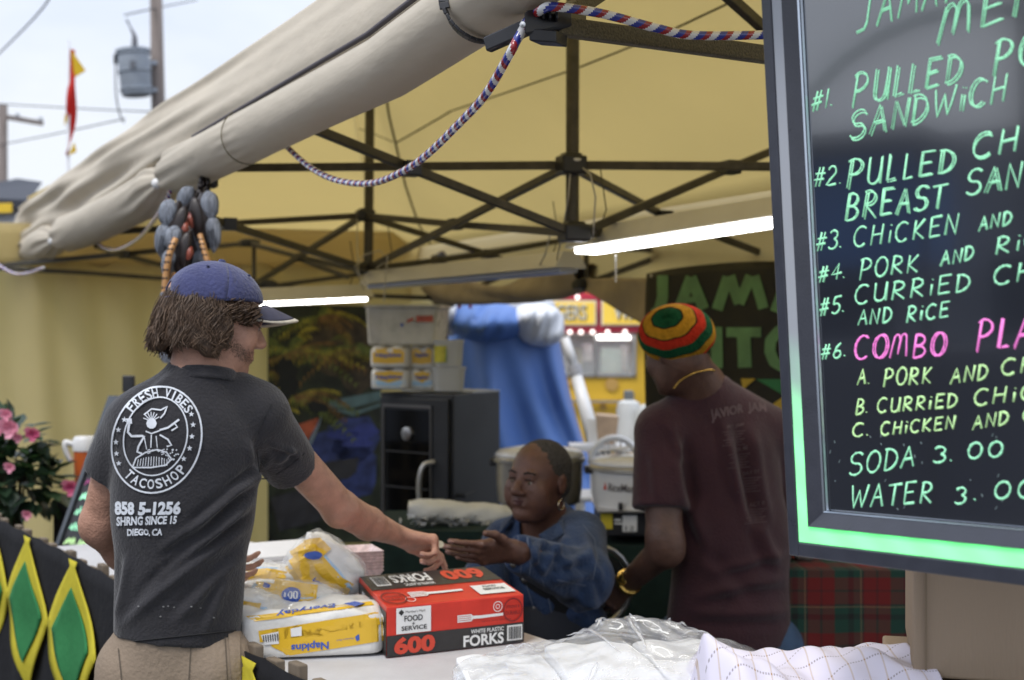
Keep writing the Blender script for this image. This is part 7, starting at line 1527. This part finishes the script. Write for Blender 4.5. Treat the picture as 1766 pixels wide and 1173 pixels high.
S = SDF((-.40, 3.65, .52), (.60, 4.85, 1.26), .0062); S.cap(at(942, 940, 4.38), at(950, 1110, 4.44), .145, .200, .03, flat=WDn); S.cap(at(884, 934, 4.44), at(1000, 922, 4.28), .062, .066, .03); S.cap(at(935, 905, 4.41), at(985, 925, 4.32), .055, .05, .03); S.cap(at(925, 908, 4.46), at(885, 928, 4.45), .05, .05, .03)
S.cap(at(1001, 928, 4.26), at(1004, 998, 4.04), .078, .083, .03); S.cap(at(1004, 998, 4.04), at(893, 954, 3.815), .083, .052, .03, end=True)
S.cap(at(870, 934, 4.45), at(836, 1000, 4.33), .068, .064, .03); S.cap(at(836, 1000, 4.33), at(862, 1090, 4.22), .062, .05, .03, end=True)
fw = Vector((-.5, -.86, 0)); o1 = at(930, 885, 4.33) + fw * .10; o2 = at(905, 1010, 4.36) + fw * .16; o3 = at(900, 1110, 4.38) + fw * .18
S.cap(o1, o2, .050, .038, .004, sub=True); S.cap(o2, o3, .038, .050, .004, sub=True); S.cap(P(0, -.022, -.05), at(938, 925, 4.34), .066, .072, .004, sub=True); S.cap(at(925, 905, 4.30), at(915, 935, 4.24), .055, .045, .004, sub=True)
V, F = S.mesh(); V = relax(V, F, 2, .5); N = vnormals(V, F)
V = fold_px(V, N, [((1015, 960, 4.0), (960, 985, 3.93), .014, .008), ((1020, 985, 3.97), (950, 1010, 3.9), .012, .008), ((985, 930, 4.05), (940, 960, 3.88), .012, .007), ((1010, 940, 4.12), (1030, 1010, 4.0), .014, .008), ((960, 940, 3.95), (930, 985, 3.85), .010, .006), ((990, 1040, 4.2), (1030, 1090, 4.25), .02, .008), ((940, 930, 3.88), (915, 975, 3.8), .008, .006), ((1030, 1020, 4.2), (960, 1080, 4.25), .016, .007), ((930, 1040, 4.2), (950, 1100, 4.2), .014, .006)] + [((1000, 925), (1040, 1000), .010, .006), ((930, 925), (985, 985), .008, .007), ((900, 990), (985, 1030), .010, .006), ((915, 930), (935, 990), .007, .006), ((985, 1020), (1035, 1050), .012, .007), ((1020, 930), (1042, 1050), .012, -.006)], 1.5, .7)
V = V + N * (.003 * vnoise(V, 22, 9) + .0018 * vnoise(V, 60, 2))[:, None]; jb = tob(V, F); jk = part('jacket', jb, DENIM, wo, True); jv = bvh_of(jb)
ST = mat('denim_stitch', (.14, .17, .24), .9)
d = Decal(jv, .0015)
for ln_ in ([(893, 919), (897, 945), (900, 968), (898, 990)], [(908, 921), (913, 948), (915, 972), (912, 995)], [(905, 1000), (918, 1040), (930, 1085)], [(935, 1000), (948, 1040), (955, 1085)], [(1005, 905), (1025, 930), (1030, 960), (1022, 1000)], [(960, 1000), (1010, 1010)]): d.line(ln_, 1.4, step=5)
part('stitching', d.b, ST, jk)
for x, y in ((922, 1051), (886, 975), (905, 1000)):
    h = cast(jv, x, y, .001)
    if h: b = B(); b.rev(h, [(.0085, 0), (.0085, .003), (.004, .005), (0, .005)], 12, (-.4, -.9, 0)); part('button', b, mat('button_pewter', (.28, .26, .24), .35, metal=.9), jk, True)
# collar leaves
for side, pts in ((1, [(928, 925, 4.13), (962, 905, 4.20), (985, 895, 4.32), (972, 922, 4.16), (945, 942, 4.12)]), (-1, [(868, 902, 4.40), (893, 886, 4.36), (905, 882, 4.42), (880, 905, 4.33), (862, 925, 4.34)])):
    q = [at(*p) for p in pts]; n = (q[1] - q[0]).cross(q[3] - q[0]).normalized(); n = n if n.y < 0 else -n; b = B(); m_ = len(q); b.add(q + [p + n * .008 for p in q], [tuple(range(m_))[::-1], tuple(range(m_, 2 * m_))] + [(i, (i + 1) % m_, m_ + (i + 1) % m_, m_ + i) for i in range(m_)]); part('collar', b, DENIM, jk, bevel=.003)
b = B(); cp = [P(.0, -.06, -.09)]; b.tube([cast(jv, 955, 900, .0) or at(955, 900, 4.3), at(945, 912, 4.2), at(930, 925, 4.16)], .003, 5)
TRS = mat('trousers_dark', (.02, .022, .03), .85)
S = SDF((-.45, 3.45, 0), (.55, 4.8, .85), .012); S.cap(at(950, 1090, 4.42), at(950, 1130, 4.42), .17, .17, .03)
for hx, kx_ in ((.03, -.18), (.22, .08)): S.cap((hx, 4.38, .56), (kx_, 3.98, .52), .10, .07, .03); S.cap((kx_, 3.98, .52), (kx_, 4.0, .08), .065, .05, .03); S.cap((kx_, 4.0, .05), (kx_ - .08, 3.86, .045), .045, .04, .02)
V, F = S.mesh(); part('trousers', tob(V, F), TRS, wo, True)
wc = thing('mesh_chair', 'dark chair with a round steel rimmed back behind the seated woman', 'chair', (at(1010, 600, 4.55).x, 4.6, 0)); cc = Vector((at(1030, 1000, 4.62).x, 4.66, at(0, 1015, 4.62).z))
b = B(); b.tube([cc + Vector((math.cos(R(a)) * .115, .03 * math.cos(R(a)), math.sin(R(a)) * .13)) for a in range(0, 361, 15)], .010, 8, caps=False); part('back_rim', b, CHROME, wc, True)
b = B(); b.rev(cc, [(.11, 0), (.11, .004), (0, .006)], 24, (0, -1, 0)); part('back', b, mat('mesh_dark', (.02, .022, .022), .8, alpha=.8), wc)
sx_ = at(960, 600, 4.45).x; b = B(); b.bx((sx_, 4.45, .44), (.42, .42, .05)); part('seat', b, BLKP, wc, bevel=.02)
for dx in (-.18, .18):
    for dy in (-.18, .18): b = B(); b.tube([(sx_ + dx, 4.45 + dy, 0), (sx_ + dx, 4.45 + dy, .42)], .012, 8); part('leg', b, CHROME, wc, True)
b = B(); b.tube([(sx_ + .15, 4.64, .44), (cc.x, 4.67, cc.z - .12)], .012, 8); part('back_post', b, CHROME, wc)

# ---------------------------------------------------------------- man in maroon shirt and striped knit hat
mn = thing('person', 'man in a maroon t-shirt and striped knit hat seen from behind', 'person', (at(1250, 600, 4.2).x, 4.25, 0)); MD = ((-.30, .95, 0), .70)
HM = frame3((-.60, .75, -.30), (.1, 0, 1)); HC = at(1168, 607, 4.14); hs = .98
S = SDF((.22, 3.85, .60), (1.08, 4.75, 1.78), .0055); P = head(S, HC, HM, hs)
S.cap(P(0, -.022, -.03), at(1205, 668, 4.2), .066, .074, .03); S.cap(at(1207, 670, 4.2), at(1230, 740, 4.27), .074, .05, .03); S.cap(at(1150, 745, 4.16), at(1320, 760, 4.3), .05, .05, .03); S.cap(at(1240, 770, 4.22), at(1255, 1040, 4.2), .12, .13, .03, flat=MD)
S.cap(at(1140, 750, 4.15), at(1146, 925, 4.08), .060, .052, .02); S.cap(at(1146, 925, 4.08), at(1150, 950, 4.08), .050, .046, .02); S.cap(at(1150, 945, 4.08), at(1080, 1008, 4.26), .048, .032, .03)
S.cap(at(1330, 770, 4.3), at(1352, 930, 4.38), .055, .045, .02); S.cap(at(1352, 930, 4.38), at(1330, 1000, 4.6), .045, .03, .02)
hand(S, at(1080, 1008, 4.26), (-.5, .2, .8), (-.55, .50, -.62), (-.3, -.75, .3), [(20, 25, 15), (25, 30, 20), (28, 34, 20), (30, 36, 20)], [(.016, .012, .0), (.044, .036, -.006), (.060, .060, -.012), (.066, .084, -.018)], 1.05)
hand(S, at(1330, 1000, 4.6), (-.5, .2, .8), (-.2, .8, -.4), (-.3, -.75, .3), [(20, 25, 15)] * 4, [(.016, .012, .0), (.044, .036, -.006), (.060, .060, -.012), (.066, .084, -.018)], 1.0)
V, F = S.mesh(); V = relax(V, F, 1, .4); nb = tob(V, F); part('body', nb, SK3, mn, True); eyes(P, HM, mn, hs, (.02, .01, .01)); nv = bvh_of(nb)
MAR = mat('tee_maroon', (.048, .018, .024), .85, .25, var=.12, vs=12, bump=.35, bs=160, sheen=.2, wave=(9, .7, 1.5))
S = SDF((.22, 3.85, .62), (1.16, 4.72, 1.58), .006)
S.cap(at(1253, 1165, 4.22), at(1262, 930, 4.22), .205, .172, .04, flat=MD); S.cap(at(1262, 930, 4.22), at(1242, 790, 4.23), .172, .182, .04, flat=MD)
S.cap(at(1142, 745, 4.16), at(1326, 756, 4.31), .070, .075, .04); S.cap(at(1205, 692, 4.21), at(1145, 736, 4.17), .066, .066, .05); S.cap(at(1235, 690, 4.22), at(1318, 740, 4.31), .070, .075, .05)
S.cap(at(1220, 725, 4.22), at(1206, 661, 4.205), .105, .080, .02, end=True)
S.cap(at(1141, 748, 4.155), at(1139, 878, 4.10), .078, .083, .02, end=True); S.cap(at(1328, 758, 4.31), at(1348, 890, 4.38), .075, .078, .02, end=True)
S.cap(P(0, -.022, -.03), at(1204, 664, 4.2), .066, .074, .004, sub=True, end=True); S.cut(at(1250, 1112, 4.2), (.0, 0, -1)); V, F = S.mesh(); V = relax(V, F, 2, .5); N = vnormals(V, F)
V = fold_px(V, N, [((1190, 860), (1230, 960), .016, .008), ((1185, 760), (1195, 880), .012, -.010), ((1290, 740), (1330, 900), .014, .009), ((1265, 740), (1310, 900), .012, -.008), ((1310, 900), (1345, 980), .014, .008), ((1200, 1030), (1360, 1000), .014, .008), ((1190, 1060), (1360, 1050), .014, .007), ((1230, 980), (1350, 960), .012, .006), ((1240, 720), (1280, 860), .012, .006), ((1120, 780), (1140, 860), .012, .005), ((1160, 730), (1180, 800), .010, .005), ((1180, 900), (1300, 1040), .016, -.005)], 1.5, .8)
V = V + N * (.0028 * vnoise(V, 14, 7) + .0016 * vnoise(V, 40, 1))[:, None]; mtb = tob(V, F); tee = part('t_shirt', mtb, MAR, mn, True); mv = bvh_of(mtb)
b = B(); c = at(1206, 661, 4.205); ax_ = (at(1206, 661, 4.205) - at(1220, 725, 4.22)).normalized(); b.rev(c, [(.083, -.018), (.084, -.006), (.080, .004), (.076, .004)], 30, ax_); part('collar', b, MAR, tee, True)
FADE = mat('faded_ink', (.115, .075, .080), .8, var=.35, vs=40); d = Decal(mv, .002)
d.text('JAVIOR', [(1228, 730), (1282, 716), (1282, 696), (1223, 707)], bold=.03); d.text('JAM', [(1290, 714), (1322, 716), (1320, 694), (1288, 694)], bold=.03)
for i, (x, y, w_, tx) in enumerate(((1254, 738, 28, 'MY JAM'), (1264, 777, 26, 'REAL ME'), (1280, 818, 28, 'DAY 01'), (1292, 872, 26, 'ACT II'))):
    d.text(tx, [(x, y + 3), (x + w_, y - 2), (x + w_, y - 9), (x, y - 4)], bold=.01)
    for k in range(6): q = y + 8 + k * 4.6; e = (k * 7 % 5) * 2; d.line([(x - 8 + e, q), (x + w_ + 4 - e, q - 3)], 1.1)
part('back_print', d.b, FADE, tee)
GOLD = mat('gold', (.80, .52, .14), .22, metal=1, bump=.3, bs=120)
b = B(); q = []
for x, y in [(1163, 668), (1172, 657), (1185, 648), (1198, 642), (1212, 639), (1224, 638), (1230, 640)]:
    h = cast(nv, x, y, .003)
    if h: q.append(h)
if len(q) > 2:
    q = catmull(q, 6)
    for k, p in enumerate(q): b.ell(p, (.0034, .0034, .0028), 6, 5)
    part('gold_chain', b, GOLD, mn, True)
wa = at(1084, 1004, 4.25); dr_ = (at(1080, 1008, 4.26) - at(1150, 945, 4.08)).normalized(); b = B(); b.rev(wa, [(.037, -.009), (.041, -.007), (.041, .007), (.037, .009)], 26, dr_); w_ = part('watch', b, GOLD, mn, True, auto=40)
b = B(); b.rev(wa + Vector((-.018, -.034, .014)), [(.0, 0), (.017, 0), (.017, .006), (.014, .008), (0, .008)], 16, (-.45, -.8, .4)); part('watch_case', b, GOLD, w_, True, auto=30)
# knit hat
HCn = at(1167, 577, 4.13); HRd = Vector((.111, .118, .090)); dn = Vector((-.36, -.74, .57)).normalized(); t1 = dn.cross(Vector((0, 0, 1))).normalized(); t2 = dn.cross(t1)
KG = mat('knit_green', (.012, .085, .035), .95, .1, var=.25, vs=60, bump=1.0, bs=170); KY = mat('knit_gold', (.50, .25, .02), .95, .1, var=.2, vs=60, bump=1.0, bs=170); KR = mat('knit_red', (.52, .035, .015), .95, .1, var=.2, vs=60, bump=1.0, bs=170); KB = mat('knit_black', (.012, .012, .01), .95, .1)
hat = None
def hatband(a0, a1, m, name, o=0):
    def f(i, j):
        ph = 2 * math.pi * i; wob = 1 + .045 * abs(math.cos(4 * ph)) ** 1.5; th = R((a0 + (a1 - a0) * j) * (wob if a0 > 0 or j > 0 else 1)); v = dn * math.cos(th) + (t1 * math.cos(ph) + t2 * math.sin(ph)) * math.sin(th)
        k = 1 + .010 * abs(math.sin(30 * ph)) + .006 * math.sin((a0 + (a1 - a0) * j) * 1.6) + o; return HCn + Vector((v.x * HRd.x * k, v.y * HRd.y * k, v.z * HRd.z * k))
    b = B(); b.grid(f, 300, max(2, int((a1 - a0) / 1.2))); return b
hat = part('knit_hat', hatband(0, 22, KG, 'g'), KG, mn, True)
for a0, a1, m in ((22, 24.5, KB), (24.5, 43, KY), (43, 45.5, KB), (45.5, 62, KR), (62, 79, KG), (79, 81, KB), (81, 97, KY), (97, 103, KR), (103, 112, KG)): part('hat_band', hatband(a0, a1, m, 'b'), m, hat, True)
S = SDF((.25, 3.95, 0), (1.1, 4.75, .92), .012); S.cap(at(1254, 1060, 4.26), at(1254, 1130, 4.26), .17, .18, .03, flat=MD)
for sx in (-.11, .11): c = at(1254, 1120, 4.26) + Vector((sx, 0, 0)); S.cap(c, (c.x, 4.28, .40), .12, .085, .03); S.cap((c.x, 4.28, .40), (c.x, 4.26, .06), .085, .065, .03)
V, F = S.mesh(); part('jeans', tob(V, F), mat('jeans_blue', (.045, .085, .16), .85, var=.2, vs=15, bump=.3, bs=100), mn, True)
for sx in (-.11, .11): b = B(); b.ell((at(1254, 0, 4.26).x + sx, 4.34, .04), (.05, .14, .05), 14, 9); part('shoe', b, BLKP, mn, True)
# ---------------------------------------------------------------- the other side of the street, seen in the board's glass
st = thing('street_stall', 'blue sided stall across the street', 'stall', (-7.2, 3.6, 0))
b = B(); b.ob((-8.6, 2.6, 0), (1.2, 0, 0), (0, 1.6, 0), (0, 0, 1.15)); part('counter', b, mat('stall_base', (.06, .06, .07), .7), st)
b = B(); b.ob((-8.6, 3.3, 1.75), (1.25, 0, 0), (0, .85, 0), (0, 0, .75)); part('blue_sign', b, mat('stall_blue', (.05, .14, .36), .6), st)
for y in (3.28, 4.2): b = B(); b.bx((-7.4, y, 1.25), (.07, .07, 2.5)); part('post', b, STEEL, st)
b = B(); b.ob((-8.7, 3.2, 2.55), (1.6, 0, 0), (0, 1.1, 0), (0, 0, .08)); part('roof', b, mat('dark_roof', (.03, .035, .05)), st)
ar = thing('arch_ride', 'tall green steel arch of a fairground ride across the street', 'ride', (-11, 3.4, 0))
part('arch', B().tube([(-11, 3.6 + 2.1 * math.cos(R(a)), 1.6 + 2.4 * math.sin(R(a))) for a in range(-20, 201, 10)], .06, 10), mat('ride_green', (.03, .10, .06), .5), ar, True)
for y in (1.5, 5.7): b = B(); b.tube([(-11, y, 0), (-11, y, 1.3)], .12, 10); part('leg', b, STEEL, ar)
b = B(); b.bx((-11, 3.0, 2.4), (.3, .22, 4.8)); part('mast', b, STEEL, ar)
hw_ = thing('shop_building', 'low grey building across the street', 'building', (-16, 5, 0))
b = B(); b.ob((-20, -6, 0), (4, 0, 0), (0, 22, 0), (0, 0, 3.4)); part('wall', b, mat('building_grey', (.20, .21, .24), .8, var=.3, vs=1), hw_)
for k in range(8): b = B(); b.ob((-15.99, -5 + k * 2.6, .9), (.02, 0, 0), (0, 1.4, 0), (0, 0, .9)); part('window', b, mat('window_dark', (.01, .012, .016), .1), hw_)
